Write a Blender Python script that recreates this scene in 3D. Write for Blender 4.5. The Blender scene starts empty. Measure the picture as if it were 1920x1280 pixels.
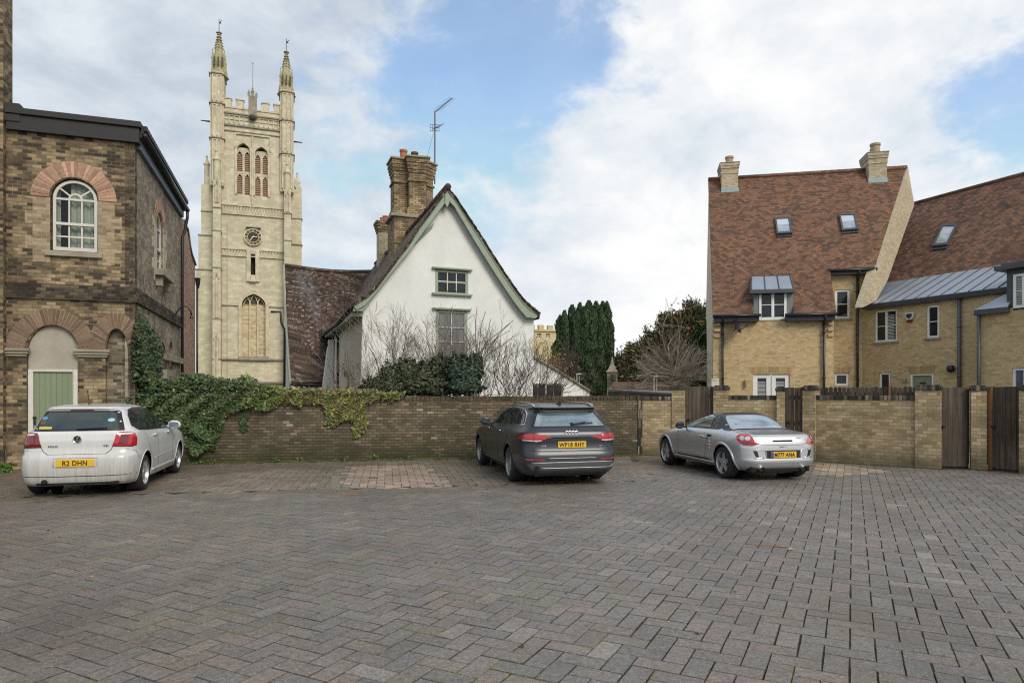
import bpy, bmesh, math, random
import numpy as np
from mathutils import Vector, Matrix
from mathutils.geometry import tessellate_polygon, delaunay_2d_cdt
from mathutils.bvhtree import BVHTree
random.seed(7); rng = np.random.default_rng(7)
R = math.radians
sc = bpy.context.scene
COL = sc.collection
# ------------------------------------------------------------------ camera
FX, HY, CZ = 1237.0, 735.0, 1.65            # focal length in photo pixels, horizon row, eye height
cam = bpy.data.cameras.new('camera'); cam_o = bpy.data.objects.new('camera', cam); COL.objects.link(cam_o)
cam_o.location = (0, 0, CZ); cam_o.rotation_euler = (R(90), 0, 0)
cam.sensor_width = 36; cam.lens = 36*FX/1920; cam.shift_y = (HY-640)/1920
cam.clip_start = .1; cam.clip_end = 3000
sc.camera = cam_o
# ------------------------------------------------------------------ light
SUN_EL, SUN_AZ = 38, 146                     # azimuth clockwise from +Y
w = bpy.data.worlds.new('World'); sc.world = w; w.use_nodes = True
def world_nodes():
    nt = w.node_tree; N = nt.nodes; L = nt.links; N.clear()
    out = N.new('ShaderNodeOutputWorld'); bg = N.new('ShaderNodeBackground'); L.new(bg.outputs[0], out.inputs[0])
    sky = N.new('ShaderNodeTexSky'); sky.sky_type = 'NISHITA'; sky.sun_disc = False
    sky.sun_elevation = R(SUN_EL); sky.sun_rotation = R(SUN_AZ); sky.dust_density = 0.6; sky.ozone_density = 1.2
    tc = N.new('ShaderNodeTexCoord')
    def math_(op, a, b=None, c=None, clamp=False):
        m = N.new('ShaderNodeMath'); m.operation = op; m.use_clamp = clamp
        for i, v in enumerate((a, b, c)):
            if v is None: continue
            if isinstance(v, (int, float)): m.inputs[i].default_value = v
            else: L.new(v, m.inputs[i])
        return m.outputs[0]
    nrm = N.new('ShaderNodeVectorMath'); nrm.operation = 'NORMALIZE'; L.new(tc.outputs['Generated'], nrm.inputs[0])
    D = nrm.outputs[0]
    def blob(px, py, rad, soft=1.0):
        d = Vector(((px-960)/FX, 1, (HY-py)/FX)).normalized()
        v = N.new('ShaderNodeVectorMath'); v.operation = 'DISTANCE'; L.new(D, v.inputs[0]); v.inputs[1].default_value = d
        mr = N.new('ShaderNodeMapRange'); mr.interpolation_type = 'SMOOTHSTEP'
        mr.inputs[1].default_value = rad*(1+soft); mr.inputs[2].default_value = rad*.15; mr.inputs[3].default_value = 0; mr.inputs[4].default_value = 1
        L.new(v.outputs['Value'], mr.inputs[0]); return mr.outputs[0]
    def noise(scale, detail, rough, sx=1, sy=1, sz=1, off=(0, 0, 0), dist=0):
        mp = N.new('ShaderNodeMapping'); mp.inputs['Scale'].default_value = (sx, sy, sz); mp.inputs['Location'].default_value = off
        L.new(D, mp.inputs[0]); n = N.new('ShaderNodeTexNoise'); L.new(mp.outputs[0], n.inputs['Vector'])
        n.inputs['Scale'].default_value = scale; n.inputs['Detail'].default_value = detail; n.inputs['Roughness'].default_value = rough
        n.inputs['Distortion'].default_value = dist
        return n.outputs[0]
    n1 = noise(3.4, 13, .60, 1, 1, 1.7, (1.3, .2, .7), .35)
    n2 = noise(11, 9, .6, 1, 1, 1.5, (4.1, 2, 3.3), .3)
    cov = math_('MULTIPLY_ADD', n1, 2.5, -.75)
    cov = math_('MULTIPLY_ADD', n2, 1.7, math_('SUBTRACT', cov, .85))
    for px, py, rad, wt in ((1020, 50, .17, -.62), (880, 110, .11, -.30), (1180, 30, .10, -.30), (720, 330, .26, -.28), (600, 260, .12, -.15), (870, 240, .16, -.14), (1900, 200, .09, -.95), (1905, 110, .07, -.5), (620, 80, .18, .10), (980, 330, .16, .12), (1180, 470, .10, -.15),
                            (1500, 200, .34, .62), (1330, 230, .14, .28), (1000, 520, .14, .02), (180, 60, .40, .34), (420, 60, .26, .15), (1450, 480, .26, .30), (1250, 120, .10, .18), (1750, 60, .15, .3), (690, 215, .06, .18)):
        cov = math_('MULTIPLY_ADD', blob(px, py, rad), wt, cov)
    sep = N.new('ShaderNodeSeparateXYZ'); L.new(D, sep.inputs[0])
    hz = N.new('ShaderNodeMapRange'); hz.inputs[1].default_value = .30; hz.inputs[2].default_value = .02; hz.inputs[3].default_value = 0; hz.inputs[4].default_value = .30
    L.new(sep.outputs[2], hz.inputs[0]); cov = math_('ADD', cov, hz.outputs[0])
    al = N.new('ShaderNodeMapRange'); al.interpolation_type = 'SMOOTHSTEP'; al.inputs[1].default_value = .05; al.inputs[2].default_value = .74; al.inputs[3].default_value = .20
    L.new(cov, al.inputs[0])
    hz2 = N.new('ShaderNodeMapRange'); hz2.inputs[1].default_value = .36; hz2.inputs[2].default_value = .02; hz2.inputs[3].default_value = 0; hz2.inputs[4].default_value = .75
    L.new(sep.outputs[2], hz2.inputs[0]); alo = math_('MAXIMUM', al.outputs[0], hz2.outputs[0])
    n3 = noise(5, 12, .60, 1, 1, 1.8, (7.7, 1, 2), .3)
    g = math_('MULTIPLY_ADD', n3, 2.0, -.55)
    g = math_('MULTIPLY_ADD', cov, .22, g)
    for px, py, rad, wt in ((1400, 160, .34, .08), (1150, 420, .26, .14), (1700, 480, .2, .15), (500, 30, .2, .06), (150, 200, .40, -.30), (430, 60, .2, -.12), (1350, 330, .14, -.16), (1560, 300, .12, -.10), (1800, 200, .12, -.10)):
        g = math_('MULTIPLY_ADD', blob(px, py, rad), wt, g)
    cr = N.new('ShaderNodeValToRGB'); L.new(g, cr.inputs[0])
    cr.color_ramp.elements[0].position = .10; cr.color_ramp.elements[0].color = (.44, .50, .57, 1)
    cr.color_ramp.elements[1].position = .98; cr.color_ramp.elements[1].color = (.80, .80, .80, 1)
    e = cr.color_ramp.elements.new(.5); e.color = (.60, .65, .70, 1)
    sk = N.new('ShaderNodeVectorMath'); sk.operation = 'MULTIPLY'; L.new(sky.outputs[0], sk.inputs[0]); sk.inputs[1].default_value = (1.55, 1.68, 1.68)
    sm = N.new('ShaderNodeVectorMath'); sm.operation = 'MINIMUM'; L.new(sk.outputs[0], sm.inputs[0]); sm.inputs[1].default_value = (4.3, 5.3, 6.3); sk = sm
    cl = N.new('ShaderNodeVectorMath'); cl.operation = 'SCALE'; L.new(cr.outputs[0], cl.inputs[0]); cl.inputs['Scale'].default_value = 1/.11
    class _A: outputs = [alo]
    al = _A
    mx = N.new('ShaderNodeMix'); mx.data_type = 'RGBA'; L.new(al.outputs[0], mx.inputs[0])
    L.new(sk.outputs[0], mx.inputs[6]); L.new(cl.outputs[0], mx.inputs[7]); L.new(mx.outputs[2], bg.inputs[0])
    bg.inputs[1].default_value = .10
world_nodes()
sun = bpy.data.lights.new('sun', 'SUN'); sun_o = bpy.data.objects.new('sun', sun); COL.objects.link(sun_o)
sun.energy = 1.75; sun.angle = R(26); sun.color = (1, .93, .82)
sd = Vector((math.sin(R(SUN_AZ))*math.cos(R(SUN_EL)), math.cos(R(SUN_AZ))*math.cos(R(SUN_EL)), math.sin(R(SUN_EL))))
sun_o.rotation_euler = sd.to_track_quat('Z', 'Y').to_euler(); sun_o.location = (20, -20, 30)
sc.view_settings.view_transform = 'Standard'; sc.view_settings.look = 'None'
sc.view_settings.exposure = 0.46; sc.view_settings.gamma = 1
sc.cycles.max_bounces = 5; sc.cycles.diffuse_bounces = 3; sc.cycles.glossy_bounces = 3; sc.cycles.transparent_max_bounces = 6
sc.cycles.use_denoising = False; sc.cycles.filter_width = 1.15; sc.cycles.sample_clamp_indirect = 4

# ------------------------------------------------------------------ node material helpers
class Mat:
    def __init__(s, name, rough=.8, metal=0, spec=.5):
        s.m = bpy.data.materials.new(name); s.m.use_nodes = True
        s.N = s.m.node_tree.nodes; s.L = s.m.node_tree.links
        s.b = s.N['Principled BSDF']; s.b.inputs['Roughness'].default_value = rough; s.b.inputs['Metallic'].default_value = metal
        s.b.inputs['Specular IOR Level'].default_value = spec
        s._uv = None; s._ob = None
    def uv(s):
        if not s._uv: s._uv = s.N.new('ShaderNodeTexCoord').outputs['UV']
        return s._uv
    def pos(s):
        if not s._ob: s._ob = s.N.new('ShaderNodeNewGeometry').outputs['Position']
        return s._ob
    def set(s, i, v):
        if hasattr(v, 'links') or hasattr(v, 'is_linked'): s.L.new(v, i)
        elif isinstance(v, (tuple, list)) and len(v) == 3 and i.type == 'RGBA': i.default_value = (*v, 1)
        else: i.default_value = v
    def math(s, op, a, b=0, clamp=False):
        n = s.N.new('ShaderNodeMath'); n.operation = op; n.use_clamp = clamp; s.set(n.inputs[0], a); s.set(n.inputs[1], b); return n.outputs[0]
    def noise(s, scale, detail=4, rough=.55, vec=None, stretch=None, dist=0):
        vec = vec or s.pos()
        if stretch:
            mp = s.N.new('ShaderNodeMapping'); s.L.new(vec, mp.inputs[0]); mp.inputs['Scale'].default_value = stretch; vec = mp.outputs[0]
        n = s.N.new('ShaderNodeTexNoise'); s.L.new(vec, n.inputs['Vector']); n.inputs['Scale'].default_value = scale
        n.inputs['Detail'].default_value = detail; n.inputs['Roughness'].default_value = rough; n.inputs['Distortion'].default_value = dist
        return n.outputs[0]
    def ramp(s, f, stops, const=False):
        r = s.N.new('ShaderNodeValToRGB'); s.L.new(f, r.inputs[0]); cr = r.color_ramp
        if const: cr.interpolation = 'CONSTANT'
        while len(cr.elements) < len(stops): cr.elements.new(.5)
        for e, (p, c) in zip(cr.elements, stops):
            e.position = p; e.color = (*c, 1) if not isinstance(c, (int, float)) else (c, c, c, 1)
        return r.outputs[0]
    def mix(s, f, a, b, mode='MIX'):
        m = s.N.new('ShaderNodeMix'); m.data_type = 'RGBA'; m.blend_type = mode
        s.set(m.inputs[0], f); s.set(m.inputs[6], a); s.set(m.inputs[7], b); return m.outputs[2]
    def mapr(s, f, a, b, c=0, d=1):
        m = s.N.new('ShaderNodeMapRange'); s.L.new(f, m.inputs[0])
        for i, v in zip((1, 2, 3, 4), (a, b, c, d)): m.inputs[i].default_value = v
        return m.outputs[0]
    def bump(s, h, strength=.5, dist=.01, prev=None):
        b = s.N.new('ShaderNodeBump'); b.inputs['Strength'].default_value = strength; b.inputs['Distance'].default_value = dist
        s.L.new(h, b.inputs['Height'])
        if prev: s.L.new(prev, b.inputs['Normal'])
        s.L.new(b.outputs[0], s.b.inputs['Normal']); return b.outputs[0]
    def col(s, c): s.set(s.b.inputs['Base Color'], c); return s.m
    def rough(s, r): s.set(s.b.inputs['Roughness'], r)
    def attr(s, name='Col'):
        a = s.N.new('ShaderNodeAttribute'); a.attribute_name = name; return a.outputs['Color']

def brick_mat(name, stops, mortar, bw=.175, bh=.075, ms=.007, soot=None, soot_amt=0, rough=.9, wob=.004, stain=.25, bstr=.6, base_damp=None, sq=None):
    M = Mat(name, rough, spec=.25)
    uv = M.uv()
    nz = M.N.new('ShaderNodeTexNoise'); M.L.new(uv, nz.inputs['Vector']); nz.inputs['Scale'].default_value = 6; nz.inputs['Detail'].default_value = 2
    v = M.N.new('ShaderNodeVectorMath'); v.operation = 'MULTIPLY_ADD'; M.L.new(nz.outputs['Color'], v.inputs[0]); v.inputs[1].default_value = (wob*2,)*3; M.L.new(uv, v.inputs[2])
    b = M.N.new('ShaderNodeTexBrick'); M.L.new(v.outputs[0], b.inputs['Vector'])
    b.inputs['Color1'].default_value = (0, 0, 0, 1); b.inputs['Color2'].default_value = (1, 1, 1, 1); b.inputs['Mortar'].default_value = (.5, .5, .5, 1)
    b.inputs['Scale'].default_value = 1; b.inputs['Brick Width'].default_value = bw; b.inputs['Row Height'].default_value = bh
    b.inputs['Mortar Size'].default_value = ms; b.inputs['Mortar Smooth'].default_value = .25; b.inputs['Bias'].default_value = 0
    if sq: b.squash = sq; b.squash_frequency = 2
    c = M.ramp(b.outputs['Color'], stops)
    fine = M.noise(45, 4, .7)
    c = M.mix(.75, c, M.ramp(fine, [(.25, .62), (.75, 1.3)]), 'MULTIPLY')
    mort = M.mix(.6, mortar, M.ramp(M.noise(9, 3), [(.3, .5), (.7, 1.3)]), 'MULTIPLY')
    c = M.mix(b.outputs['Fac'], c, mort)
    big = M.noise(.9, 5, .62)
    c = M.mix(stain*2, c, M.ramp(big, [(.3, .62), (.7, 1.3)]), 'MULTIPLY')
    if soot:
        s_ = M.noise(1.3, 6, .68, stretch=(1, 1, 1.6))
        c = M.mix(M.ramp(s_, [(.42, 0), (.62, soot_amt)]), c, soot)
    if base_damp:
        sp = M.N.new('ShaderNodeSeparateXYZ'); M.L.new(M.pos(), sp.inputs[0])
        zz = M.math('ADD', sp.outputs[2], M.math('MULTIPLY', M.noise(2.3, 4), -.9))
        c = M.mix(M.mapr(zz, base_damp[0], -.45, 0, .75), c, base_damp[1])
    M.col(c)
    h = M.math('SUBTRACT', M.math('MULTIPLY', fine, .5), b.outputs['Fac'])
    M.bump(h, bstr, .008)
    return M.m

def tile_mat(name, stops, bw=.165, bh=.11, moss=None, moss_amt=0, gap=.5):
    M = Mat(name, .85, spec=.3); uv = M.uv()
    nz = M.N.new('ShaderNodeTexNoise'); M.L.new(uv, nz.inputs['Vector']); nz.inputs['Scale'].default_value = 5; nz.inputs['Detail'].default_value = 3
    v = M.N.new('ShaderNodeVectorMath'); v.operation = 'MULTIPLY_ADD'; M.L.new(nz.outputs['Color'], v.inputs[0]); v.inputs[1].default_value = (.012, .03, 0); M.L.new(uv, v.inputs[2])
    b = M.N.new('ShaderNodeTexBrick'); M.L.new(v.outputs[0], b.inputs['Vector'])
    b.inputs['Color1'].default_value = (0, 0, 0, 1); b.inputs['Color2'].default_value = (1, 1, 1, 1); b.inputs['Mortar'].default_value = (.3, .3, .3, 1)
    b.inputs['Scale'].default_value = 1; b.inputs['Brick Width'].default_value = bw; b.inputs['Row Height'].default_value = bh
    b.inputs['Mortar Size'].default_value = .004; b.inputs['Mortar Smooth'].default_value = .1
    c = M.ramp(b.outputs['Color'], stops)
    c = M.mix(.7, c, M.ramp(M.noise(30, 4, .7), [(.25, .6), (.75, 1.35)]), 'MULTIPLY')
    c = M.mix(.8, c, M.ramp(M.noise(.8, 5, .65), [(.3, .68), (.7, 1.25)]), 'MULTIPLY')
    if moss: c = M.mix(M.ramp(M.noise(3.5, 6, .75), [(.52, 0), (.68, moss_amt)]), c, moss)
    c = M.mix(M.math('MULTIPLY', b.outputs['Fac'], gap), c, (.02, .015, .012))
    M.col(c)
    sp = M.N.new('ShaderNodeSeparateXYZ'); M.L.new(v.outputs[0], sp.inputs[0])
    fr = M.math('FRACT', M.math('DIVIDE', sp.outputs[1], bh))
    saw = M.math('SUBTRACT', 1, fr)
    tilt = M.math('MULTIPLY', b.outputs['Color'], .5)
    h = M.math('ADD', saw, tilt)
    M.bump(M.math('SUBTRACT', h, M.math('MULTIPLY', b.outputs['Fac'], .5)), .9, .03)
    return M.m

def plain(name, c, rough=.6, metal=0, var=.15, vs=3, bump=0, bs=40, spec=.5, stretch=None, coat=0):
    M = Mat(name, rough, metal, spec)
    if coat: M.b.inputs['Coat Weight'].default_value = coat; M.b.inputs['Coat Roughness'].default_value = .03
    if var: M.col(M.mix(1, c, M.ramp(M.noise(vs, 6, .65, stretch=stretch), [(.25, 1-var), (.75, 1+var)]), 'MULTIPLY'))
    else: M.col(c)
    if bump: M.bump(M.noise(bs, 4, .6, stretch=stretch), bump, .01)
    return M.m
def glass(name, c=(.02, .025, .028), ior=1.5, rough=.03, alpha=1.0):
    M = Mat(name, rough); M.b.inputs['IOR'].default_value = ior
    M.col(M.mix(1, c, M.ramp(M.noise(2.5, 3), [(.3, .6), (.7, 1.5)]), 'MULTIPLY'))
    M.bump(M.noise(1.2, 2), .03, .02)
    return M.m
def leafmat(name, rough=.5, spec=.4):
    M = Mat(name, rough, spec=spec); M.col(M.attr()); M.b.inputs['Subsurface Weight'].default_value = 0
    return M.m

# ------------------------------------------------------------------ object helpers
ORG = {}
def tag(o, label, cat, group=None, kind=None):
    if label: o['label'] = label
    if cat: o['category'] = cat
    if group: o['group'] = group
    if kind: o['kind'] = kind
    return o
def thing(name, label, cat, loc=(0, 0, 0), rz=0, group=None, local=False):
    o = bpy.data.objects.new(name, None); COL.objects.link(o); o.location = loc; o.rotation_euler = (0, 0, rz)
    o.empty_display_size = .3; ORG[o.name] = Vector((0, 0, 0)) if local else Vector(loc)
    return tag(o, label, cat, group)
def link_mesh(name, me, mats, parent=None):
    o = bpy.data.objects.new(name, me); COL.objects.link(o)
    for m in (mats if isinstance(mats, (list, tuple)) else [mats]): me.materials.append(m)
    if parent: o.parent = parent; ORG[o.name] = ORG[parent.name]
    else: ORG[o.name] = Vector((0, 0, 0))
    return o
class MB:
    def __init__(s): s.v = []; s.f = []; s.mi = []; s.c = []; s.cur = 0; s.col = None
    def face(s, pts):
        i = len(s.v); s.v += [tuple(p) for p in pts]; s.f.append(tuple(range(i, i+len(pts)))); s.mi.append(s.cur); s.c.append(s.col)
    def raw(s, vs, fs):
        i = len(s.v); s.v += [tuple(p) for p in vs]
        for f in fs: s.f.append(tuple(i+k for k in f)); s.mi.append(s.cur); s.c.append(s.col)
        return s
    def hexa(s, p):  # p: 8 points, bottom 4 then top 4
        return s.raw(p, [(3, 2, 1, 0), (4, 5, 6, 7), (0, 1, 5, 4), (1, 2, 6, 5), (2, 3, 7, 6), (3, 0, 4, 7)])
    def box(s, a, b):
        x0, y0, z0 = a; x1, y1, z1 = b
        return s.hexa([(x0, y0, z0), (x1, y0, z0), (x1, y1, z0), (x0, y1, z0), (x0, y0, z1), (x1, y0, z1), (x1, y1, z1), (x0, y1, z1)])
    def prism(s, bottom, top):
        n = len(bottom); vs = list(bottom)+list(top)
        fs = [tuple(reversed(range(n))), tuple(range(n, 2*n))]+[(i, (i+1) % n, n+(i+1) % n, n+i) for i in range(n)]
        return s.raw(vs, fs)
    def slab(s, poly, th):
        poly = [Vector(p) for p in poly]; n = (poly[1]-poly[0]).cross(poly[2]-poly[0])
        n = sum(((poly[i]-poly[0]).cross(poly[i+1]-poly[0]) for i in range(1, len(poly)-1)), Vector())
        n.normalize()
        if n.z < 0: n = -n
        return s.prism([p-n*th for p in poly], poly)
    def tube(s, path, rad, seg=8, cap=True):
        path = [Vector(p) for p in path]; n = len(path)
        rad = [rad]*n if isinstance(rad, (int, float)) else rad
        vs = []; up = None
        for i, p in enumerate(path):
            t = (path[min(i+1, n-1)]-path[max(i-1, 0)])
            if t.length < 1e-9: t = Vector((0, 0, 1))
            t.normalize()
            a = t.cross(up) if up and t.cross(up).length > .05 else t.orthogonal()
            if up is None: a = t.orthogonal()
            a.normalize(); up_ = a.cross(t); up = up_
            for k in range(seg):
                q = 2*math.pi*k/seg; vs.append(p+(a*math.cos(q)+up_*math.sin(q))*rad[i])
        fs = [(i*seg+k, i*seg+(k+1) % seg, (i+1)*seg+(k+1) % seg, (i+1)*seg+k) for i in range(n-1) for k in range(seg)]
        if cap: fs += [tuple(reversed(range(seg))), tuple(range((n-1)*seg, n*seg))]
        return s.raw(vs, fs)
    def lathe(s, c, prof, seg=16, axis='z', a0=0, rot=0):
        c = Vector(c); vs = []
        for r, h in prof:
            for k in range(seg):
                q = 2*math.pi*k/seg+rot
                if axis == 'z': vs.append(c+Vector((r*math.cos(q), r*math.sin(q), h)))
                elif axis == 'x': vs.append(c+Vector((h, r*math.cos(q), r*math.sin(q))))
                else: vs.append(c+Vector((r*math.cos(q), h, r*math.sin(q))))
        m = len(prof)
        fs = [(i*seg+k, i*seg+(k+1) % seg, (i+1)*seg+(k+1) % seg, (i+1)*seg+k) for i in range(m-1) for k in range(seg)]
        fs += [tuple(reversed(range(seg))), tuple(range((m-1)*seg, m*seg))]
        return s.raw(vs, fs)
    def build(s, name, mats, parent=None, smooth=False, bevel=0, uv=True, fix=True):
        org = ORG[parent.name] if parent else Vector((0, 0, 0))
        me = bpy.data.meshes.new(name)
        vs = [(x-org.x, y-org.y, z-org.z) for x, y, z in s.v]
        me.from_pydata(vs, [], s.f); me.update()
        if any(s.mi): me.polygons.foreach_set('material_index', s.mi)
        if fix:
            bm = bmesh.new(); bm.from_mesh(me); bmesh.ops.remove_doubles(bm, verts=bm.verts, dist=.0002)
            bmesh.ops.recalc_face_normals(bm, faces=bm.faces)
            bm.to_mesh(me); bm.free()
        if smooth: me.shade_smooth()
        if uv:
            ul = me.uv_layers.new(name='UVMap'); data = np.zeros(len(me.loops)*2)
            Z = Vector((0, 0, 1))
            for p in me.polygons:
                n = p.normal; t = Z.cross(n)
                if t.length < .1: t = Vector((1, 0, 0)); b = Vector((0, 1, 0))
                else: t.normalize(); b = n.cross(t)
                for li in p.loop_indices:
                    co = me.vertices[me.loops[li].vertex_index].co+org
                    data[2*li] = co.dot(t); data[2*li+1] = co.dot(b)
            ul.data.foreach_set('uv', data)
        o = link_mesh(name, me, mats, parent)
        if bevel:
            md = o.modifiers.new('bevel', 'BEVEL'); md.width = bevel; md.segments = 2; md.limit_method = 'ANGLE'; md.angle_limit = R(40)
        return o
def gp(px, py):
    y = FX*CZ/(py-HY); return Vector(((px-960)/FX*y, y, 0))
def at(px, py, Y): return Vector(((px-960)/FX*Y, Y, CZ+(HY-py)/FX*Y))
class Fr:
    """vertical wall plane: P ground origin, u to the right seen from outside, n outward"""
    def __init__(s, P, u):
        s.P = Vector((P[0], P[1], 0)); s.u = Vector((u[0], u[1], 0)).normalized(); s.n = Vector((s.u.y, -s.u.x, 0))
    def w(s, a, h, d=0): return s.P+s.u*a+s.n*d+Vector((0, 0, h))
    def hit(s, px, py, d=0):
        r = Vector(((px-960)/FX, 1, (HY-py)/FX)); o = Vector((0, 0, CZ))
        t = (s.P+s.n*d-o).dot(s.n)/r.dot(s.n); p = o+r*t
        return (p-s.P).dot(s.u), p.z
    def pts(s, lst, d=0): return [s.hit(x, y, d) for x, y in lst]
    def box(s, mb, a0, a1, h0, h1, d0, d1):
        a0, a1 = sorted((a0, a1)); h0, h1 = sorted((h0, h1)); d0, d1 = sorted((d0, d1))
        return mb.hexa([s.w(a0, h0, d1), s.w(a1, h0, d1), s.w(a1, h0, d0), s.w(a0, h0, d0), s.w(a0, h1, d1), s.w(a1, h1, d1), s.w(a1, h1, d0), s.w(a0, h1, d0)])
    def panel(s, mb, outer, holes=(), d=0, th=.2, back=True):
        """wall sheet with real openings; reveals go back by th"""
        rings = [outer]+list(holes)
        tri = tessellate_polygon([[Vector((a, h, 0)) for a, h in r] for r in rings])
        flat = [p for r in rings for p in r]
        fr_ = [s.w(a, h, d) for a, h in flat]; bk = [s.w(a, h, d-th) for a, h in flat]; n = len(flat)
        fs = [tuple(t) for t in tri]+([tuple(n+k for k in reversed(t)) for t in tri] if back else [])
        i = 0
        for r in rings:
            m = len(r)
            for k in range(m): fs.append((i+k, i+(k+1) % m, n+i+(k+1) % m, n+i+k))
            i += m
        return mb.raw(fr_+bk, fs)
def rect(a0, a1, h0, h1): return [(a0, h0), (a1, h0), (a1, h1), (a0, h1)]
def arch(a0, a1, h0, hs, n=14, rise=None):
    """opening: straight sides to spring hs, then semicircle (or rise)"""
    c = (a0+a1)/2; r = (a1-a0)/2; rise = rise or r
    return [(a0, h0), (a1, h0)]+[(c+r*math.cos(math.pi*k/n), hs+rise*math.sin(math.pi*k/n)) for k in range(n+1)]
def pointed(a0, a1, h0, hs, top, n=8):
    c = (a0+a1)/2; r = [(a0, h0), (a1, h0)]; W_ = a1-a0
    for k in range(n+1):
        q = k/n*math.pi/3; r.append((a0+W_*math.cos(q), hs+(top-hs)*math.sin(q)/math.sin(math.pi/3)))
    L = [(2*c-a, h) for a, h in r[2:-1]][::-1]
    return r+L
def ring2d(mb, fr, inner, outer, d0, d1):
    n = len(inner)
    for k in range(n-1):
        a, b, c, e = inner[k], inner[k+1], outer[k+1], outer[k]
        mb.hexa([fr.w(*a, d1), fr.w(*b, d1), fr.w(*c, d1), fr.w(*e, d1), fr.w(*a, d0), fr.w(*b, d0), fr.w(*c, d0), fr.w(*e, d0)])
def leaves(name, P, Nn, size, colr, mat, parent=None, aspect=.8, fold=.25):
    n = len(P); org = np.array(ORG[parent.name]) if parent else np.zeros(3)
    P = P-org
    Nn = Nn/np.linalg.norm(Nn, axis=1, keepdims=True)
    a = rng.normal(size=(n, 3)); a -= (a*Nn).sum(1, keepdims=True)*Nn; a /= np.linalg.norm(a, axis=1, keepdims=True)
    b = np.cross(Nn, a); s = size[:, None]
    V = np.empty((n, 4, 3)); V[:, 0] = P-a*s*.5; V[:, 1] = P+b*s*.5*aspect-Nn*s*fold*.5; V[:, 2] = P+a*s*.5; V[:, 3] = P-b*s*.5*aspect-Nn*s*fold*.5
    return quads(name, V, colr, mat, parent)
def quads(name, V, colr, mat, parent=None):
    n = len(V); me = bpy.data.meshes.new(name); me.vertices.add(4*n); me.vertices.foreach_set('co', V.reshape(-1))
    me.loops.add(4*n); me.loops.foreach_set('vertex_index', np.arange(4*n, dtype=np.int32))
    me.polygons.add(n); me.polygons.foreach_set('loop_start', np.arange(0, 4*n, 4, dtype=np.int32))
    me.update(calc_edges=True)
    ca = me.color_attributes.new('Col', 'FLOAT_COLOR', 'CORNER')
    c4 = np.ones((n, 4, 4)); c4[:, :, :3] = colr[:, None, :]; ca.data.foreach_set('color', c4.reshape(-1))
    return link_mesh(name, me, mat, parent)
def leafcol(n, base, var=.25, hue=.12):
    c = np.array(base)[None, :]*(1+var*rng.normal(size=(n, 1)))*(1+hue*rng.normal(size=(n, 3)))
    return np.clip(c, .004, 1)
def text(name, s_, mat, parent, org, xa, ya, height, width=None, bold=.0, sp=1.0):
    """flat lettering, thin solid; org lower-left point, xa/ya unit axes"""
    cu = bpy.data.curves.new('t', 'FONT'); cu.body = s_; cu.extrude = .003; cu.offset = bold; cu.space_character = sp; cu.resolution_u = 3
    ob = bpy.data.objects.new('t', cu); COL.objects.link(ob); dg = bpy.context.evaluated_depsgraph_get()
    me = bpy.data.meshes.new_from_object(ob.evaluated_get(dg)); bpy.data.objects.remove(ob); bpy.data.curves.remove(cu)
    co = np.zeros(len(me.vertices)*3); me.vertices.foreach_get('co', co); co = co.reshape(-1, 3)
    mn, mx = co.min(0), co.max(0); sy = height/(mx[1]-mn[1]); sx = width/(mx[0]-mn[0]) if width else sy
    xa = Vector(xa).normalized(); ya = Vector(ya).normalized(); za = xa.cross(ya)
    L_ = (co-[mn[0], mn[1], 0])*[sx, sy, 1]
    out = np.array(org)+L_[:, :1]*np.array(xa)+L_[:, 1:2]*np.array(ya)+L_[:, 2:3]*np.array(za)
    out -= np.array(ORG[parent.name]); me.vertices.foreach_set('co', out.reshape(-1)); me.name = name; me.update()
    me.materials.clear()
    return link_mesh(name, me, mat, parent)
# ------------------------------------------------------------------ materials
m_brick_old = brick_mat('sooty_brick', [(0, (.055, .04, .026)), (.22, (.12, .086, .052)), (.45, (.265, .187, .10)), (.75, (.36, .26, .14)), (.95, (.43, .33, .19)), (1, (.20, .14, .085))],
                        (.25, .205, .15), soot=(.045, .036, .025), soot_amt=.7, bstr=.8)
m_brick_side = brick_mat('weathered_stock_brick', [(0, (.22, .17, .12)), (.4, (.37, .30, .21)), (.8, (.48, .395, .285)), (1, (.30, .24, .17))],
                         (.34, .29, .22), soot=(.07, .057, .045), soot_amt=.5, bstr=.8)
m_brick_pink = brick_mat('pink_gauged_brick', [(0, (.42, .22, .13)), (.5, (.50, .28, .18)), (1, (.52, .37, .25))], (.48, .38, .28), .075, .225, .008, stain=.1)
m_brick_quoin = brick_mat('buff_quoin_brick', [(0, (.24, .17, .10)), (.5, (.36, .27, .17)), (1, (.42, .33, .21))], (.36, .29, .20), stain=.15)
m_brick_dark = brick_mat('brown_arch_brick', [(0, (.13, .08, .05)), (.5, (.22, .14, .09)), (1, (.28, .2, .14))], (.32, .26, .2), .075, .225, .008, stain=.2)
m_brick_red = brick_mat('pinkish_red_brick', [(0, (.28, .13, .08)), (.4, (.42, .23, .15)), (.8, (.47, .32, .22)), (1, (.33, .27, .2))], (.42, .34, .26), stain=.2)
m_garden = brick_mat('garden_wall_brick', [(0, (.095, .072, .046)), (.3, (.135, .103, .066)), (.65, (.175, .138, .088)), (.9, (.22, .172, .112)), (.965, (.29, .18, .12)), (1, (.42, .37, .30))],
                     (.085, .068, .048), bh=.07, soot=(.05, .045, .03), soot_amt=.5, bstr=.9, base_damp=(.25, (.035, .04, .018)), wob=.008)
m_newwall = brick_mat('buff_wall_brick', [(0, (.28, .20, .10)), (.35, (.38, .285, .155)), (.7, (.46, .35, .20)), (1, (.54, .43, .26))], (.31, .25, .165),
                      soot=(.12, .095, .06), soot_amt=.35, base_damp=(.12, (.10, .085, .05)), stain=.2)
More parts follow.
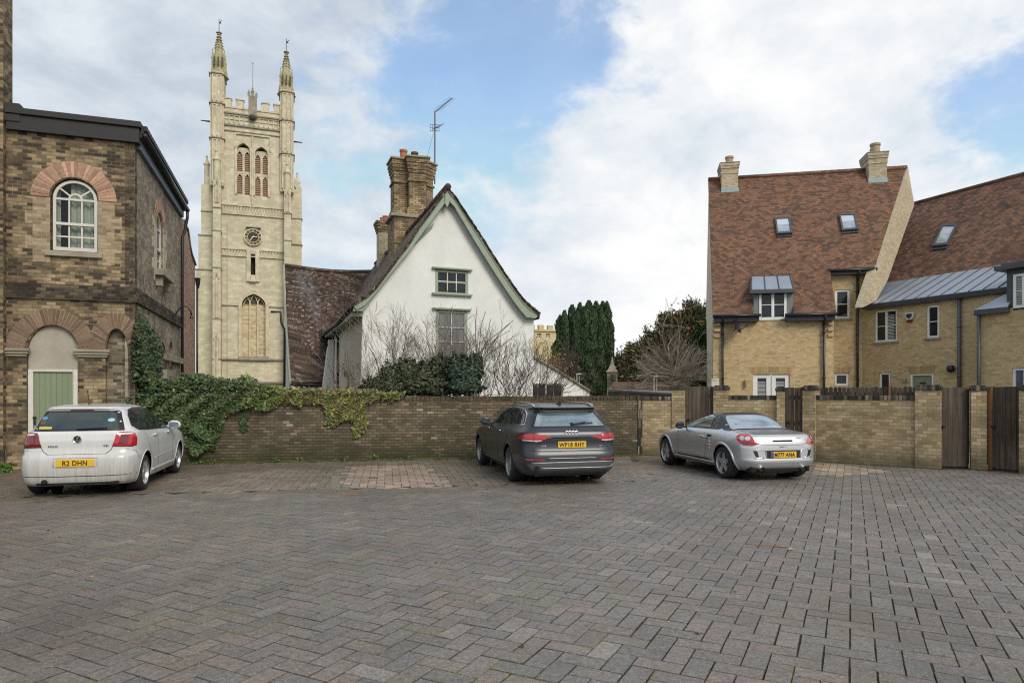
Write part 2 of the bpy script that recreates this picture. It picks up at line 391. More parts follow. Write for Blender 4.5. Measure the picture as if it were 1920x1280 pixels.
m_coping = brick_mat('blackened_coping_brick', [(0, (.02, .02, .017)), (.45, (.05, .045, .035)), (.75, (.14, .11, .075)), (1, (.28, .23, .16))], (.06, .055, .045), .075, .24, .01, stain=.4)
m_house = brick_mat('yellow_house_brick', [(0, (.42, .295, .145)), (.25, (.50, .36, .18)), (.6, (.55, .405, .215)), (.9, (.60, .455, .255)), (1, (.40, .32, .22))], (.46, .355, .21), stain=.1, bstr=.35)
m_house_arch = brick_mat('soldier_course_brick', [(0, (.36, .23, .10)), (.5, (.42, .29, .14)), (1, (.46, .34, .17))], (.40, .31, .18), .075, .24, .007, stain=.1)
m_gable = brick_mat('pale_gable_brick', [(0, (.42, .35, .24)), (.5, (.55, .47, .34)), (1, (.62, .54, .41))], (.58, .52, .42), stain=.1, bstr=.5)
m_chim = brick_mat('chimney_brick', [(0, (.17, .115, .06)), (.35, (.30, .215, .12)), (.7, (.40, .30, .17)), (1, (.46, .36, .22))], (.13, .10, .065), soot=(.07, .055, .036), soot_amt=.6, bstr=1, bw=.24, bh=.085, ms=.010)
m_chim2 = brick_mat('pale_chimney_brick', [(0, (.38, .30, .19)), (.5, (.48, .40, .27)), (1, (.54, .46, .32))], (.42, .35, .25), stain=.15)
m_tile_new = tile_mat('orange_clay_tile', [(0, (.085, .052, .036)), (.25, (.125, .068, .043)), (.5, (.17, .085, .051)), (.8, (.235, .115, .065)), (1, (.16, .105, .07))], moss=(.25, .19, .05), moss_amt=.15)
m_tile_new2 = tile_mat('brown_clay_tile', [(0, (.065, .04, .028)), (.3, (.105, .057, .037)), (.6, (.15, .074, .045)), (.9, (.205, .10, .06)), (1, (.14, .10, .068))])
m_tile_old = tile_mat('mossy_old_tile', [(0, (.035, .024, .018)), (.35, (.075, .048, .036)), (.7, (.12, .078, .058)), (.93, (.17, .125, .095)), (1, (.30, .25, .19))], bh=.12, bw=.17, moss=(.10, .085, .045), moss_amt=.3, gap=.8)
m_stone = brick_mat('tower_ashlar', [(0, (.54, .475, .325)), (.35, (.60, .535, .375)), (.7, (.645, .58, .42)), (1, (.69, .64, .49))], (.52, .465, .33), .62, .27, .008, soot=(.44, .385, .27), soot_amt=.65, stain=.2, bstr=.3)
m_stone_w = plain('weathered_stone', (.54, .475, .335), .9, var=.35, vs=1.5, bump=.5, bs=8)
m_stone_l = plain('lichen_stone', (.38, .33, .19), .95, var=.35, vs=3, bump=.5, bs=8)
m_stone_g = plain('grey_weathered_stone', (.29, .255, .185), .95, var=.4, vs=2, bump=.5, bs=8)
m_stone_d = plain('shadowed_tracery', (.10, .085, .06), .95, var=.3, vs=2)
m_brickinfill = brick_mat('window_infill_brick', [(0, (.45, .32, .16)), (.5, (.58, .46, .27)), (1, (.66, .57, .40))], (.58, .50, .36), .45, .22, .012, stain=.1)
m_plaster = plain('white_limewash', (.72, .715, .665), .9, var=.10, vs=1.6, bump=.5, bs=7, stretch=(1, 1, .55))
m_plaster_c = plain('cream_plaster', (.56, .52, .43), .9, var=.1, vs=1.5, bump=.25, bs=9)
m_render = plain('grey_render', (.36, .32, .255), .95, var=.15, vs=3, bump=.6, bs=60)
m_green = plain('sage_green_paint', (.27, .32, .235), .55, var=.1, vs=4)
m_green_d = plain('dull_green_paint', (.20, .235, .135), .6, var=.12, vs=3, stretch=(1, 1, .2))
m_white = plain('white_paint', (.74, .73, .68), .45, var=.06, vs=5)
m_white_old = plain('old_white_paint', (.60, .57, .5), .6, var=.12, vs=5)
m_black = plain('black_plastic', (.018, .018, .02), .4, var=.1)
m_fascia = plain('tarred_board', (.018, .015, .013), .6, var=.3, vs=4, stretch=(1, 1, 6), bump=.3)
m_blueboard = plain('blue_grey_board', (.11, .14, .18), .55, var=.15)
m_zinc = plain('zinc_sheet', (.30, .345, .41), .42, metal=.35, var=.12, vs=1.5)
m_lead = plain('dark_zinc_trim', (.065, .07, .078), .5, metal=.2, var=.15)
m_steelgrey = plain('grey_downpipe', (.09, .095, .10), .45, metal=.2, var=.1)
m_flash = plain('lead_flashing', (.30, .38, .40), .6, var=.15)
m_pot = plain('terracotta_pot', (.42, .13, .06), .8, var=.2, vs=5)
m_pot_d = plain('dark_clay_pot', (.10, .055, .045), .8, var=.2)
m_pot_b = plain('buff_clay_pot', (.38, .29, .18), .8, var=.2)
m_glass = glass('window_glass', (.02, .023, .025), 1.45)
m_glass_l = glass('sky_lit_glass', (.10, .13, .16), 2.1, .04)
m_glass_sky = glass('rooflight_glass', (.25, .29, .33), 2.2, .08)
m_curtain = plain('grey_curtain', (.50, .53, .47), .9, var=.25, vs=9, stretch=(1, 1, .1))
m_blind = plain('window_blind', (.42, .44, .42), .8, var=.1)
m_leadstrip = plain('leaded_light_glass', (.16, .17, .17), .3, var=.3, vs=14)
m_louvre = plain('rust_louvre', (.38, .235, .165), .8, var=.2)
m_gold = plain('gilded_metal', (.80, .66, .36), .5, metal=.2, var=.05)
m_dial = plain('black_clock_dial', (.018, .014, .012), .5, var=0)
m_iron = plain('dark_iron', (.03, .03, .032), .5, metal=.4, var=.1)
m_galv = plain('galvanised_metal', (.40, .42, .42), .4, metal=.5, var=.1)
m_alu = plain('aerial_rod', (.12, .12, .13), .4, metal=.5, var=.1)
def wood_mat():
    M = Mat('weathered_board', .85, spec=.2)
    n = M.noise(1, 5, .7, stretch=(14, 14, .9)); n2 = M.noise(1.6, 4)
    c = M.ramp(n, [(.25, (.035, .027, .02)), (.5, (.085, .067, .05)), (.78, (.155, .125, .095))])
    c = M.mix(.7, c, M.ramp(n2, [(.3, .6), (.7, 1.3)]), 'MULTIPLY'); M.col(c); M.bump(n, .5, .01); return M.m
m_wood = wood_mat()
m_wood_l = plain('orange_new_timber', (.24, .11, .045), .8, var=.2, vs=6, stretch=(1, 1, .1))
m_leaf = leafmat('ivy_leaf', .55, .25); m_leaf2 = leafmat('conifer_spray', .75, .2)
m_bark = plain('grey_brown_bark', (.13, .10, .075), .9, var=.3, vs=8)
m_twig = plain('pale_twig_bark', (.25, .205, .16), .9, var=.25, vs=8)
m_twig_d = plain('dark_twig_bark', (.085, .065, .05), .9, var=.25, vs=8)
m_bark_g = plain('mossy_bark', (.14, .13, .07), .9, var=.3, vs=8)

# ------------------------------------------------------------------ ground
def ground():
    M = Mat('back_land_soil', .95, spec=.2)
    M.col(M.ramp(M.noise(.6, 5), [(.3, (.05, .055, .03)), (.7, (.09, .085, .055))]))
    mb = MB(); mb.face([(-900, -100, -.03), (900, -100, -.03), (900, 1500, -.03), (-900, 1500, -.03)])
    tag(mb.build('ground', M.m), None, None, kind='structure')
    M = Mat('joint_sand', .95, spec=.15)
    g = M.noise(1.1, 4, .6); g2 = M.noise(7, 3)
    c = M.ramp(g2, [(.3, (.014, .011, .009)), (.8, (.06, .05, .04))])
    c = M.mix(M.math('MULTIPLY', M.ramp(g, [(.5, 0), (.68, 1)]), M.ramp(g2, [(.42, 0), (.58, .85)])), c, (.10, .11, .03))
    M.col(c)
    mb = MB(); mb.face([(-22, -8, -.007), (22, -8, -.007), (22, 17.6, -.007), (-22, 17.6, -.007)])
    tag(mb.build('courtyard_bed', M.m), None, None, kind='structure')
ground()
# garden wall line
GW0 = gp(340, 869); GW1 = gp(1197, 853); FG = Fr(GW0, GW1-GW0); GWL = (GW1-GW0).length
GWa = -0.62                                   # wall starts at the left building's corner
def inpoly(x, y, poly):
    c = np.zeros(len(x), bool); n = len(poly)
    for i in range(n):
        x0, y0 = poly[i]; x1, y1 = poly[(i+1) % n]
        cond = ((y0 > y) != (y1 > y)); xi = (x1-x0)*(y-y0)/((y1-y0) if abs(y1-y0) > 1e-9 else 1e-9)+x0
        c ^= cond & (x < xi)
    return c
def pavers():
    W = .147; M = Mat('paving_block', .6, spec=.5)
    a = M.attr(); f = M.noise(26, 5, .7); g = M.noise(1.7, 5, .6)
    c = M.mix(1, a, M.ramp(f, [(.28, .55), (.72, 1.45)]), 'MULTIPLY')
    c = M.mix(.8, c, M.ramp(M.noise(90, 3, .6), [(.3, .6), (.7, 1.4)]), 'MULTIPLY')
    c = M.mix(.7, c, M.ramp(g, [(.3, .75), (.7, 1.2)]), 'MULTIPLY')
    c = M.mix(.8, c, M.ramp(M.noise(.33, 4, .6), [(.3, .82), (.7, 1.16)]), 'MULTIPLY')
    sp = M.noise(60, 2, .5); c = M.mix(M.ramp(sp, [(.64, 0), (.70, .6)]), c, (.42, .42, .38))
    mo = M.noise(2.6, 6, .75); mm = M.noise(.25, 3, .6)
    c = M.mix(M.math('MULTIPLY', M.ramp(mo, [(.5, 0), (.66, .65)]), M.ramp(mm, [(.4, .15), (.62, 1)])), c, (.15, .14, .075))
    st = M.noise(5.5, 6, .7); c = M.mix(M.ramp(st, [(.58, 0), (.72, .4)]), c, (.26, .235, .20))
    dk = M.noise(.7, 5, .7, stretch=(1, .5, 1)); c = M.mix(M.ramp(dk, [(.52, 0), (.70, .42)]), c, (.065, .056, .048))
    M.col(c); M.rough(M.ramp(M.noise(1.3, 5, .65), [(.3, .34), (.65, .62)]))
    M.bump(M.noise(70, 4, .65), .5, .006)
    verts = []; cols = []
    def zone(e1, e2, org, test, shift):
        R_ = 150
        i, j = np.meshgrid(np.arange(-R_, R_), np.arange(-R_, R_)); i = i.ravel(); j = j.ravel(); cl = (i+j) % 4
        for hz in (True, False):
            m = cl == (0 if hz else 2); I = i[m].astype(float); J = j[m].astype(float)
            cx = I+(1 if hz else .5); cy = J+(.5 if hz else 1); hx = (1 if hz else .5)*W; hy = (.5 if hz else 1)*W
            cx = cx*W; cy = cy*W
            X = org[0]+e1[0]*cx+e2[0]*cy; Y = org[1]+e1[1]*cx+e2[1]*cy
            k = test(X, Y); X = X[k]; Y = Y[k]; n = len(X)
            if not n: continue
            hx = hx-.0012-np.abs(rng.normal(size=n))*.0018; hy = hy-.0012-np.abs(rng.normal(size=n))*.0018
            ang = rng.normal(size=n)*.009; ca, sa = np.cos(ang), np.sin(ang)
            z = rng.normal(size=n)*.0012; tx = rng.normal(size=n)*.004; ty = rng.normal(size=n)*.004
            def P(u, v, zz):
                uu = u*ca-v*sa; vv = u*sa+v*ca
                return np.stack([X+e1[0]*uu+e2[0]*vv, Y+e1[1]*uu+e2[1]*vv, z+tx*u+ty*v+zz], -1)
            ch = .0035
            T = [P(-hx+ch, -hy+ch, 0), P(hx-ch, -hy+ch, 0), P(hx-ch, hy-ch, 0), P(-hx+ch, hy-ch, 0)]
            B = [P(-hx, -hy, -.011), P(hx, -hy, -.011), P(hx, hy, -.011), P(-hx, hy, -.011)]
            # colour
            base = np.array([.163, .141, .123])[None, :]*np.ones((n, 1))
            r = rng.random(n)
            t = rng.normal(size=(n, 1))*.07
            base = base*(1+t)
            pk = (r < .30); base[pk] *= np.array([1.05, .975, .95]); gy = (r > .72) & (r < .92); base[gy] *= np.array([.93, .97, .99])
            lt = r > .96; base[lt] *= 1.28
            # browner left; right lightened and cooled, sky reflection put into the colour
            k_ = np.clip((X+2)/8, -1, 1)[:, None]; base = base*(1+k_*np.array([-.03, .005, .03]))*(1+.07*k_)
            px = 960+X/Y*FX; py = HY+CZ/Y*FX
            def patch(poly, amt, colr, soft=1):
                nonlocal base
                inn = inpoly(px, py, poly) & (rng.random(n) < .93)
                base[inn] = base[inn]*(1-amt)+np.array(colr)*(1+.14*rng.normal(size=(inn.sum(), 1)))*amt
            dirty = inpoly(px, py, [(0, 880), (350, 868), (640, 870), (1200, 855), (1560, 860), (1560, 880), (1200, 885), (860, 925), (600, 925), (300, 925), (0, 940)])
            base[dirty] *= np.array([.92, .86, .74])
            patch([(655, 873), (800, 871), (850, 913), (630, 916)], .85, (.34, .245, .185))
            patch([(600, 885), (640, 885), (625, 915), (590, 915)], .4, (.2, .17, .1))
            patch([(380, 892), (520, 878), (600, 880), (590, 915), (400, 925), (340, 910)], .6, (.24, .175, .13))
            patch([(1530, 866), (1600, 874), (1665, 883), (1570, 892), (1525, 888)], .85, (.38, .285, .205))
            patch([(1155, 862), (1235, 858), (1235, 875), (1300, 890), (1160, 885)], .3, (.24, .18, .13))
            base = np.clip(base, .02, .8)
            ms = .5+.5*np.sin(X*1.7+2.1*np.sin(Y*1.1+.7))*np.cos(Y*2.3-X*.6)
            mossy = rng.random(n) < np.clip((ms-.35)*1.3, 0, .8)*np.clip(.95-(X+1)/6, .12, 1)
            edge = base*rng.uniform(.4, .85, (n, 1)); edge[mossy] = np.array([.13, .135, .04])*(.6+.6*rng.random((mossy.sum(), 1)))
            for q in (T, [B[0], B[1], T[1], T[0]], [B[1], B[2], T[2], T[1]], [B[2], B[3], T[3], T[2]], [B[3], B[0], T[0], T[3]]):
                verts.append(np.stack(q, 1)); cols.append(base if q is T else edge)
    gn = FG.n; gu = FG.u
    def bay(X, Y):
        d = (X-GW0.x)*gn.x+(Y-GW0.y)*gn.y
        return (d < 4.75) & (X < 2.6+(Y-12)*.1)
    def common(X, Y):
        d = (X-GW0.x)*gn.x+(Y-GW0.y)*gn.y
        return (Y > 2.4) & (np.abs(X) < .80*Y+6.5) & (d > .16) & (Y < 18)
    zone((.888, -.459), (.459, .888), (0, 9), lambda X, Y: common(X, Y) & ~bay(X, Y), 0)
    zone((gu.x, gu.y), (-gu.y, gu.x), (0, 14), lambda X, Y: common(X, Y) & bay(X, Y), 0)
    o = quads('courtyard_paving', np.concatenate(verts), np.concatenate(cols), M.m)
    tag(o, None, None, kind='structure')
pavers()
def bay_marker():
    # pale divider slab between bays, and the mossy kerb strip along the wall foot
    a = gp(621, 917); b = gp(637, 917); c = gp(637, 893); d = gp(621, 893)
    mb = MB(); mb.prism([p+Vector((0, 0, -.01)) for p in (a, b, c, d)], [p+Vector((0, 0, .006)) for p in (a, b, c, d)])
    tag(mb.build('bay_divider', plain('mossy_slab', (.17, .16, .10), .9, var=.2, vs=8)), None, None, kind='structure')
    M = Mat('mossy_kerb', .9, spec=.2); n = M.noise(3, 5, .7)
    M.col(M.ramp(n, [(.35, (.055, .045, .03)), (.55, (.075, .085, .02)), (.7, (.13, .105, .075))])); M.bump(M.noise(18, 4), .8, .02)
    mb = MB(); FG.box(mb, GWa, GWL+.1, -.02, .035, 0, .17)
    tag(mb.build('kerb_strip', M.m, bevel=.01), None, None, kind='structure')
bay_marker()
# ------------------------------------------------------------------ generic parts
def window(fr, px, d=0, parent=None, cols=1, rows=1, fw=.06, bar=.03, mf=None, mg=None, name='window', casement=0, rec=.09, sill=None, label=None, fo=0):
    """px=(x0,y0,x1,y1) rectangle on the frame at offset d (photo pixels). Returns the wall hole"""
    a0, h1 = fr.hit(px[0], px[1], d); a1, h1b = fr.hit(px[2], px[1], d); _, h0 = fr.hit(px[0], px[3], d)
    mf = mf or m_white; mg = mg or m_glass
    mb = MB(); d1 = d-rec+.05+fo; d0 = d1-.06
    fr.box(mb, a0, a0+fw, h0, h1, d0, d1); fr.box(mb, a1-fw, a1, h0, h1, d0, d1)
    fr.box(mb, a0+fw, a1-fw, h1-fw, h1, d0, d1); fr.box(mb, a0+fw, a1-fw, h0, h0+fw, d0, d1)
    ia, ib, ja, jb = a0+fw, a1-fw, h0+fw, h1-fw
    cs = max(1, casement); cw = (ib-ia)/cs
    for c in range(1, cs): fr.box(mb, ia+cw*c-fw*.6, ia+cw*c+fw*.6, ja, jb, d0, d1+.004)
    for c in range(cs):
        for k in range(1, cols): x = ia+cw*c+cw*k/cols; fr.box(mb, x-bar/2, x+bar/2, ja, jb, d0+.02, d1-.012)
    for k in range(1, rows): y = ja+(jb-ja)*k/rows; fr.box(mb, ia, ib, y-bar/2, y+bar/2, d0+.02, d1-.010)
    w_ = mb.build(name, mf, parent, bevel=.006)
    if label: w_['label'] = label
    mb = MB(); fr.box(mb, ia-.01, ib+.01, ja-.01, jb+.01, d0+.008, d0+.018); mb.build('pane', mg, w_)
    if sill:
        mb = MB(); fr.box(mb, a0-.07, a1+.07, h0-.07, h0, d-rec, d+.06); mb.build('sill', sill, w_, bevel=.006)
    return rect(a0, a1, h0, h1)
def pipe(fr, px, py0, py1, d, parent, mat, r=.04, name='downpipe', clips=True):
    a, h1 = fr.hit(px, py0, d+.06); h0 = fr.hit(px, py1, d+.06)[1] if py1 else 0
    mb = MB(); mb.tube([fr.w(a, h1, d+.06), fr.w(a, h0, d+.06)], r, 10)
    if clips:
        k = h0+.5
        while k < h1-.2: mb.lathe(fr.w(a, k, d+.06), [(r, -.035), (r+.014, -.03), (r+.014, .03), (r, .035)], 10); k += 1.7
    return mb.build(name, mat, parent, smooth=True)
class SP:
    """sloping plane through point p with normal n"""
    def __init__(s, p, n): s.p = Vector(p); s.n = Vector(n).normalized()
    def hit(s, px, py, off=0):
        r = Vector(((px-960)/FX, 1, (HY-py)/FX)); o = Vector((0, 0, CZ)); t = (s.p+s.n*off-o).dot(s.n)/r.dot(s.n); return o+r*t
# ------------------------------------------------------------------ left brick building
LB0 = gp(16, 881); LU = Vector((1, .329, 0)).normalized()
def lb_corner():
    t = None; k = (253-960)/FX
    t = (k*LB0.y-LB0.x)/(LU.x-k*LU.y); return LB0+LU*t
LBC = lb_corner(); LV = Vector((-.329, 1, 0)).normalized()
FL = Fr(LBC, LU)                              # a<0 to the left of the corner
FS = Fr(LBC, LV)                              # side, a>0 going back
def left_building():
    T = thing('old_brick_house', 'sooty brick two storey building with arched windows, blind arches and black eaves board', 'building', LBC)
    aL = FL.hit(12, 600)[0]; H = 7.2
    win = FL.hit(94, 470)+FL.hit(184, 470); wa0, wh0, wa1, _ = win
    hs = FL.hit(139, 373)[1]
    dr = FL.hit(50, 692)+FL.hit(146, 692); da0, dh, da1, _ = dr
    # main sheet with holes: window, door arch bay, blind arch (recess)
    dar = FL.hit(50, 655)[1]; dtop = FL.hit(98, 609)[1]
    b0 = FL.hit(198, 655)[0]; b1 = -.02-.12
    bt = FL.hit(225, 616)[1]
    holes = [arch(wa0, wa1, wh0, hs), arch(da0, da1, .02, dar-.06, rise=dtop-dar+.06), arch(b0, b1, .02, dar-.05, rise=bt-dar+.05)]
    mb = MB(); FL.panel(mb, rect(aL, 0, 0, H), holes, 0, .22)
    mb.build('front_wall', m_brick_old, T)
    # side wall with arched window and ground floor arches
    sw0, sw1 = FS.hit(294, 455)[0], FS.hit(306, 455)[0]; sh0 = FS.hit(300, 512)[1]; sh1 = FS.hit(300, 399)[1]; rs = (sw1-sw0)/2
    SL = 6.1
    g0, g1 = FS.hit(308, 690)[0], FS.hit(316, 690)[0]; k0, k1 = FS.hit(317, 690)[0], FS.hit(324.5, 690)[0]
    gt = FS.hit(320, 640)[1]
    mb = MB(); FS.panel(mb, rect(0.0, SL, 0, H), [arch(sw0, sw1, sh0, sh1-rs), arch(k0, k1, .3, gt-(k1-k0)/2), arch(g0-.9, g1-.25, .3, 2.35)], 0, .2)
    mb.build('side_wall', m_brick_side, T)
    # solid back fill added to stop light
    mb = MB(); FL.box(mb, aL, -.2, .0, H, -6.0, -.45); mb.build('light_stop', m_render, T)
    # arches
    def arcring(fr, a0, a1, hs_, th, d0, d1, mat, name, n=18, rise=None, span=(0, 1)):
        c = (a0+a1)/2; r = (a1-a0)/2; rise = rise or r
        A = [math.pi*(span[0]+(span[1]-span[0])*k/n) for k in range(n+1)]
        i_ = [(c+r*math.cos(q), hs_+rise*math.sin(q)) for q in A]; o_ = [(c+(r+th)*math.cos(q), hs_+(rise+th)*math.sin(q)) for q in A]
        # separate voussoirs
        mb = MB()
        nv = int(math.pi*(r+th)*(span[1]-span[0])/.083)
        for k in range(nv):
            q0 = math.pi*(span[0]+(span[1]-span[0])*(k+.08)/nv); q1 = math.pi*(span[0]+(span[1]-span[0])*(k+.92)/nv)
            f = lambda rr, ri, q: (c+rr*math.cos(q), hs_+ri*math.sin(q))
            cc = rng.uniform(.7, 1.3); mb.col = cc
            a, b, e, g_ = f(r, rise, q0), f(r, rise, q1), f(r+th, rise+th, q1), f(r+th, rise+th, q0)
            dd = d1+rng.uniform(-.004, .004)
            mb.hexa([fr.w(*a, dd), fr.w(*b, dd), fr.w(*e, dd), fr.w(*g_, dd), fr.w(*a, d0), fr.w(*b, d0), fr.w(*e, d0), fr.w(*g_, d0)])
        cs = mb.c; o = mb.build(name, mat, T, fix=False)
        ca = o.data.color_attributes.new('Col', 'FLOAT_COLOR', 'CORNER'); i = 0
        arr = []
        for p, c_ in zip(o.data.polygons, cs): arr += [c_, c_, c_, 1]*p.loop_total
        ca.data.foreach_set('color', arr)
        mb = MB(); ring2d(mb, fr, i_, o_, d0, d1-.008); mb.build('arch_mortar', m_mortar, o)
        return o
    def vous(name, c):
        M = Mat(name, .9, spec=.2); M.col(M.mix(.8, M.mix(1, c, M.attr(), 'MULTIPLY'), M.ramp(M.noise(20, 5, .7), [(.25, .6), (.75, 1.4)]), 'MULTIPLY')); M.bump(M.noise(50), .5, .006); return M.m
    m_v1 = vous('pink_voussoir', (.45, .27, .18)); m_v2 = vous('brown_voussoir', (.19, .125, .082)); m_mortar = plain('lime_mortar', (.38, .32, .24), .95, var=.2, vs=8)
    arcring(FL, wa0-.02, wa1+.02, hs, .34, .0, .015, m_v1, 'brick_arch')
    arcring(FL, da0-.04, da1+.04, dar-.06, .34, 0, .04, m_v2, 'brick_arch', rise=dtop-dar+.06)
    arcring(FL, b0-.02, b1+.02, dar-.05, .34, 0, .036, m_v2, 'brick_arch', rise=bt-dar+.05, span=(.12, 1))
    arcring(FS, sw0-.05, sw1+.05, sh1-rs, .3, 0, .012, m_v1, 'brick_arch')
    # quoins round window: stepped buff blocks
    mb = MB(); mbR = MB(); k = 0; h = wh0-.25
    while h < hs-.02:
        wq = .34 if k % 2 else .2
        h2 = min(h+.27, hs-.02)
        FL.box(mb, wa0, wa0-(wq+.12), h, h2, .0, .006); FL.box(mbR, wa1, wa1+(wq+.12), h, h2, .0, .006)
        h += .27; k += 1
    mb.build('window_quoins', m_brick_quoin, T); mbR.build('window_quoins', m_brick_quoin, T)
    mb = MB(); mbR = MB(); k = 0; h = sh0-.3
    while h < sh1-rs:
        wq = .55 if k % 2 else .35; FS.box(mb, sw0-wq, sw0, h, h+.27, 0, .006); FS.box(mbR, sw1, sw1+wq, h, h+.27, 0, .006); h += .27; k += 1
    mb.build('window_quoins', m_gable, T); mbR.build('window_quoins', m_gable, T)
    # the big arched sash
    def archwin(fr, a0, a1, h0, hs_, d, colsn, rowsn, fan, curtain):
        r = (a1-a0)/2; c = (a0+a1)/2
        mb = MB(); fw = .06 if r > .3 else .035; bar = .034 if r > .3 else .02
        n = 20; A = [math.pi*k/n for k in range(n+1)]
        ring2d(mb, fr, [(c+(r-fw)*math.cos(q), hs_+(r-fw)*math.sin(q)) for q in A], [(c+r*math.cos(q), hs_+r*math.sin(q)) for q in A], d-.06, d)
        fr.box(mb, a0, a0+fw, h0, hs_, d-.06, d); fr.box(mb, a1-fw, a1, h0, hs_, d-.06, d); fr.box(mb, a0+fw, a1-fw, h0, h0+fw*1.3, d-.06, d)
        ia, ib = a0+fw, a1-fw
        hm = h0+(hs_-h0)*.52
        fr.box(mb, ia, ib, hm-.03, hm+.03, d-.05, d+.012); fr.box(mb, ia, ib, hs_-bar*.7, hs_+bar*.7, d-.05, d-.012)
        for k in range(1, colsn): x = ia+(ib-ia)*k/colsn; fr.box(mb, x-bar/2, x+bar/2, h0+fw*1.3, hs_, d-.05, d-.018)
        for y in (h0+(hm-h0)*.53,): fr.box(mb, ia, ib, y-bar/2, y+bar/2, d-.05, d-.02)
        if fan:
            rr = (ib-ia)/colsn/2
            ring2d(mb, fr, [(c+(rr-.02)*math.cos(q), hs_+(rr-.02)*math.sin(q)) for q in A], [(c+(rr+.02)*math.cos(q), hs_+(rr+.02)*math.sin(q)) for q in A], d-.05, d-.015)
            for q in (R(38), R(142)):
                p0 = (c+rr*math.cos(q), hs_+rr*math.sin(q)); p1 = (c+(r-fw*.5)*math.cos(q), hs_+(r-fw*.5)*math.sin(q)); t = (-math.sin(q)*bar/2, math.cos(q)*bar/2)
                P = [(p0[0]-t[0], p0[1]-t[1]), (p1[0]-t[0], p1[1]-t[1]), (p1[0]+t[0], p1[1]+t[1]), (p0[0]+t[0], p0[1]+t[1])]
                mb.prism([fr.w(*p, d-.05) for p in P], [fr.w(*p, d-.016) for p in P])
        W_ = mb.build('arched_window', m_white_old, T, bevel=.005)
        P = arch(a0+.02, a1-.02, h0+.02, hs_-.0)
        P = [(a, h) for a, h in P]; mb = MB(); fr.panel(mb, P, (), d-.035, .006)
        g = MatGlassClear(); mb.build('pane', g, W_)
        if curtain:
            mb = MB()
            N_ = 60
            def cur(x0, x1, amp, per, dd):
                for k in range(N_):
                    xa = x0+(x1-x0)*k/N_; xb = x0+(x1-x0)*(k+1)/N_
                    za = dd+amp*math.sin(xa*per); zb = dd+amp*math.sin(xb*per)
                    mb.face([fr.w(xa, h0, za), fr.w(xb, h0, zb), fr.w(xb, hs_+r, zb), fr.w(xa, hs_+r, za)])
            cur(a0, a0+(a1-a0)*.12, .02, 60, d-.16); cur(a0+(a1-a0)*.36, a1, .02, 48, d-.17)
            mb.build('curtain', m_curtain, W_)
        return W_
    _g = []
    def MatGlassClear():
        if _g: return _g[0]
        M = Mat('clear_sash_glass', .03); M.b.inputs['Transmission Weight'].default_value = 0
        N = M.N; tr = N.new('ShaderNodeBsdfTransparent'); gl = N.new('ShaderNodeBsdfGlossy'); gl.inputs['Roughness'].default_value = .03
        fr_ = N.new('ShaderNodeFresnel'); fr_.inputs[0].default_value = 1.3; mx = N.new('ShaderNodeMixShader')
        tr.inputs[0].default_value = (.88, .9, .88, 1)
        M.L.new(fr_.outputs[0], mx.inputs[0]); M.L.new(tr.outputs[0], mx.inputs[1]); M.L.new(gl.outputs[0], mx.inputs[2]); M.L.new(mx.outputs[0], N['Material Output'].inputs[0])
        _g.append(M.m); return M.m
    archwin(FL, wa0+.03, wa1-.03, wh0+.03, hs, -.06, 3, 4, True, True)
    archwin(FS, sw0+.02, sw1-.02, sh0+.02, sh1-rs, -.05, 2, 4, False, False)
    # dark room behind the sashes
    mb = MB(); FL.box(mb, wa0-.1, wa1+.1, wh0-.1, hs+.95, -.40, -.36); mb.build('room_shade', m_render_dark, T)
    # sills
    mb = MB(); FL.box(mb, wa0-.09, wa1+.09, wh0-.11, wh0, -.1, .07); mb.build('sill', m_stone_g, T, bevel=.01)
    mb = MB(); FS.box(mb, sw0-.3, sw1+.3, sh0-.16, sh0, -.1, .22)
    for a in (sw0-.1, sw1+.1): FS.box(mb, a-.07, a+.07, sh0-.42, sh0-.16, 0, .16)
    mb.build('sill', m_stone_g, T, bevel=.01)
    # string courses: plinth band darker, projecting
    h0 = FL.hit(120, 562)[1]; h1 = FL.hit(120, 533)[1]
    mb = MB(); FL.box(mb, aL, .06, h0, h0+.13, 0, .06); FL.box(mb, aL, .03, h0+.13, h1, 0, .025)
    FS.box(mb, .06, SL, h0, h0+.13, 0, .06); FS.box(mb, .03, SL, h0+.13, h1, 0, .025)
    mb.build('string_course', m_brick_band, T)
    # impost mouldings and pier
    hi = FL.hit(170, 655)[1]
    def impost(a0, a1):
        for i, (e, y0, y1) in enumerate(((.10, -.06, .0), (.07, -.12, -.06), (.04, -.17, -.12))): FL.box(mb, a0-e, a1+e, hi+y0, hi+y1, 0, e)
    mb = MB(); pa0, pa1 = FL.hit(148, 655)[0], FL.hit(198, 655)[0]; impost(pa0, pa1); mb.build('impost', m_stone_g, T, bevel=.008); mb = MB(); impost(aL+.0, da0-.03); mb.build('impost', m_stone_g, T, bevel=.008)
    # plaster tympanum, door frame and door
    mb = MB(); FL.panel(mb, arch(da0+.01, da1-.01, dh-.0, dar-.06, rise=dtop-dar+.05), (), -.07, .05); mb.build('tympanum', m_render, T)
    mb = MB(); f = .10
    FL.box(mb, da0+.01, da0+f, 0.02, dh, -.15, -.03); FL.box(mb, da1-f, da1-.01, .02, dh, -.15, -.03); FL.box(mb, da0+f, da1-f, dh-.05, dh, -.15, -.03)
    mb.build('door_frame', m_white_old, T, bevel=.008)
    mb = MB(); n = 7; wd = (da1-da0-2*f)/n
    for k in range(n): FL.box(mb, da0+f+wd*k+.004, da0+f+wd*(k+1)-.004, .03, dh-.05, -.13, -.075)
    FL.box(mb, da0+f, da1-f, .03, dh-.05, -.15, -.085)
    D = mb.build('door', m_green_d, T, bevel=.004)
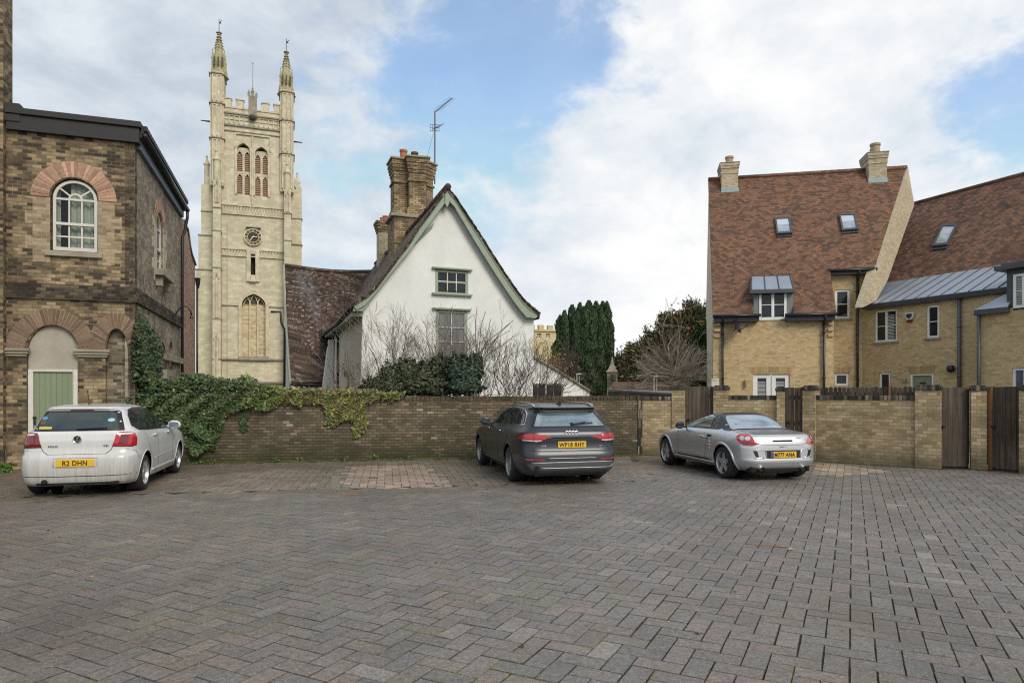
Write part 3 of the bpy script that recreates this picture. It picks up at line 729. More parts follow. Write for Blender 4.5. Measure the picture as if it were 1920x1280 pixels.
    a, h = FL.hit(63, 783); mb = MB(); mb.lathe(FL.w(a, h, -.05), [(.0, -.03), (.035, -.02), (.035, .02), (0, .03)], 12); FL.box(mb, a-.02, a+.02, h-.15, h-.06, -.075, -.06); mb.build('knob', m_black, D, smooth=False)
    # blind arch infill
    mb = MB(); FL.panel(mb, arch(b0-.02, b1+.02, 0, dar-.05, rise=bt-dar+.05), (), -.12, .08); mb.build('blind_arch_infill', m_brick_infill2, T)
    mb = MB(); FS.box(mb, g0-1.0, k1+.2, .2, 3.1, -.3, -.16); mb.build('window_infill', m_glass, T)
    mb = MB(); hh = FS.hit(320, 672)[1]; FS.box(mb, g0-.6, SL, hh-.1, hh+.08, 0, .1); FS.box(mb, g0-.45, g1-.3, 2.0, 2.25, -.02, .14); mb.build('stone_band', m_stone_g, T, bevel=.01)
    # door jamb with white frame of side
    mb = MB(); a = FS.hit(318, 690)[0]; FS.box(mb, a-.06, a+.06, .3, 2.9, -.1, -.02); mb.build('side_door_frame', m_white_old, T)
    # eaves board + roof
    hb = FL.hit(130, 255)[1]; ht = FL.hit(130, 217)[1]
    mb = MB(); FL.box(mb, aL+.02, .10, hb-.02, ht-.13, -.1, .10); mb.build('eaves_board', m_fascia, T, bevel=.006)
    mb = MB(); FL.box(mb, aL+.02, .14, ht-.13, ht, -.4, .15); mb.build('roof_edge', m_fascia, T, bevel=.01)
    mb = MB(); FL.box(mb, aL+.02, 0.10, ht-.1, ht-.02, -6.1, -.4); mb.build('roof', m_lead, T)
    mb = MB(); FS.box(mb, .10, SL+.1, hb-.1, hb+.12, 0, .09); mb.build('fascia', m_blueboard, T)
    mb = MB(); FS.box(mb, -.02, SL+.2, hb+.12, ht-.06, -.1, .16)
    k = .1
    while k < SL: FS.box(mb, k, k+.16, ht-.12, ht-.01, -.4, .22); k += .22
    mb.build('tile_eaves', m_fascia, T)
    # gutter along side + swan neck
    mb = MB(); mb.tube([FS.w(-.05, hb+.17, .20), FS.w(SL+.15, hb+.15, .20)], .06, 10); mb.build('gutter', m_black, T, smooth=True)
    mb = MB(); mb.tube([FS.w(SL+.05, hb+.15, .2), FS.w(SL+.05, hb-.1, .2), FS.w(SL+.05, hb-.55, .12), FS.w(SL+.0, hb-.75, .06), FS.w(SL, .2, .06)], .045, 8); mb.build('downpipe', m_black, T, smooth=True)
    return T, H, SL, aL
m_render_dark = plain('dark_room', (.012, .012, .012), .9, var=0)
m_brick_band = brick_mat('blackened_band_brick', [(0, (.03, .025, .018)), (.5, (.09, .068, .045)), (1, (.18, .14, .09))], (.10, .085, .06), soot=(.03, .025, .02), soot_amt=.6, bstr=.8)
m_brick_infill2 = brick_mat('patchy_infill_brick', [(0, (.07, .055, .04)), (.4, (.16, .125, .085)), (.8, (.24, .195, .13)), (1, (.32, .27, .2))], (.26, .22, .16), soot=(.05, .045, .03), soot_amt=.4, bstr=.8)
TLB, LBH, LBS, LBaL = left_building()
def tall_neighbour():
    T = thing('tall_brick_house', 'tall brick building cut off by the left edge, taller than the arched window building', 'building', FL.w(LBaL-1, 0, 0))
    mb = MB(); FL.box(mb, LBaL-5, LBaL, 0, 12.5, -.32, .16); mb.build('wall', m_brick_old, T)
    mb = MB(); FL.box(mb, LBaL-5, LBaL+.03, .0, .45, .16, .22); mb.build('plinth', m_brick_band, T)
    mb = MB(); FL.box(mb, LBaL-.04, LBaL+.28, 7.35, 7.75, -.28, .12); mb.build('lead_flashing', m_fascia, T, bevel=.02)
tall_neighbour()
def lamp_bracket():
    T = thing('wall_lamp_bracket', 'thin curved black iron bracket arching out from the side of the brick building', 'bracket', FS.w(4.6, 3.3, 0))
    a, h = FS.hit(318, 594)
    P = [FS.w(a, h, 0)]
    p0 = FS.w(a, h, .03); 
    pts = [(0, 0), (.12, .02), (.25, .10), (.42, .26), (.62, .36), (.85, .35), (1.02, .22), (1.08, .08)]
    mb = MB(); mb.tube([p0+FS.n*x*.5+Vector((0, 0, y*.9)) for x, y in pts], .022, 8); mb.build('bracket_arm', m_black, T, smooth=True)
    mb = MB(); mb.lathe(p0+Vector((0, 0, 0)), [(.0, -.07), (.05, -.06), (.05, .06), (0, .07)], 10); mb.build('wall_rose', m_black, T)
    mb = MB(); mb.lathe(p0+FS.n*.54+Vector((0, 0, .02)), [(.03, -.05), (.055, -.03), (.04, .03), (0, .05)], 10); mb.build('lamp_socket', m_black, T)
lamp_bracket()
def red_house():
    T = thing('red_brick_house', 'narrow pinkish red brick wall with curved shoulder between the sooty building and the church tower', 'building', FS.w(LBS+.2, 0, 0))
    e = FS.hit(366, 600, -.05)[0]; a0 = LBS+.05
    top = [(e, 0), (e, FS.hit(365, 497, -.05)[1])]
    for x, y in ((362, 487), (358.5, 477), (355.5, 462), (353.5, 446), (351.5, 432), (347, 424), (345.5, 414)): top.append(FS.hit(x, y, -.05))
    top += [(a0, top[-1][1]), (a0, 0)]
    mb = MB(); FS.panel(mb, top, (), -.05, 3.0); mb.build('wall', m_brick_red, T)
    c = top[1:-2]; mb = MB()
    for (a, h), (b, g) in zip(c[:-1], c[1:]):
        mb.hexa([FS.w(a, h+.003, .0), FS.w(b, g+.003, .0), FS.w(b, g+.003, -3.05), FS.w(a, h+.003, -3.05), FS.w(a, h+.06, .0), FS.w(b, g+.06, 0), FS.w(b, g+.06, -3.05), FS.w(a, h+.06, -3.05)])
    mb.build('coping', m_stone_g, T)
    mb = MB(); mb.tube([FS.w(e-.1, 5.5, .03), FS.w(e-.1, .1, .03)], .035, 8)
    mb.build('downpipe', m_black, T, smooth=True)
    mb = MB(); mb.lathe(FS.w(e-.1, 5.6, .05), [(.04, -.2), (.08, -.05), (.1, .14), (.1, .18), (.02, .18)], 6); mb.build('rainwater_hopper', m_black, T)
red_house()

# ------------------------------------------------------------------ garden wall
def garden_wall():
    T = thing('old_garden_wall', 'long low old brown brick wall with ivy on its left end behind the dark estate car', 'wall', GW0)
    H = CZ-.05
    h1 = FG.hit(900, 740)[1]
    mb = MB(); FG.box(mb, GWa-.1, GWL, -.05, h1-.15, -.28, 0); mb.build('brick_wall', m_garden, T)
    mb = MB(); k = GWa-.1
    while k < GWL:                       # uneven brick-on-edge coping
        w_ = .10+rng.uniform(-.01, .01); e = rng.uniform(-.008, .008)
        FG.box(mb, k+.004, k+w_-.004, h1-.15, h1-.035+e, -.30+e, .012+e); k += w_
    FG.box(mb, GWa-.1, GWL, h1-.16, h1-.05, -.27, -.006)
    M = Mat('mossy_coping', .95, spec=.15); n = M.noise(3, 6, .75)
    M.col(M.mix(M.ramp(n, [(.42, 0), (.62, .9)]), M.ramp(M.noise(14, 3), [(.3, (.07, .05, .035)), (.6, (.13, .095, .065)), (.8, (.20, .16, .12))]), (.035, .042, .02))); M.bump(M.noise(40, 4), .6, .01)
    mb.build('coping', M.m, T, bevel=.008)
    mb = MB(); FG.box(mb, GWL-.02, GWL+.10, 0, h1-.03, -.3, .03); mb.build('end_post', m_coping, T)
garden_wall()
# newer buff brick wall, piers and gates on the right
def right_walls():
    G = 'buff brick boundary walls'
    def wall(p, q, top_py, label, thick=.22, name='brick_wall_section', caps=True):
        f = Fr(p, q-p); L_ = (q-p).length
        T = thing(name, label, 'wall', p, group=G)
        x = 960+p.x/p.y*FX; h = f.hit(960+((p+q)/2).x/((p+q)/2).y*FX, top_py)[1]
        mb = MB(); f.box(mb, 0, L_, -.05, h-.11, -thick, 0); mb.build('brickwork', m_newwall, T)
        mb = MB(); f.box(mb, 0, L_, h-.11, h, -thick-.01, .012); mb.build('coping', m_coping, T, bevel=.01)
        return f, h
    def pier(p, q, top_py, label, thick=.34, proud=.06):
        f = Fr(p, q-p); L_ = (q-p).length; m = (p+q)/2
        T = thing('brick_pier', label, 'pier', p, group='buff brick gate piers')
        h = f.hit(960+m.x/m.y*FX, top_py)[1]
        mb = MB(); f.box(mb, 0, L_, -.05, h-.12, proud-thick, proud); mb.build('brickwork', m_newwall, T)
        mb = MB(); f.box(mb, -.02, L_+.02, h-.12, h-.035, proud-thick-.02, proud+.02); f.box(mb, .02, L_-.02, h-.035, h, proud-thick+.02, proud-.02); mb.build('cap', m_coping, T, bevel=.012)
        return f
    def gate(p, q, top_py, label, posts=True, sag=0, n=None):
        f = Fr(p, q-p); L_ = (q-p).length; m = (p+q)/2
        h = f.hit(960+m.x/m.y*FX, top_py)[1]
        T = thing('wooden_gate', label, 'gate', p, group='weathered wooden gates')
        k = 0; n = n or max(4, round(L_/.105)); w_ = L_/n; mb = MB()
        for i in range(n):
            e = rng.uniform(-.012, .008); f.box(mb, i*w_+.003, (i+1)*w_-.003, .05+rng.uniform(-.01, .01), h+e, -.12, -.09+rng.uniform(-.004, .004))
        mb.build('boards', m_wood, T, bevel=.004)
        mb = MB()
        for y in (.3, h*.5, h-.25): f.box(mb, .02, L_-.02, y-.05, y+.05, -.16, -.122)
        mb.build('ledges', m_wood, T)
        mb = MB(); f.box(mb, -.07, L_+.07, -.03, .10, -.22, -.165); f.box(mb, -.08, .05, .1, h-.04, -.22, -.165); f.box(mb, L_-.05, L_+.08, .1, h-.04, -.22, -.165); mb.build('gap_backing', m_wood, T)  # backing added to block bright gaps beside and under the gate
        mb = MB(); mb.lathe(f.w(L_*.15, h*.52, -.06), [(0, -.03), (.035, -.02), (.04, .02), (0, .03)], 10); mb.build('handle', m_iron, T)
        return T, f, h
    g = lambda x, y: gp(x, y)
    w0 = g(1201, 852.5); w1 = g(1260, 853.5)
    wall(w0, w1, 743, 'short buff brick wall section where the old brown wall ends, left of the first wooden gate')
    a = g(1260, 853.5); b = g(1283, 854.5); pier(a, b, 722, 'buff brick pier left of the first wooden gate, behind the front of the silver car', proud=.03)
    c = g(1338, 856); gate(b, c, 724, 'weathered wooden gate behind the silver roadster\'s roof, leftmost of the gates')
    d = g(1366, 857); pier(c, d, 722, 'buff brick pier with moss on its cap between the leftmost gate and the low wall')
    e = g(1456, 861); wall(d, e, 741, 'low buff brick wall between the two gates behind the silver car')
    f = g(1472, 861.5); pier(e, f, 724, 'slim buff brick pier with blackened cap left of the second wooden gate')
    h = g(1506, 863); gate(f, h, 726, 'narrow dark wooden gate between two piers right of the silver roadster roof')
    i = g(1530, 864.5); pier(h, i, 722, 'buff brick pier with black cap at the left end of the long buff wall')
    j = g(1716, 876.5); W, hh = wall(i, j, 741, 'long buff brick wall topped by wooden fence pales, right of the silver roadster')
    # fence strip behind/above the long wall
    T = thing('picket_fence', 'strip of grey weathered fence pales standing above the long buff brick wall', 'fence', W.w(0, 0, 0))
    L_ = (j-i).length; n = int(L_/.095); mb = MB(); m = (i+j)/2; ht = W.hit(1620, 725, -.35)[1]
    for k in range(n):
        x0 = k*L_/n; top = ht+rng.uniform(-.015, .01); x1 = x0+L_/n-.014
        pts = [(x0, .0), (x1, .0), (x1, top-.02), ((x0+x1)/2, top), (x0, top-.02)]
        mb.prism([W.w(*p, -.37) for p in pts], [W.w(*p, -.35) for p in pts])
    mb.build('pales', m_wood, T)
    mb = MB(); W.box(mb, 0, L_, ht-.2, ht-.12, -.42, -.371); mb.build('rail', m_wood, T)
    mb = MB(); a_ = W.hit(1668, 735, -.33)[0]; W.box(mb, a_-.02, a_+.02, 1.5, ht+.04, -.345, -.32); mb.build('repair_pale', m_wood_l, T)
    k = g(1764, 879.5); pier(j, k, 721, 'wide buff brick corner pier at the right end of the long buff wall', thick=.45, proud=.03)
    l = g(1820, 879.5); gate(k, l, 726, 'tall dark wooden gate right of the wide corner pier')
    m_ = g(1850, 881); pier(l, m_, 722, 'buff brick pier with black cap between the two rightmost wooden gates')
    n_ = g(1912, 887); T, f_, h_ = gate(m_, n_, 724, 'weathered wooden gate with an orange new timber post on its left, rightmost of the gates')
    mb = MB(); f_.box(mb, -.01, .07, .02, h_-.01, -.085, -.05); mb.build('post', m_wood_l, T)
    o = g(1950, 890); pier(n_, o, 721, 'buff brick pier at the far right beyond the gate with the orange post')
    q_ = g(2120, 908); wall(o, q_, 741, 'buff brick wall running on beyond the rightmost pier')
    # kerb of moss at foot
    M = Mat('damp_moss_edge', .95, spec=.2); M.col(M.ramp(M.noise(4, 5, .7), [(.35, (.055, .045, .03)), (.65, (.07, .075, .03))]))
    mb = MB()
    for p, q in ((w0, i), (i, j), (j, k), (k, l), (l, n_)):
        f0 = Fr(p, q-p); f0.box(mb, 0, (q-p).length, -.02, .012, 0, .10)
    tag(mb.build('wall_foot_strip', M.m), None, None, kind='structure')
right_walls()
# ------------------------------------------------------------------ church tower
def church_tower():
    FT = Fr(at(473, 735, 70), (2.88, 1)); hit = FT.hit
    T = thing('church_tower', 'tall pale stone church tower with battlements, tall pinnacles and a gilded black clock', 'church tower', FT.w(0, 0, 0))
    def X(px, py=400, d=0): return hit(px, py, d)[0]
    def Hh(py, px=473, d=0): return hit(px, py, d)[1]
    xl, xr = X(415), X(536)
    ztop = hit(473, 205)[1]
    # openings on the main face
    bel = []
    for (p0, p1) in ((444.5, 468.5), (478.5, 502)):
        a0, a1 = X(p0, 300), X(p1, 300); h0 = Hh(367, 473); hs = Hh(283 if p0 < 470 else 286); bel.append((a0, a1, h0, hs, Hh(271 if p0 < 470 else 274.5)))
    big = (X(453.5, 620), X(498, 620), Hh(668), Hh(572), Hh(551))
    nic = (X(470, 495), X(479, 495), Hh(516), Hh(480), Hh(477))
    holes = [pointed(*b) for b in bel]+[pointed(*big), rect(nic[0], nic[1], nic[2], nic[4])]
    mb = MB(); FT.panel(mb, rect(xl-.5, xr+.5, -.1, Hh(222)), holes, 0, .55, back=False); mb.build('front_wall', m_stone, T)
    mb = MB(); FT.box(mb, X(378)+.2, X(566)-.2, 0, Hh(345), -9.8, -.6); FT.box(mb, X(397)+.1, X(549)-.1, Hh(345)-.01, Hh(222), -9.6, -.6)
    mb.build('tower_core', m_stone, T)
    # parapet: merlons
    h0 = hit(473, 222)[1]; hp = hit(423.5, 200)[1]; hm = hit(423.5, 183.5)[1]
    mb = MB(); FT.box(mb, xl-.3, xr+.3, h0-.01, hp, -.45, .12)
    FT.box(mb, xl-.3, xr+.3, hp-.14, hp+.04, -.5, .20)
    mb.build('parapet', m_stone_w, T)
    for p0, p1 in ((420, 434), (443, 457), (490.5, 504), (513, 527)):
        mb = MB(); a0, a1 = X(p0, 190), X(p1, 190); FT.box(mb, a0, a1, hp+.04, hm-.12, -.45, .12); FT.box(mb, a0-.07, a1+.07, hm-.12, hm, -.5, .19); mb.build('merlon', m_stone_w, T)
    # centre merlon with niche and pinnacles
    a0, a1 = X(466, 190), X(481.5, 190); ht = hit(473, 181)[1]
    mb = MB(); FT.box(mb, a0, a1, hp-.8, ht, -.45, .22); mb.build('centre_merlon', m_stone_g, T)
    for px, tp in ((466.5, 168), (473.5, 162), (480.5, 171)):
        c = FT.w(X(px, 175), ht, -.1); hh = hit(473, tp)[1]-ht; r = .13 if px != 473.5 else .17
        mb = MB(); mb.lathe(c, [(r, 0), (r, hh*.45), (r*1.25, hh*.5), (r*.7, hh*.6), (r*.5, hh*.85), (.02, hh)], 6); mb.build('finial', m_stone_g, T)
    c = FT.w(X(473.5, 170), ht+.5, -.6); top = hit(473, 114)[1]
    mb = MB(); mb.tube([c, (c.x, c.y, top)], .045, 6); mb.lathe((c.x, c.y, top), [(0, -.08), (.1, 0), (0, .1)], 8); mb.build('flagpole', m_galv, T)
    # gargoyle boss
    c = FT.w(X(474, 222), Hh(222.5), .35); mb = MB(); mb.lathe(c, [(0, -.35), (.3, -.2), (.42, 0), (.3, .22), (0, .35)], 10); mb.build('boss', m_stone_d, T, smooth=True)
    # bands
    def band(py0, py1, d, mat, a0=None, a1=None, name='string_course', drop=0):
        mb = MB(); FT.box(mb, (a0 if a0 is not None else xl-.2), (a1 if a1 is not None else xr+.2), Hh(py1), Hh(py0), 0, d); return mb.build(name, mat, T)
    band(217, 219.5, .25, m_stone_g); band(238, 241, .16, m_stone_g); band(249.5, 251, .12, m_stone_g)
    # panelled frieze
    a = xl-.2
    mb = MB(); f0, f1 = Hh(236), Hh(221)
    n = 14; wd = (xr-xl+.4)/n
    for k in range(n+1): FT.box(mb, xl-.2+k*wd-.05, xl-.2+k*wd+.05, f0, f1, 0, .1)
    FT.box(mb, xl-.2, xr+.2, (f0+f1)/2-.05, (f0+f1)/2+.05, 0, .08); mb.build('panelled_frieze', m_stone_w, T)
    def lattice(py0, py1, skip=None):
        f0, f1 = Hh(py1), Hh(py0); mb = MB(); FT.box(mb, xl-.2, xr+.2, f0-.12, f0, 0, .16); FT.box(mb, xl-.2, xr+.2, f1, f1+.12, 0, .16)
        n = 22; wd = (xr-xl)/n
        for k in range(n):
            a = xl+k*wd
            if skip and skip[0] < a+wd/2 < skip[1]: continue
            q = [(a, f0), (a+.1, f0), (a+wd, f1), (a+wd-.1, f1)]; mb.prism([FT.w(*p, 0) for p in q], [FT.w(*p, .09) for p in q])
            q = [(a+wd-.1, f0), (a+wd, f0), (a+.1, f1), (a, f1)]; mb.prism([FT.w(*p, 0) for p in q], [FT.w(*p, .07) for p in q])
        mb.build('quatrefoil_band', m_stone_w, T)
    lattice(389, 403); lattice(470, 480.5, (nic[0]-.5, nic[1]+.5))
    band(571.5, 574, .18, m_stone_w, xl-.2, big[0]-.35); band(571.5, 574, .18, m_stone_w, big[1]+.35, xr+.2)
    band(672, 675, .25, m_stone_g); band(715, 718, .35, m_stone_g)
    # belfry openings: tracery, louvres
    for (a0, a1, h0, hs, tp) in bel:
        mb = MB(); c = (a0+a1)/2; q = pointed(a0-.0, a1+.0, h0, hs, tp)[1:]; q.append((a0, h0)); o_ = pointed(a0-.22, a1+.22, h0, hs, tp+.30)[1:]; o_.append((a0-.22, h0))
        ring2d(mb, FT, q, o_, 0, .12)
        W_ = mb.build('belfry_window', m_stone_w, T)
        mb = MB(); w2 = .11
        FT.box(mb, c-w2, c+w2, h0, hs, -.42, -.12)
        hm_ = h0+(hs-h0)*.50; FT.box(mb, a0, a1, hm_-.14, hm_+.14, -.42, -.14); FT.box(mb, a0, a1, hs-.1, hs+.28, -.42, -.2)
        for s0, s1 in ((a0, c-w2), (c+w2, a1)):
            for base in (hm_-.14, hs-.1):
                m = (s0+s1)/2; r = (s1-s0)/2   # small pointed heads in spandrels
                for sg in (-1, 1):
                    q = [(m+sg*r, base-.5), (m+sg*r, base), (m, base), (m+sg*r*.35, base-.12), (m+sg*r*.8, base-.28)]
                    mb.prism([FT.w(*p, -.40) for p in q], [FT.w(*p, -.16) for p in q])
        mb.build('mullion', m_stone_w, W_)
        for s0, s1 in ((a0, c-w2), (c+w2, a1)):
            for z0, z1 in ((h0+.15, hm_-.16), (hm_+.16, hs-.12)):
                mb = MB(); k = z0
                while k < z1-.1:
                    p = [FT.w(s0, k, -.28), FT.w(s1, k, -.28), FT.w(s1, k+.15, -.44), FT.w(s0, k+.15, -.44)]
                    mb.prism([v-Vector((0, 0, .07)) for v in p], p); k += .2
                mb.build('louvre', m_louvre, W_)
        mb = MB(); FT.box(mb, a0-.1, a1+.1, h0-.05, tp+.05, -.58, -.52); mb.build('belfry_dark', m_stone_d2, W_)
    # square label frame above belfry
    mb = MB(); y0 = Hh(254); yl = Hh(282)
    for p in (441, 473.5, 507): FT.box(mb, X(p, 260)-.08, X(p, 260)+.08, yl, y0, 0, .12)
    FT.box(mb, X(441, 260), X(507, 260), y0-.08, y0+.08, 0, .14); mb.build('label_mould', m_stone_w, T)
    for p in (436.5, 473.5, 509.5):
        pass
    mb = MB()
    for p in (473.5,): FT.box(mb, X(p)-.09, X(p)+.09, Hh(385), Hh(282), 0, .2)
    mb.build('centre_shaft', m_stone_w, T)
    # big window: hood, infill, tracery
    a0, a1, h0, hs, tp = big; c = (a0+a1)/2
    mb = MB(); q = pointed(a0, a1, h0, hs, tp)[1:]; q.append((a0, h0)); o_ = pointed(a0-.32, a1+.32, h0, hs, tp+.42)[1:]; o_.append((a0-.32, h0)); ring2d(mb, FT, q, o_, 0, .2)
    W_ = mb.build('west_window', m_stone_w, T)
    mb = MB(); FT.panel(mb, rect(a0-.05, a1+.05, h0-.05, hs+.1), (), -.38, .1); mb.build('brick_infill', m_brickinfill, W_)
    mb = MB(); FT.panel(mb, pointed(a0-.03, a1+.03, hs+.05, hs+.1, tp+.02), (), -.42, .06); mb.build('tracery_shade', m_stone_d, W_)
    mb = MB()
    for t in (1/3, 2/3):
        x = a0+(a1-a0)*t; FT.box(mb, x-.07, x+.07, h0, hs+.3, -.38, -.12)
        sg = -1 if t < .5 else 1
        for s2 in (-1, 1):
            pts = [FT.w(x+s2*k*.1, hs+.3+.85*math.sin(k/5*math.pi/2), -.2) for k in range(6)]; mb.tube(pts, .055, 5)
    mb.tube([FT.w(a0+.1, hs, -.2), FT.w(a0+.35, hs+.5, -.2), FT.w(c-.25, hs+.9, -.2)], .05, 5); mb.tube([FT.w(a1-.1, hs, -.2), FT.w(a1-.35, hs+.5, -.2), FT.w(c+.25, hs+.9, -.2)], .05, 5)
    mb.build('tracery', m_stone_w, W_)
    mb = MB(); FT.box(mb, a0-.3, a1+.3, h0-.4, h0, -.3, .35); mb.build('sill', m_stone_g, W_)
    # niche
    a0, a1, h0, hs, tp = nic
    mb = MB(); FT.box(mb, a0-.42, a0, h0-.7, tp+.4, 0, .2); FT.box(mb, a1, a1+.42, h0-.7, tp+.4, 0, .2); FT.box(mb, a0, a1, tp, tp+.4, 0, .2); FT.box(mb, a0, a1, h0-.55, h0-.0, 0, .25); FT.box(mb, a0-.1, a1+.1, h0-.75, h0-.5, 0, .35)
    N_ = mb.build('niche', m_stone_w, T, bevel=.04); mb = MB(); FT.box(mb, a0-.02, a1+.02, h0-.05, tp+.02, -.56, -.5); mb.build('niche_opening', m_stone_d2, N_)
    # clock
    c = FT.w(*hit(474.5, 444.5, .2), .2); Rr = (X(492, 444)-X(458, 444))/2; q = Fr(c, FT.u)
    def disc(r0, r1, d0, d1, mat, name, par):
        mb = MB(); n = 36
        for k in range(n):
            t0, t1 = 2*math.pi*k/n, 2*math.pi*(k+1)/n
            f = lambda r, t, d: c+FT.u*(r*math.cos(t))+Vector((0, 0, r*math.sin(t)))+FT.n*d
            mb.hexa([f(r0, t0, d1), f(r1, t0, d1), f(r1, t1, d1), f(r0, t1, d1), f(r0, t0, d0), f(r1, t0, d0), f(r1, t1, d0), f(r0, t1, d0)])
        return mb.build(name, mat, par)
    CK = disc(.0, Rr, -.15, 0, m_dial, 'clock', T)
    disc(Rr*.93, Rr, .002, .03, m_gold, 'rim', CK); disc(Rr*.595, Rr*.63, .002, .03, m_gold, 'inner_ring', CK)
    mb = MB()
    for k in range(12):
        t = math.pi/2-k*math.pi/6
        nums = [3, 1, 2, 3, 3, 2, 3, 4, 4, 3, 2, 3][k]
        for s_ in range(nums):
            o = (s_-(nums-1)/2)*.075
            e = FT.u*math.cos(t)+Vector((0, 0, math.sin(t))); g = FT.u*(-math.sin(t))+Vector((0, 0, math.cos(t)))
            p0 = c+e*Rr*.68+g*o+FT.n*.02; p1 = c+e*Rr*.89+g*o*1.2+FT.n*.02; mb.tube([p0, p1], .022, 4)
    mb.build('numerals', m_gold, CK)
    for t, l_, w_ in ((R(2), .55, .05), (R(-125), .72, .065)):
        e = FT.u*math.cos(t)+Vector((0, 0, math.sin(t))); mb = MB(); mb.tube([c-e*.15+FT.n*.08, c+e*Rr*l_*.7+FT.n*.08, c+e*Rr*l_+FT.n*.08], [w_*.6, w_, .01], 4); mb.build('hand', m_gold, CK)
    mb = MB(); FT.box(mb, X(461, 428), X(489, 428), Hh(428), Hh(426), 0, .35); mb.build('clock_hood', m_stone_g, T)
    # ---- buttresses: flank (recessed) and front strips
    def steps(name, lst, mat=m_stone, par=T):
        mb = MB()
        for p0, p1, y0, y1, d0, d1 in lst:
            FT.box(mb, X(p0, (y0+y1)/2), X(p1, (y0+y1)/2), Hh(y1) if y1 < 735 else -.1, Hh(y0), d0, d1)
        return mb.build(name, mat, par)
    # upper turrets (octagonal feel by two boxes)
    for side in (0, 1):
        if side == 0: p0, p1, ptop, pc, tip = 394.5, 420.5, 147, 409.5, 57; ys = (150, 204, 268)
        else: p0, p1, ptop, pc, tip = 525.5, 550.5, 163, 537, 73; ys = (166, 220, 283)
        yb = 352
        mb = MB(); a0, a1 = X(p0, 250), X(p1, 250)
        FT.box(mb, a0, a1, Hh(yb)-.2, Hh(ptop), -1.9, .35); FT.box(mb, a0+.25, a1-.25, Hh(yb)-.2, Hh(ptop)-.01, -2.1, .55)
        TU = mb.build('corner_turret', m_stone, T)
        mb = MB()
        for y in ys: mb = MB(); FT.box(mb, a0-.12, a1+.12, Hh(y+2), Hh(y), -2.0, .47); FT.box(mb, a0+.15, a1-.15, Hh(y+2)+.01, Hh(y)-.01, -2.2, .67); mb.build('string_course', m_stone_g, TU)
        mb = MB(); w3 = (a1-a0-.5)/2
        for y0, y1 in zip(ys, (*ys[1:], yb)):
            for k in range(3): x = a0+.25+w3*k; FT.box(mb, x-.06, x+.06, Hh(y1-2), Hh(y0+4), .5, .64)
            for k in range(2):
                x = a0+.25+w3*(k+.5); mb.tube([FT.w(x-w3/2, Hh(y0+8), .58), FT.w(x-w3*.3, Hh(y0+5.5), .58), FT.w(x, Hh(y0+4.5), .58), FT.w(x+w3*.3, Hh(y0+5.5), .58), FT.w(x+w3/2, Hh(y0+8), .58)], .06, 4)
        mb.build('panelling', m_stone_w, TU)
        # pinnacle drum with gablets and crocketed spirelet
        c = FT.w(X(pc, ptop), Hh(ptop), -.8); hb = Hh(ptop-22)-Hh(ptop); ht_ = Hh(tip+6)-Hh(ptop); hs2 = Hh(ptop-45)-Hh(ptop)
        mb = MB(); mb.lathe(c, [(1.0, -.1), (.86, .1), (.68, hb*.9), (.55, hb), (.50, hs2*.8), (.42, hs2), (.33, hs2+.9), (.22, ht_*.68), (.15, ht_*.84), (.10, ht_*.96), (.30, ht_*.965), (.30, ht_*.975), (.12, ht_*.985), (.03, ht_)], 8, rot=math.pi/8)
        PI_ = mb.build('pinnacle', m_stone_l, T)
        mb = MB()
        for k in range(4):
            t = k*math.pi/2+math.pi/4+.33; o = Vector((math.cos(t), math.sin(t), 0))*.8
            mb.lathe(c+o, [(.13, -.1), (.13, hs2*.62), (.17, hs2*.65), (.11, hs2*.78), (.04, hs2*.96), (.08, hs2*.98), (0, hs2*1.04)], 6)
        mb.build('corner_shaft', m_stone_l, PI_)
        mb = MB()
        for k in range(8):
            t = k*math.pi/4+.33; o = Vector((math.cos(t), math.sin(t), 0))
            z0, z1 = hs2+.4, ht_*.93; nn = 6
            for i in range(nn):
                z = z0+(z1-z0)*i/(nn-1); r = .37-.28*(i/(nn-1)); mb.lathe(c+o*(r+.04)+Vector((0, 0, z)), [(0, -.07), (.085, -.02), (.10, .05), (0, .10)], 5)
        mb.build('crockets', m_stone_l, PI_)
        mb = MB(); zt = c.z+ht_; mb.tube([(c.x, c.y, zt-.2), (c.x, c.y, zt+1.35)], .035, 5); mb.tube([(c.x, c.y, zt+.9), (c.x+.28, c.y, zt+1.2)], .03, 4); mb.face([(c.x, c.y, zt+.85), (c.x+.22, c.y+.05, zt+.88), (c.x+.18, c.y+.05, zt+1.02), (c.x, c.y, zt+1.0)])
        mb.build('weathervane', m_iron, PI_, fix=False)
        # dark slots at drum
        mb = MB()
        for k in (-.36, .0, .36): FT.box(mb, X(pc, ptop)+k-.07, X(pc, ptop)+k+.07, c.z+hb*.65, c.z+hb*1.35, -.02, .18)
        mb.build('slots', m_stone_d, PI_)
        # small projecting waterspout
        p = FT.w(a0 if side == 0 else a1, Hh(239 if side == 0 else 258), .2); e = FT.u*(-1 if side == 0 else 1)
        mb = MB(); mb.tube([p, p+e*.9+Vector((0, 0, .0))], [.1, .05], 5); mb.build('waterspout', m_iron, T)
    # outer lower flanks
    mb_l = [(376, 416, 352, 445, -1.6, -.5), (371, 416, 445, 509, -1.5, -.35), (366.5, 416, 509, 740, -1.4, -.2)]
    steps('side_buttress', mb_l); steps('side_buttress', [(534, 566, 345, 740, -1.6, -.5), (534, 571, 509, 740, -1.4, -.2)])
    # front buttress strips
    steps('front_buttress', [(401, 415.5, 350, 441, -.6, 1.0), (401, 415.5, 441, 510, -.6, 1.25), (401.5, 416, 510, 603, -.6, 1.5), (401.5, 416.5, 603, 740, -.6, 1.75)])
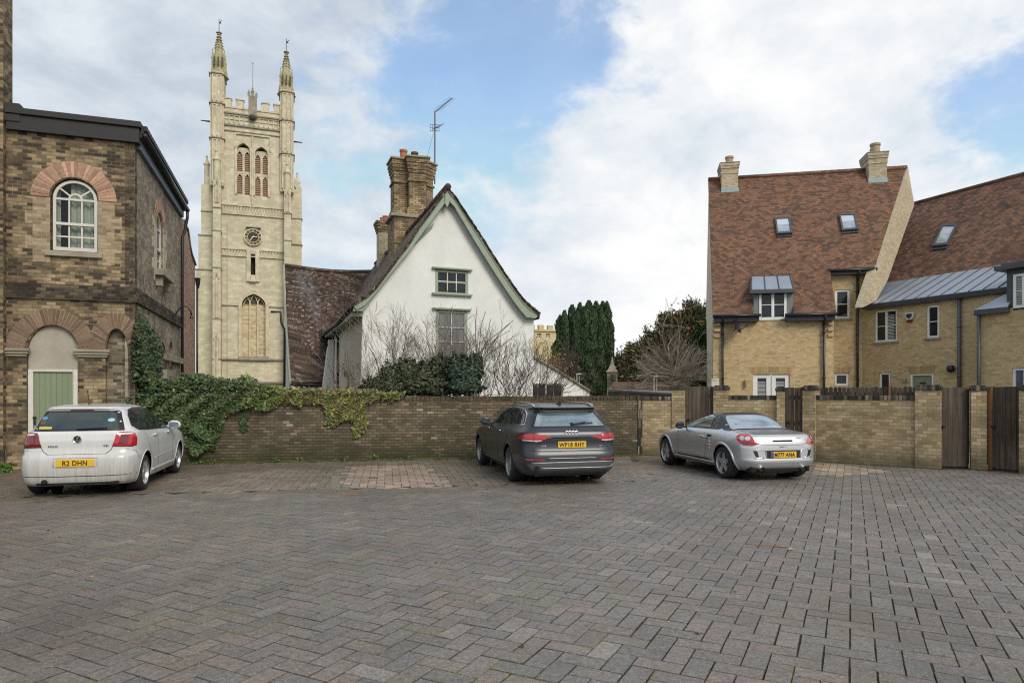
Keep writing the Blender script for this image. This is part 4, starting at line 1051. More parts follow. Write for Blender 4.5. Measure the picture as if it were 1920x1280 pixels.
    steps('front_buttress', [(533, 545.5, 354, 450, -.6, 1.0), (533, 546, 450, 520, -.6, 1.25), (533, 546.5, 520, 740, -.6, 1.5)])
    mb = MB()
    for p0, p1, y, d in ((400, 416.5, 441, 1.3), (400, 417, 509, 1.55), (400, 417, 602, 1.8), (400, 417.5, 674, 1.85), (532, 547, 450, 1.3), (532, 547, 398, 1.1), (400, 416, 398, 1.1)):
        mb = MB(); FT.box(mb, X(p0, y), X(p1, y), Hh(y+1.8), Hh(y), -.5, d); mb.build('weathering_course', m_stone_g, T)
    for p0, p1, y, d in ((370, 400, 445, -.25), (365, 400, 509, -.1), (375, 400, 400, -.4), (546, 567.5, 400, -.4), (546, 567.5, 450, -.35)):
        mb = MB(); FT.box(mb, X(p0, y), X(p1, y), Hh(y+1.6), Hh(y), -1.7, d); mb.build('weathering_course', m_stone_g, T)
    # sloped tops on flanks
    for q in ([(376, 352), (393, 352), (393, 326), (384, 334)], [(552, 345), (566, 372), (566, 352), (560, 338), (552, 330)], ):
        mb = MB(); P = [hit(x, y) for x, y in q]; mb.prism([FT.w(*p, -1.55) for p in P], [FT.w(*p, -.55) for p in P]); mb.build('buttress_slope', m_stone_w, T)
    # small pinnacles
    for px, y0, y1, y2, d, w_ in ((386, 350, 313, 294, -1.0, 5.4), (407.5, 352, 311, 291, .6, 6.3), (538.5, 356, 322, 302, .6, 6), (557.5, 352, 330, 309, -1.0, 5.4)):
        c = FT.w(X(px, y1), Hh(y1), d); r = w_*70/FX*.9
        hh = Hh(y2)-Hh(y1); hb_ = Hh(y0)-Hh(y1)-.6
        mb = MB(); mb.lathe(c, [(r, hb_), (r, -.1), (r*1.25, 0), (r*1.25, .12), (r*.85, .3), (r*.45, hh*.55), (r*.22, hh*.8), (r*.45, hh*.84), (r*.35, hh*.9), (.02, hh)], 8, rot=.33+math.pi/8)
        mb.build('small_pinnacle', m_stone_w, T)
    # blind panelling on front buttresses
    for c_, y0, y1, d in ((408.5, 530, 600, 1.52), (408.5, 360, 390, 1.02), (539.5, 366, 396, 1.02), (408.5, 640, 735, 1.77)):
        mb = MB()
        for k in (-2.6, 0, 2.6): FT.box(mb, X(c_+k, y0)-.05, X(c_+k, y0)+.05, Hh(y1), Hh(y0), d-.02, d+.1)
        for s_ in (-1, 1): mb.tube([FT.w(X(c_+s_*4, y0), Hh(y0), d+.05), FT.w(X(c_, y0), Hh(y0-12), d+.05)], .09, 4)
        mb.build('gablet_panel', m_stone_w, T)
    # lightning conductor / green stain streak strip on left
    mb = MB(); FT.box(mb, X(425.5), X(427), Hh(735), Hh(420), 0, .05); mb.build('copper_strip', plain('verdigris_copper', (.36, .42, .31), .8, var=.2, vs=1), T)
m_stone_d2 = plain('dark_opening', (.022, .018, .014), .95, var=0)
church_tower()

# ------------------------------------------------------------------ white gabled cottage
CP = at(672, 735, 21.2); FC = Fr(CP, (.932, .3625)); CV = -FC.n      # CV goes back
def cottage():
    T = thing('white_cottage', 'white limewashed cottage with steep tiled gable, sage green bargeboards and mossy side wing', 'house', FC.w(0, 0, 0))
    hit = FC.hit
    # roof outline (outer top of tiles) left then right
    Lp = [(839, 351), (810, 391), (785, 425), (767, 454), (748.7, 477), (726, 508), (705.7, 535), (690, 550), (661, 568)]
    Rp = [(839, 351), (855, 371), (878, 407), (903, 444), (925.4, 480), (946, 511.5), (964, 538), (980, 559), (993, 572), (1011.5, 587)]
    L_ = [hit(*p, .25) for p in Lp]; R_ = [hit(*p, .25) for p in Rp]
    # plaster wall
    wl = [hit(672, 760), hit(678, 700), hit(680, 582)]; wr = [hit(1001, 590), hit(998, 760)]
    off = .12
    inner = [(a, h-.22) for a, h in L_[::-1]]+[(a, h-.22) for a, h in R_[1:]]
    ol = [(wl[0][0], -.1), (wl[1][0], wl[1][1]), (wl[2][0], wl[2][1])]+[(a, h) for a, h in inner if wl[2][0] < a < wr[0][0]]+[(wr[0][0], wr[0][1]+.1), (wr[1][0], -.1)]
    w1 = hit(816, 504)+hit(878, 552); w2 = hit(817, 580)+hit(876, 700)
    H1 = rect(w1[0], w1[2], w1[3], w1[1]); H2 = rect(w2[0], w2[2], w2[3], w2[1])
    mb = MB(); FC.panel(mb, ol, [H1, H2], 0, .22); mb.build('gable_wall', m_plaster, T)
    # side walls
    D = 13.5
    mb = MB(); al, ar = wl[2][0], wr[0][0]; hl = hit(661, 570)[1]-.15
    mb.hexa([FC.w(al-.12, -.1, -.01), FC.w(al+.1, -.1, -.01), FC.w(al+.1, -.1, -8.2), FC.w(al-.12, -.1, -8.2), FC.w(al, hl, -.01), FC.w(al+.1, hl, -.01), FC.w(al+.1, hl, -8.2), FC.w(al, hl, -8.2)])
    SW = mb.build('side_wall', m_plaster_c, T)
    mb = MB(); FC.box(mb, ar-.15, ar, -.1, wr[0][1], -D, -.23); FC.box(mb, al, ar, -.1, wr[0][1], -D-.1, -D); mb.build('rear_walls', m_plaster, T)
    # roof swept back, with slight sag along its length
    prof = L_[::-1]+R_[1:]
    mb = MB(); n = 14
    def row(k, dz):
        d = .30-(D+.6)*k/n; sag = -.16*math.sin(math.pi*k/n)
        return [FC.w(a, h+dz+sag*(.4+.6*(i/(len(prof)-1) if 0 else 1)), d) for i, (a, h) in enumerate(prof)]
    for k in range(n):
        A, B = row(k, 0), row(k+1, 0); A2, B2 = row(k, -.12), row(k+1, -.12)
        for i in range(len(prof)-1):
            mb.face([A[i], A[i+1], B[i+1], B[i]]); mb.face([A2[i+1], A2[i], B2[i], B2[i+1]])
    A, A2 = row(0, 0), row(0, -.12)
    for i in range(len(prof)-1): mb.face([A2[i], A2[i+1], A[i+1], A[i]])
    for i in (0, len(prof)-1):
        for k in range(n): mb.face([row(k, 0)[i], row(k+1, 0)[i], row(k+1, -.12)[i], row(k, -.12)[i]])
    mb.build('roof', m_tile_old, T)
    # ragged verge tiles on the right slope
    mb = MB()
    for P, sg in ((R_, 1), (L_, -1)):
        for (a, h), (b, g) in zip(P[:-1], P[1:]):
            m = max(1, int(math.hypot(b-a, g-h)/.11))
            for k in range(m):
                x = a+(b-a)*(k+.5)/m; y = h+(g-h)*(k+.5)/m; t = Vector((b-a, g-h)).normalized()
                e = .07; j = rng.uniform(-.01, .012)
                q = [(x-t.x*e, y-t.y*e-.03), (x+t.x*e, y+t.y*e-.03), (x+t.x*e*1.0, y+t.y*e+.02+j), (x-t.x*e, y-t.y*e-.002+j)]
                mb.prism([FC.w(*p, .02) for p in q], [FC.w(*p, .34+j) for p in q])
    mb.build('verge_tiles', m_tile_old, T)
    mb = MB(); mb.tube([FC.w(L_[0][0], L_[0][1]+.0, .34), FC.w(L_[0][0], L_[0][1]-.16, -D/2), FC.w(L_[0][0], L_[0][1], -D-.3)], .11, 10); mb.build('ridge_tiles', m_tile_old, T, smooth=True)
    # bargeboards
    def barge(P, t0, t1, end=None):
        mb = MB()
        q = []
        for i, (a, h) in enumerate(P):
            j0, j1 = max(i-1, 0), min(i+1, len(P)-1); t = Vector((P[j1][0]-P[j0][0], P[j1][1]-P[j0][1])).normalized(); nn = Vector((t.y, -t.x))
            if nn.y > 0: nn = -nn
            w_ = t0+(t1-t0)*i/(len(P)-1); q.append(((a+nn.x*.05, h+nn.y*.05), (a+nn.x*w_, h+nn.y*w_)))
        q[0] = ((P[0][0], P[0][1]-.08), (P[0][0], P[0][1]-t0*1.75))
        if end: q[-1] = (q[-1][0], end)
        for (o0, i0), (o1, i1) in zip(q[:-1], q[1:]):
            Q = [o0, o1, i1, i0]; mb.prism([FC.w(*p, .20) for p in Q], [FC.w(*p, .26) for p in Q])
            W_ = lambda o, i: (o[0]+(i[0]-o[0])*.3, o[1]+(i[1]-o[1])*.3)
            Q = [o0, o1, W_(o1, i1), W_(o0, i0)]; mb.prism([FC.w(*p, .255) for p in Q], [FC.w(*p, .285) for p in Q])
        return mb.build('bargeboard', m_green, T)
    def resamp(P, n=16):
        d = [0]
        for a, b in zip(P[:-1], P[1:]): d.append(d[-1]+math.hypot(b[0]-a[0], b[1]-a[1]))
        q = np.linspace(0, d[-1], n); return list(zip(np.interp(q, d, [p[0] for p in P]), np.interp(q, d, [p[1] for p in P])))
    def barge2(P, inner):
        o_ = resamp([(a, h-.04) for a, h in P]); i_ = resamp([hit(*p, .25) for p in inner]); i_ = [(a*.84+b*.16, c*.84+d*.16) for (a, c), (b, d) in zip(i_, o_)]; mb = MB()
        mid = [((a[0]*.7+b[0]*.3), (a[1]*.7+b[1]*.3)) for a, b in zip(o_, i_)]
        ring2d(mb, FC, o_, i_, .20, .26); ring2d(mb, FC, o_, mid, .255, .285); return mb.build('bargeboard', m_green, T)
    barge2(L_, [(839, 378), (814, 411.5), (773.6, 466), (730.6, 518), (692, 567), (678.5, 582.5), (663, 583)][:6]+[(670, 583)])
    barge2(R_, [(839, 378), (845, 379), (889, 454.6), (934.5, 527), (966, 573.5), (985, 598), (1003, 598)])
    mb = MB(); Q = [hit(*p, .29) for p in ((834.5, 366), (842, 366), (842, 382), (838, 389), (834.5, 382))]; mb.prism([FC.w(*p, .25) for p in Q], [FC.w(*p, .31) for p in Q]); mb.build('apex_block', m_green, T)
    # soffit boxes at the feet, extra fin board
    mb = MB(); Q = [hit(*p, .2) for p in ((662, 583), (680, 583), (700, 556), (663, 566))]; mb.prism([FC.w(*p, .0) for p in Q], [FC.w(*p, .2) for p in Q]); mb.build('eaves_box', m_green, T); mb = MB()
    Q = [hit(*p, .2) for p in ((988, 597), (1003, 597), (1003, 590), (980, 580))]; mb.prism([FC.w(*p, .0) for p in Q], [FC.w(*p, .2) for p in Q]); mb.build('eaves_box', m_green, T)
    mb = MB(); Q = [hit(*p, .1) for p in ((757, 465), (814, 418), (812, 424), (762, 474))]; mb.prism([FC.w(*p, .0) for p in Q], [FC.w(*p, .1) for p in Q]); mb.build('patch_board', m_green_gr, T)
    # gutters and eaves fascia on left side
    aE = L_[-1][0]; hE = L_[-1][1]
    mb = MB(); mb.tube([FC.w(aE-.03, hE-.14, .2), FC.w(aE-.03, hE-.26, -4), FC.w(aE-.03, hE-.22, -8.8)], .065, 10); mb.build('gutter', m_black, T, smooth=True)
    mb = MB(); FC.box(mb, aE+.03, al+.02, hE-.38, hE-.14, -9, .0); mb.build('eaves_fascia', m_green, T)
    mb = MB(); mb.tube([FC.w(aR_(R_), R_[-1][1]-.14, .1), FC.w(aR_(R_), R_[-1][1]-.14, -D)], .06, 8); mb.build('gutter', m_black, T, smooth=True)
    a0 = al-.03
    mb = MB(); mb.tube([FC.w(aE+.02, hE-.3, -6.0), FC.w(a0-.06, hE-.65, -6.0), FC.w(a0-.08, 0, -6.0)], .05, 8); mb.build('downpipe', m_black, T, smooth=True)
    mb = MB(); FC.box(mb, al-.06, al+.02, 0, hE-.4, -6.9, -6.3); mb.build('side_door', m_green, T)
    mb = MB(); c = FC.w(al-.04, 2.35, -3.6); mb.lathe(c-Vector((.06, 0, 0)), [(0, -.12), (.05, -.1), (.05, .05), (0, .08)], 8); mb.tube([c, c+Vector((-.15, 0, .22))], .02, 6); mb.build('wall_lamp', m_black, T)
    # windows
    for (px, cols, rows, mg, nm, lead) in (((816, 504, 878, 552), 3, 2, m_glass, 'window', 0), ((817, 580, 876, 700), 2, 4, m_leadstrip, 'window', 1)):
        window(FC, px, 0, T, cols=cols, rows=rows, fw=.10, bar=.028, mf=m_green, mg=mg, rec=.05)
        a0, h1 = hit(px[0], px[1]); a1, h0 = hit(px[2], px[3])
        mb = MB(); FC.box(mb, a0-.12, a1+.12, h1+.0, h1+.06, -.02, .12)
        if not lead: FC.box(mb, a0-.12, a1+.12, h0-.07, h0, -.02, .12)
        mb.build('window_board', m_green, T, bevel=.01)
        # white glazing bars on top
        mb = MB(); ia, ib, ja, jb = a0+.11, a1-.11, h0+.11, h1-.11
        for k in range(1, cols): x = ia+(ib-ia)*k/cols; FC.box(mb, x-.016, x+.016, ja, jb, -.03, .002)
        for k in range(1, rows): y = ja+(jb-ja)*k/rows; FC.box(mb, ia, ib, y-.014, y+.014, -.031, .001)
        mb.build('glazing_bars', m_white_old, T)
    # lace curtain upper part, dark lower with red curtains
    # ---- wing
    Dr, De = 13.2, 8.4
    rH = None
    # ridge point px(534,498) at depth Dr ; eave px(547,717)
    ra, rh = hit(534, 498, -Dr); ea, eh = hit(547, 716, -De); rb, rh2 = hit(707, 503, -Dr)
    prof = []; 
    for k in range(13):
        t = k/12; d = -Dr+(Dr-De)*(t**1.12*.97+t*.03); h = rh+(eh-rh)*(t*.98+.02*t*t)-.12*math.sin(math.pi*t); prof.append((d, h, ra+(ea-ra)*t*t))
    mb = MB(); m = 16
    for i in range(12):
        for k in range(m):
            t0, t1 = k/m, (k+1)/m
            def P(i, t):
                d, h, a = prof[i]; b = al+max(.1, (h-hE)/(L_[0][1]-hE))*(L_[0][0]-al)+.15; sag = -.14*math.sin(math.pi*t)*(1-i/12)
                return FC.w(a+(b-a)*t, h+sag, d)
            mb.face([P(i+1, t0), P(i+1, t1), P(i, t1), P(i, t0)])
            q = Vector((0, 0, -.12)); mb.face([P(i, t0)+q, P(i, t1)+q, P(i+1, t1)+q, P(i+1, t0)+q])
    for i in range(12):
        q = Vector((0, 0, -.12)); mb.face([P_(FC, prof, i, q*0), P_(FC, prof, i+1, q*0), P_(FC, prof, i+1, q), P_(FC, prof, i, q)])
    mb.build('wing_roof', m_tile_old, T)
    mb = MB(); mb.tube([FC.w(ra+(L_[0][0]-ra)*t, rh-.14*math.sin(math.pi*t)+.02, -Dr) for t in [k/12 for k in range(13)]], .10, 8); mb.build('wing_ridge', m_tile_old, T, smooth=True)
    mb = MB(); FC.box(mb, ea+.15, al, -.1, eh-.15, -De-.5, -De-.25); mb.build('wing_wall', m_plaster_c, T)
    # wing end wall (seen as the cream sliver) and its green verge board
    mb = MB()
    Q = [FC.w(prof[i][2]+.05, prof[i][1]-.1, prof[i][0]) for i in range(13)]+[FC.w(ea+.25, -.1, -De-.3), FC.w(ra, -.1, -Dr)]
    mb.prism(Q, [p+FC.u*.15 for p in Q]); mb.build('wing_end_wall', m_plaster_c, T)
    mb = MB()
    for i in range(12):
        q = [FC.w(prof[j][2]+dx, prof[j][1]+dz, prof[j][0]+.02) for j, dx, dz in ((i, -.1, .02), (i+1, -.1, .02), (i+1, -.1, -.28), (i, -.1, -.28))]
        mb.prism(q, [p+FC.u*.07 for p in q])
    mb.build('wing_bargeboard', m_green_gr, T)
    mb = MB(); mb.tube([FC.w(ea-.05, eh-.1, -De+.08), FC.w(al-.1, eh-.12, -De+.08)], .06, 8); mb.build('wing_gutter', m_black, T, smooth=True)
    mb = MB(); FC.box(mb, ea+.1, al-.3, eh-.38, eh-.2, -De-.12, -De-.06); mb.build('wing_fascia', m_green_gr, T)
    mb = MB(); c = FC.w(ra-.12, 5.2, -11.5); mb.tube([c+Vector((-.6, 0, .25)), c+Vector((-.15, 0, .25)), c+Vector((-.1, 0, -.3)), c+Vector((.05, 0, -.6)), FC.w(ra-.12, .1, -10.8)], .055, 8); mb.build('wing_downpipe', m_iron, T, smooth=True)
    # slanted side buttress
    mb = MB(); h_ = hE-.55
    mb.hexa([FC.w(al-.75, 0, -7.9), FC.w(al-.1, 0, -7.9), FC.w(al-.1, 0, -8.35), FC.w(al-.75, 0, -8.35), FC.w(al-.25, h_, -7.9), FC.w(al-.05, h_, -7.9), FC.w(al-.05, h_, -8.35), FC.w(al-.25, h_, -8.35)]); mb.build('side_buttress', m_plaster, T)
    # flue pipe that smokes
    fp = FC.w(al-.55, 0, -8.1)
    mb = MB(); z = hit(601, 619, -8.1)[1]; a_ = hit(601, 619, -8.1)[0]; q = FC.w(a_, z, -8.1); mb.tube([q+Vector((.5, .3, -.9)), q+Vector((0, 0, -.35)), q], .07, 8); mb.build('flue_pipe', m_iron, T)
    return T, al, q
def aR_(R_): return R_[-1][0]+.02
def P_(F_, prof, i, q): d, h, a = prof[i]; return F_.w(a, h, d)+q
m_green_gr = plain('weathered_grey_green_board', (.22, .25, .19), .7, var=.2, vs=5)
TC, CAL, FLUE = cottage()
def chimneys():
    hit = FC.hit; dS = -6.6
    T = thing('cottage_chimney', 'tall brown brick chimney stack of joined diagonal shafts with red and dark pots', 'chimney', FC.w(hit(780, 450, dS)[0], 7, dS))
    def diag(px, r, h0, h1, mb, d=dS): c = FC.w(hit(px, 400, d)[0], 0, d); mb.lathe(c, [(r, h0), (r, h1)], 4, rot=math.atan2(FC.u.y, FC.u.x))
    Hh = lambda y: hit(778, y, dS)[1]
    def shaft(px0, px1, d, rot, dep, yt, nm='shaft'):
        a0, a1 = hit(px0, 360, d)[0], hit(px1, 360, d)[0]; c = FC.w((a0+a1)/2, 0, d); w_ = (a1-a0)/2
        ang = math.atan2(FC.u.y, FC.u.x)+rot; f = Fr(c, (math.cos(ang), math.sin(ang)))
        if rot > .5: w_ /= 1.35
        def bx(mb, e, y1, y0): f.box(mb, -w_-e, w_+e, Hh(y1), Hh(y0), -dep-e, e)
        mb = MB(); bx(mb, 0, 412, yt+44); o = mb.build('shaft', m_chim, T)
        mb = MB(); bx(mb, .07, 412, 398); bx(mb, .045, 398, 395); mb.build('base_moulding', m_chim, o); mb = MB(); bx(mb, .05, yt+46, yt+42); bx(mb, 0, yt+42, yt+30)
        for k in range(4): bx(mb, .03+.028*k, yt+30-k*6, yt+24-k*6)
        bx(mb, .10, yt+6, yt+3); mb.build('corbelled_head', m_chim, o)
        mb = MB(); bx(mb, .16, yt+3, yt); mb.build('cap', m_stone_g, o)
    shaft(739, 765, dS+.05, 0, .8, 301); shaft(767, 799, dS+.45, -.12, .8, 300); shaft(794, 818, dS+.15, .62, .62, 304)
    mb = MB(); FC.box(mb, hit(733, 430, dS)[0], hit(803, 430, dS)[0], Hh(490)-1.0, Hh(412), dS-.75, dS+.7); mb.build('base', m_chim, T)
    mb = MB(); FC.box(mb, hit(727, 430, dS)[0], hit(810, 430, dS)[0], Hh(417), Hh(411), dS-.8, dS+.78); mb.build('ledge', m_stone_g, T, bevel=.02)
    for px, mat, y0, y1, w_ in ((756.5, m_pot, 303, 284, .15), (777.5, m_pot_d, 303, 285.5, .14), (798, m_pot_b, 303, 297, .07)):
        c = FC.w(hit(px, 300, dS)[0], Hh(y0)-.02, dS); h = Hh(y1)-Hh(y0); mb = MB(); mb.lathe(c, [(w_*1.1, 0), (w_, h*.2), (w_*.95, h*.75), (w_*1.15, h*.82), (w_*1.15, h), (w_*.85, h), (w_*.8, h*.5)], 16); mb.build('chimney_pot', mat, T, smooth=False)
    # small stack
    d2 = -11.0; H2 = lambda y: hit(722, y, d2)[1]
    T2 = thing('small_chimney', 'small pale brick chimney with two red pots left of the tall stack', 'chimney', FC.w(hit(720, 450, d2)[0], 7, d2))
    mb = MB(); x0, x1 = hit(708, 450, d2)[0], hit(735, 450, d2)[0]; FC.box(mb, x0, x1, H2(510), H2(438), d2-.3, d2+.3); mb.build('shaft', m_chim2, T2)
    mb = MB(); 
    for k in range(4): FC.box(mb, x0-.03-.035*k, x1+.03+.035*k, H2(438-k*5), H2(433-k*5), d2-.33-.035*k, d2+.33+.035*k)
    mb.build('corbelled_head', m_chim, T2)
    for px, y in ((723, 405), (715, 410)):
        c = FC.w(hit(px, 420, d2)[0], H2(418.2), d2+(.0 if px == 723 else .15)); h = H2(y)-H2(418); mb = MB(); r = .14 if px == 723 else .09; mb.lathe(c, [(r, 0), (r*.95, h*.75), (r*1.12, h*.8), (r*1.1, h), (r*.8, h)], 14); mb.build('chimney_pot', m_pot, T2)
    # aerial
    a, h0 = hit(815, 312, dS); T3 = thing('television_aerial', 'tall television aerial mast strapped to the tall chimney', 'aerial', FC.w(a, h0-1.2, dS))
    p = lambda x, y: FC.w(*hit(x, y, dS), dS)
    mb = MB(); mb.tube([p(815, 345), p(815.5, 209)], .035, 8); mb.build('mast', m_alu, T3)
    mb = MB(); A, B = p(815, 211), p(848, 184); mb.tube([A, B], .022, 6); bd = (B-A)
    e = FC.n*1.0+FC.u*.25
    for k in range(12): c = A+bd*(.12+.86*k/11); l_ = .17-.004*k; mb.tube([c-e*l_+Vector((-.08, 0, .09)), c+e*l_+Vector((.08, 0, -.09))], .006, 4)
    mb.build('yagi_boom', m_alu, T3)
    mb = MB(); A, B = p(811, 243), p(829, 234); mb.tube([A, B], .02, 6)
    for k in range(5): c = A+(B-A)*(.3+.17*k); mb.tube([c-e*.15, c+e*.15], .01, 4)
    for x in (811, 819):
        c = p(x, 240)
        for s_ in (-1, 0, 1): mb.tube([c+Vector((-.12, 0, .13*s_)), c+Vector((.12, 0, .13*s_))], .010, 4); mb.tube([c+Vector((.1*s_, 0, -.16)), c+Vector((.1*s_, 0, .16))], .010, 4)
    mb.build('small_aerial', m_alu, T3)
    mb = MB(); mb.tube([p(813, 248), p(800, 298)], .008, 4); mb.build('stay_wire', m_alu, T3)
chimneys()
def outbuilding():
    F_ = Fr(at(985, 735, 24.5), (.932, .3625)); hit = F_.hit
    T = thing('white_outbuilding', 'low white outbuilding with sloping roof line and green framed windows right of the cottage', 'building', F_.w(0, 0, 0))
    ol = [(hit(960, 700)[0], -.1), hit(960, 648), hit(985, 662), hit(1045, 696), hit(1105, 734), (hit(1105, 735)[0], -.1)]
    W0 = hit(992, 719)+hit(1056, 745)
    mb = MB(); F_.panel(mb, ol, [rect(W0[0], W0[2], W0[3], W0[1])], 0, .25); mb.build('gable_wall', m_plaster, T)
    window(F_, (992, 719, 1056, 745), 0, T, cols=2, casement=2, fw=.05, mf=m_green, mg=m_glass)
    mb = MB(); c = ol[1:5]
    for (a, h), (b, g) in zip(c[:-1], c[1:]): mb.hexa([F_.w(a, h, .1), F_.w(b, g, .1), F_.w(b, g, -5), F_.w(a, h, -5), F_.w(a, h+.07, .1), F_.w(b, g+.07, .1), F_.w(b, g+.07, -5), F_.w(a, h+.07, -5)])
    mb.build('roof', m_stone_g, T)
outbuilding()
# ------------------------------------------------------------------ tiled brick houses on the right
def houses():
    A0 = at(1337, 735, 25.6); A0.z = 0; F1 = Fr(A0, (5.33, -1)); hit = F1.hit
    T = thing('tiled_brick_house', 'tall yellow brick house with steep orange tiled roof, two rooflights and two chimneys', 'house', F1.w(0, 0, 0))
    pit = R(55); eh = hit(1450, 588, .25)[1]
    RP = SP(F1.w(0, eh, .25), F1.n*math.sin(pit)+Vector((0, 0, math.cos(pit))))
    rp = lambda x, y, o=0: RP.hit(x, y, o)
    a_l, a_r = 0.0, hit(1563, 650)[0]
    rec = 1.35; FRc = Fr(F1.w(0, 0, -rec), F1.u)
    # front wall
    wins = []
    W1 = (1412, 701, 1481, 760); holes = []
    a0, h1 = hit(W1[0], W1[1]); a1 = hit(W1[2], W1[1])[0]; holes.append(rect(a0, a1, .12, h1))
    dw = (1423.5, 544.5, 1475, 599); da0, dh1 = hit(dw[0], dw[1]); da1, dh0 = hit(dw[2], dw[3]); top = eh-.12
    ol = [(a_l, -.1), (a_r, -.1), (a_r, top), (da1, top), (da1, dh0), (da0, dh0), (da0, top), (a_l, top)]
    mb = MB(); F1.panel(mb, ol, holes, 0, .25); mb.build('front_wall', m_house, T)
    # left side gable wall
    sd_ = Vector((2.32, 8.9, 0)).normalized(); FSL = Fr(A0, -sd_)  # outward = left
    if FSL.n.x > 0: FSL.n = -FSL.n
    L = rp(1328, 337); Lh = L.z
    dR = (L-A0).dot(sd_)
    A0 = A0+sd_*.27; mb = MB(); q = [A0+Vector((0, 0, -.1)), A0+sd_*8.9+Vector((0, 0, -.1)), A0+sd_*8.9+Vector((0, 0, eh)), A0+sd_*dR+Vector((0, 0, Lh-.12)), A0+Vector((0, 0, eh-.1))]
    off = Vector((.25, -.05, 0)); mb.prism(q, [p+off for p in q]); mb.build('side_gable_wall', m_gable3, T)
    # recessed wall
    hit2 = FRc.hit; b0 = a_r-.3; b1 = hit2(1642, 600)[0]
    rw = [(1566, 543, 1594, 597.5), (1565, 699.5, 1592, 760)]
    def hole(h_, px, lo=None): a0, h1 = h_(px[0], px[1]); a1, h0 = h_(px[2], px[3]); return rect(a0, a1, h0 if lo is None else lo, h1)
    top2 = hit2(1600, 508)[1]
    mb = MB(); FRc.panel(mb, rect(b0, b1, -.1, top2), [hole(hit2, rw[0]), hole(hit2, rw[1], .5)], 0, .25); mb.build('recessed_wall', m_house, T)
    # return wall between front and recess
    mb = MB(); mb.hexa([F1.w(a_r-.25, -.1, -.02), F1.w(a_r, -.1, -.02), F1.w(a_r, -.1, -rec), F1.w(a_r-.25, -.1, -rec), F1.w(a_r-.25, top, -.02), F1.w(a_r, top, -.02), F1.w(a_r, top+rec*1.4, -rec), F1.w(a_r-.25, top+rec*1.4, -rec)])
    mb.build('return_wall', m_house, T)
    # roof
    P = [rp(*p) for p in ((1328, 337), (1700, 314.5), (1641, 500), (1556, 504.5), (1568.5, 586), (1488, 588), (1486, 541), (1414, 542.5), (1413, 589.5), (1337, 590.5))]
    mb = MB(); mb.slab(P, .10); mb.build('roof', m_tile_new, T)
    # back slope
    back = (F1.n*-1); 
    mb = MB(); Rr = P[1]; Lr = P[0]; dz = Vector((0, 0, -5.8))
    Rb = Rr+back*4.1+Vector((.6, 0, 0))+dz; Lb = Lr+back*4.1+Vector((.6, 0, 0))+dz
    mb.slab([Lr, Rr, Rb, Lb], .1); mb.build('rear_roof', m_tile_new, T)
    mb = MB(); mb.tube([Lr+Vector((0, 0, .0)), Rr], .10, 10); mb.build('ridge_tiles', m_tile_new, T, smooth=True)
    # party gable wall on the right
    E = rp(1641, 500); d_ = Vector((E.x-Rr.x, E.y-Rr.y, 0)).normalized(); FG_ = Fr(Rr, -d_)
    n_out = FG_.n
    gh = FG_.hit
    pts = [gh(*p) for p in ((1700, 314), (1712, 384), (1661, 527), (1640, 564), (1616, 576), (1620, 562), (1634, 520), (1641, 500))]
    mb = MB(); FG_.panel(mb, pts, (), .05, .3); mb.build('party_gable_wall', m_gable2, T)
    # verge stone strip
    # upper gutter and lower gutters
    def gutter(fr, x0, x1, y, d, name='gutter', th=.10, fas=.22):
        a0, h = fr.hit(x0, y, d); a1 = fr.hit(x1, y, d)[0]
        mb = MB(); mb.tube([fr.w(a0-.05, h, d), fr.w(a1+.05, h, d)], th*.62, 10)
        o = mb.build(name, m_black, T, smooth=True)
        mb = MB(); fr.box(mb, a0, a1, h-fas, h-.0, d-.3, d-.06); mb.build('eaves_fascia', m_black, T)
        return o
    gutter(F1, 1339, 1424, 592.5, .32); gutter(F1, 1475, 1567, 590.5, .32)
    gutter(FRc, 1554, 1642, 507, .32, fas=.16)
    # corbelled brick at eaves
    mb = MB()
    for fr, x0, x1, y in ((F1, 1339, 1350, 598), (F1, 1552, 1562, 596), (FRc, 1623, 1641, 513)):
        a0, h = fr.hit(x0, y); a1 = fr.hit(x1, y)[0]
        for k in range(4): fr.box(mb, a0, a1, h-.1*(k+1)-.12*k+.05, h-.1*k-.12*k+.05, 0, .16-.035*k)
    mb.build('brick_corbel', m_house, T)
    for px, y0, d, fr in ((1355, 594, 0, F1), (1545, 592, 0, F1), (1608, 509, 0, FRc)):
        pipe(fr, px, y0, None, d+.03, T, m_black, .045)
        a, h = fr.hit(px, y0, .1); mb = MB(); mb.tube([fr.w(a, h+.02, .32), fr.w(a, h-.12, .28), fr.w(a, h-.35, .09)], .045, 8); mb.build('swan_neck', m_black, T, smooth=True)
    # soldier arch over French doors
    def soldier(fr, px, y0, y1, name='soldier_course'):
        a0, h1 = fr.hit(px[0]-8, y0); a1, h0 = fr.hit(px[1]+8, y1); mb = MB()
        Q = [(a0+.12, h0), (a1-.12, h0), (a1, h1), (a0, h1)]; mb.prism([fr.w(*p, -.01) for p in Q], [fr.w(*p, .004) for p in Q]); mb.build(name, m_house_arch, T)
    soldier(F1, (1412, 1481), 688, 700.8); soldier(FRc, (1566, 1592), 688, 699.3)
    # French doors
    a0, a1 = holes[0][0][0], holes[0][1][0]; h1 = holes[0][2][1]
    mb = MB(); f = .07; m = (a0+a1)/2; d = -.05
    for x0, x1 in ((a0, m-.012), (m+.012, a1)):
        F1.box(mb, x0, x0+.16, .12, h1, d-.06, d); F1.box(mb, x1-.16, x1, .12, h1, d-.06, d); F1.box(mb, x0+.16, x1-.16, h1-.16, h1, d-.06, d); F1.box(mb, x0+.16, x1-.16, .12, .5, d-.06, d)
    D_ = mb.build('french_door', m_white, T, bevel=.01)
